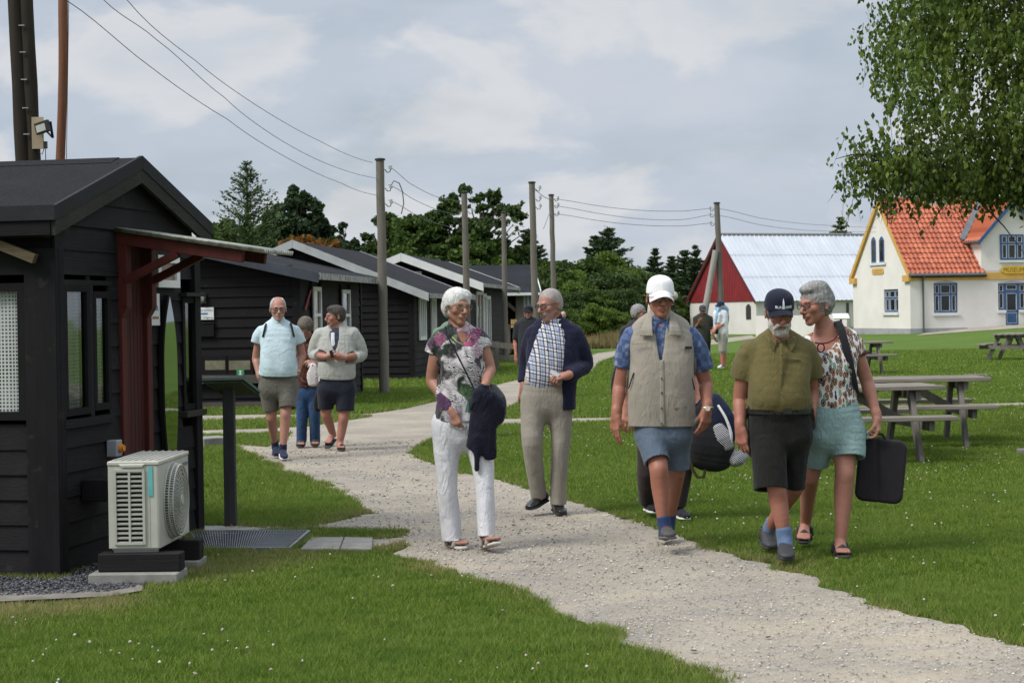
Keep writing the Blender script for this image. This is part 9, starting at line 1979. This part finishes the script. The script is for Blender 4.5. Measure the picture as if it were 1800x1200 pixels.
# ---------------------------------------------------------------- simple but whole figures farther back
def walker(Y, base, label, hd, top, bot, skinc, hairc, hts=None, h=.009, sleeve=.45, capc=None, long_trouser=True, arms=None, legs=None, shoe=(None, None), lens=False, bob=False, extra=None, vest=None, sk=.97, topm=None, botm=None):
 """hd = head centre px; the rest is laid out from body proportions below it, then arms/legs given in metres relative to the neck"""
 ps = Person(Y, base, label, h); H0 = ps.p(hd[0], hd[1], 0); yaw, pitch = hd[2], hd[3]; m = ps.m
 nz = H0[2] - .145; x = H0[0]; f = ps.field(h); M = rotm(R(yaw), R(pitch), 0); T = head(f, H0, M, sk)
 f.cone(T((0, .032, -.06)), (x, .02, nz + .02), .047, .052, .02); f.loft([(x, .03, nz, .09, .07), (x, .02, nz - .07, .17, .10), (x, 0, nz - .30, .155, .11), (x, 0, nz - .55, .165, .12)], k=.03)
 hipz = nz - .60; A_ = arms or [((x - .19, .02, nz - .08), (x - .24, .05, nz - .36), (x - .23, -.02, nz - .60)), ((x + .19, .02, nz - .08), (x + .24, .05, nz - .36), (x + .23, -.02, nz - .60))]
 for S_, E_, W_ in A_:
  S_, E_, W_ = map(np.array, (S_, E_, W_)); f.loft([tuple(S_) + (.052, .052), tuple(E_) + (.042, .042), tuple(E_ + (W_ - E_) * .3) + (.042, .042), tuple(W_) + (.028, .026)], k=.03, side=(.1, 1, 0)); hand(f, W_, d=(W_ - E_) / np.linalg.norm(W_ - E_), n=(0, 1, .01), side=(0, -.4, 1) if abs((W_ - E_)[0]) > .15 else (0, -1, 0), curl=.4)
 L_ = legs or [((x - .09, 0, hipz), (x - .10, -.06, hipz * .53), (x - .10, -.02, .07)), ((x + .09, 0, hipz), (x + .09, .02, hipz * .53), (x + .10, .10, .07))]
 for H_, K_, A2 in L_:
  H_, K_, A2 = map(np.array, (H_, K_, A2)); f.loft([tuple(H_) + (.085, .085), tuple(K_) + (.056, .06), tuple(K_ + (A2 - K_) * .3 + np.array([0, .012, 0])) + (.055, .06), tuple(A2) + (.036, .04)], k=.03)
 ps.bf = f; o = fmesh('body', f, skin_mat(*skinc), ps.root); paint(o, face_paint(T, M, sk))
 tm = topm or cloth('top_' + label.split()[0] + str(int(Y)), top); bm = botm or cloth('bottom_' + label.split()[0] + str(int(Y)), bot)
 f = ps.field(h); f.loft([(x, .03, nz + .02, .075, .07), (x, .03, nz - .005, .12, .085), (x, .02, nz - .05, .19, .11), (x, 0, nz - .25, .185, .135), (x, -.01, nz - .48, .19, .145), (x, 0, nz - .62, .19, .14)], k=.03, cap0='f', cap1='f', sup=2.5)
 for S_, E_, W_ in A_:
  S_, E_, W_ = map(np.array, (S_, E_, W_)); e = S_ + (E_ - S_) * min(1, sleeve * 2) ; rows = [tuple(S_) + (.072, .075), tuple(e) + (.062, .062)]
  if sleeve > .5: rows = [tuple(S_) + (.07, .072), tuple(E_) + (.056, .056), tuple(E_ + (W_ - E_) * (sleeve - .5) * 2) + (.045, .045)]
  f.loft(rows, k=.03, side=(.1, 1, 0), cap1='f')
 f.cover(ps.bf, .008, .02); f.noise(.012, (8, 8, 8), 3); fmesh('shirt', f, tm, ps.root)
 f = ps.field(h); f.loft([(x, 0, hipz + .05, .175, .125), (x, 0, hipz - .05, .18, .13)], k=.03)
 for H_, K_, A2 in L_:
  H_, K_, A2 = map(np.array, (H_, K_, A2)); e = (K_ + (A2 - K_) * .93) if long_trouser else (K_ + np.array([0, 0, .03])); rows = [tuple(H_) + (.105, .115), tuple(H_ + (K_ - H_) * .95) + (.082, .088)] + ([tuple(e) + (.062, .075)] if long_trouser else [tuple(e) + (.080, .086)]); f.loft(rows, k=.03, cap1='f')
 f.cover(ps.bf, .008, .02); f.noise(.010, (8, 8, 10), 5); fmesh('trousers' if long_trouser else 'shorts', f, bm, ps.root)
 for H_, K_, A2 in L_:
  a = np.array(A2); ps.shoe((a[0], a[1] + .07, a[2] - .07), (a[0] + .02 * math.sin(R(yaw)) + .20 * math.sin(R(yaw)) * .6, a[1] - .18, a[2] - .07), mats=(shoe[0] or BLKC, shoe[1] or M_SOLEB, None), w=.045)
 if capc: cp = cap_hat(ps, T, M, sk * 1.05, cloth('cap_' + str(int(Y)) + label[:3], capc), brim=.065, low=.030); hair_cap(ps, T, M, sk, hair_mat('hair_' + str(int(Y)) + label[:3], *hairc), [((0, -.10, 0), None, (.10, .10, .15)), ((0, 0, -.11), None, (.12, .12, .085)), ((0, 0, .10), None, (.12, .14, .065))], .004, .003)
 else:
  ex = (lambda f: (f.ell(T((0, .03, -.05)), np.array([.092, .075, .10]), M, .03), f.ell(T((-.05, -.05, .09)), np.array([.05, .04, .035]), M, .02), f.ell(T((.05, -.05, .09)), np.array([.05, .04, .035]), M, .02))) if bob else None
  cuts = [((0, -.125, -.01), None, (.068, .062, .078)), ((0, -.06, -.13), None, (.055, .07, .06))] if bob else [((0, -.125, .0), None, (.076, .065, .066)), ((0, -.02, -.11), None, (.10, .08, .062)), ((-.08, -.03, -.03), None, (.022, .044, .040)), ((.08, -.03, -.03), None, (.022, .044, .040))]
  hair_cap(ps, T, M, sk, hair_mat('hair_' + str(int(Y)) + label[:3], *hairc), cuts, .012, .006, ex)
 if lens: glasses(ps.root, T, M, sk, M_WIRE, M_DARKLENS if lens == 'sun' else None, h=.020 if lens == 'sun' else .015, w=.026)
 if extra: extra(ps, T, M, x, nz, A_)
 return ps
def p_others():
 # woman behind the waistcoat man, carries the rucksack
 def ex(ps, T, M, x, nz, A_):
  hx = ps.p(1228, 712, -.05)
  r = empty('rucksack', ps.O, 0, 'navy and black rucksack with white piping and striped cloth, carried low behind the waistcoat man', 'rucksack')
  def part(name, rows, mat, folds=(), **o): 
   q = ps.garment(name, [(rows, dict(sup=2.8, **o))], mat, folds, h=.005); q.parent = r; return q
  ns = cloth('ruck_navy', (.010, .014, .035)); stripe = lambda t, b: t.mix(t.math('GREATER_THAN', t.math('FRACT', t.math('MULTIPLY', t.math('ADD', t.sep()[2], t.math('MULTIPLY', t.sep()[0], .9)), 62)), .5), (.02, .02, .025), (.5, .5, .52)); sm = cloth('striped_cloth', (.3, .3, .3), extra=stripe)
  part('pack', [(1242, 712, -.06, 24, 14), (1250, 745, -.07, 38, 20), (1250, 780, -.07, 41, 24), (1246, 808, -.06, 38, 20)], BLKC, [(.008, (9, 9, 9))]); part('top_flap', [(1248, 708, -.08, 22, 14), (1266, 735, -.10, 24, 14), (1276, 770, -.10, 18, 12)], ns); part('striped_panel', [(1262, 750, -.145, 10, 6), (1272, 768, -.15, 14, 7), (1280, 785, -.14, 10, 6)], sm)
  part('striped_hood', [(1278, 795, -.06, 10, 10), (1292, 806, -.06, 20, 14), (1306, 800, -.06, 13, 10)], sm, side=(0, 1, 0)); part('piping', [(1262, 712, -.16, 2.2, 3), (1276, 735, -.175, 2.4, 3), (1285, 762, -.17, 2.6, 3), (1284, 782, -.15, 2.2, 3)], cloth('piping_white', (.65, .65, .67)))
  m = MB(); m.tube([Vector(ps.p(*q)) for q in ((1215, 806, -.1), (1217, 825, -.1), (1226, 838, -.1), (1236, 838, -.1), (1241, 822, -.1), (1239, 808, -.1))], .012, 8); m.build('hand_loop', cloth('webbing', (.04, .035, .012)), r, True)
  s_ = strap(ps, [(x / ps.m * 0 + 1088, 640, -.05), (1080, 665, -.08), (1079, 690, -.08)], .02, cloth('dark_case', (.02, .02, .03)), 'case', .015); own(ps, s_, 'small_case', 'small dark case hanging behind the bare arm of the waistcoat man', 'case')
 stripe2 = lambda t, b: t.mix(t.math('GREATER_THAN', t.math('FRACT', t.math('MULTIPLY', t.math('ADD', t.sep()[2], t.sep()[0]), 40)), .5), (.10, .09, .16), (.55, .54, .56))
 X = lambda px, py, dy, Y=13.1, b=(1163, 905): np.array(at(px, py, Y + dy) - Vector((at(b[0], b[1], Y).x, Y, 0)))
 walker(13.1, (1163, 905), 'fair-haired woman in sunglasses mostly hidden behind the man in the white cap', (1164, 541, 24, 3), (.5, .5, .5), (.030, .022, .020), ('fair', (.42, .20, .14)), ((.42, .38, .30), (.66, .62, .54)), h=.006,
  arms=[(X(1122, 600, .02), X(1100, 668, .06), X(1102, 718, .0)), (X(1205, 600, .02), X(1222, 660, .06), X(1226, 708, -.03))], legs=[(X(1146, 755, 0), X(1139, 830, .05), X(1137, 882, .22)), (X(1186, 755, 0), X(1198, 825, -.02), X(1190, 893, 0))], lens='sun', bob=True, shoe=(cloth('sneaker_black', (.012, .012, .016)), M_SOLEW), topm=cloth('striped_top', (.5, .5, .5), extra=stripe2), extra=ex, sleeve=.3)
 walker(24, (1122, 748), 'grey-haired man in dark jacket behind the shoulder of the waistcoat man, facing right', (1124, 551, 62, 0), (.030, .028, .032), (.03, .03, .03), ('a2', (.36, .17, .12)), ((.14, .13, .125), (.34, .33, .32)), lens='clear', sleeve=.95)
 walker(22, (795, 765), 'person in sage green top almost hidden behind the white-haired woman', (798, 553, 5, 5), (.13, .19, .14), (.05, .05, .06), ('a3', (.36, .17, .12)), ((.05, .03, .02), (.12, .08, .05)), sleeve=.4)
 walker(32, (928, 699), 'man in black cap and dark gilet standing behind the cardigan man', (929, 549, -10, 0), (.020, .022, .026), (.03, .03, .035), ('a4', (.36, .16, .11)), ((.1, .1, .1), (.2, .2, .2)), capc=(.010, .011, .016), sleeve=.0 + .42)
 walker(53, (989, 640), 'distant fair-haired person glimpsed over the shoulder of the cardigan man', (990, 555, 0, 0), (.2, .2, .22), (.05, .05, .07), ('a5', (.38, .2, .14)), ((.35, .28, .22), (.5, .42, .35)), h=.012)
 Yc = 45.6; X2 = lambda px, py, dy, b: np.array(at(px, py, Yc + dy) - Vector((at(b[0], b[1], Yc).x, Yc, 0)))
 b = (1238, 650); walker(Yc, b, 'distant man in grey cap and dark olive clothes beside the telegraph pole', (1235, 545, 10, 8), (.032, .034, .024), (.022, .021, .016), ('a6', (.30, .13, .09)), ((.1, .1, .1), (.2, .2, .2)), h=.011, capc=(.05, .052, .06), long_trouser=False,
  arms=[(X2(1223, 560, .02, b), X2(1222, 577, .0, b), X2(1229, 567, -.22, b)), (X2(1248, 560, .02, b), X2(1252, 573, .04, b), X2(1254, 585, -.05, b))], shoe=(cloth('far_shoe', (.5, .5, .5)), M_SOLEW))
 b = (1270, 650)
 def ex2(ps, T, M, x, nz, A_):
  ps.garment('jumper', [([(1273, 545, .10, 6, 6), (1275, 556, .12, 7, 5), (1274, 571, .12, 6, 4)], {}), ([(1262, 545, -.05, 3, 5), (1260, 556, -.14, 3, 3), (1258, 568, -.14, 2.5, 3)], {}), ([(1262, 543, .0, 5, 7), (1270, 541, .06, 7, 7), (1275, 546, .08, 5, 7)], dict(side=(0, 1, 0)))], cloth('sky_jumper', (.22, .38, .52)), [(.012, (9, 9, 9))], h=.010)
  m = MB(); m.box(ps.p(1258.5, 582, -.2), (.12, .07, .14)); own(ps, m.build('pouch', BLKC, ps.root, bevel=.02), 'camera_bag', 'small black bag held by the distant man in the white shirt', 'bag')
 walker(Yc, b, 'distant man in navy cap, white shirt and pale blue jumper over his shoulders', (1266, 538, -68, 0), (.62, .63, .64), (.36, .34, .29), ('a7', (.42, .18, .12)), ((.4, .4, .4), (.6, .6, .6)), h=.011, capc=(.015, .02, .05), long_trouser=False,
  arms=[(X2(1263, 554, -.10, b), X2(1262, 570, -.14, b), X2(1257, 579, -.24, b)), (X2(1274, 553, .06, b), X2(1271, 569, -.12, b), X2(1259, 578, -.20, b))], legs=[(X2(1269, 588, -.08, b), X2(1269, 615, -.08, b), X2(1270, 642, -.06, b)), (X2(1272, 588, .08, b), X2(1273, 615, .06, b), X2(1273, 642, .08, b))], shoe=(cloth('far_shoe2', (.62, .62, .62)), M_SOLEW), extra=ex2, sleeve=.42)
import time as _t
for fn in (p_white_hair, p_cardigan, p_vest, p_olive, p_feather, p_tee, p_behind_left, p_pale_cardigan, p_others):
 _a = _t.time(); fn(); print(fn.__name__, round(_t.time() - _a, 1))
# ================================================================ RUN (stuff last, it needs the bare patches)
build_grass(); build_clover(); build_pebbles(); build_litter()
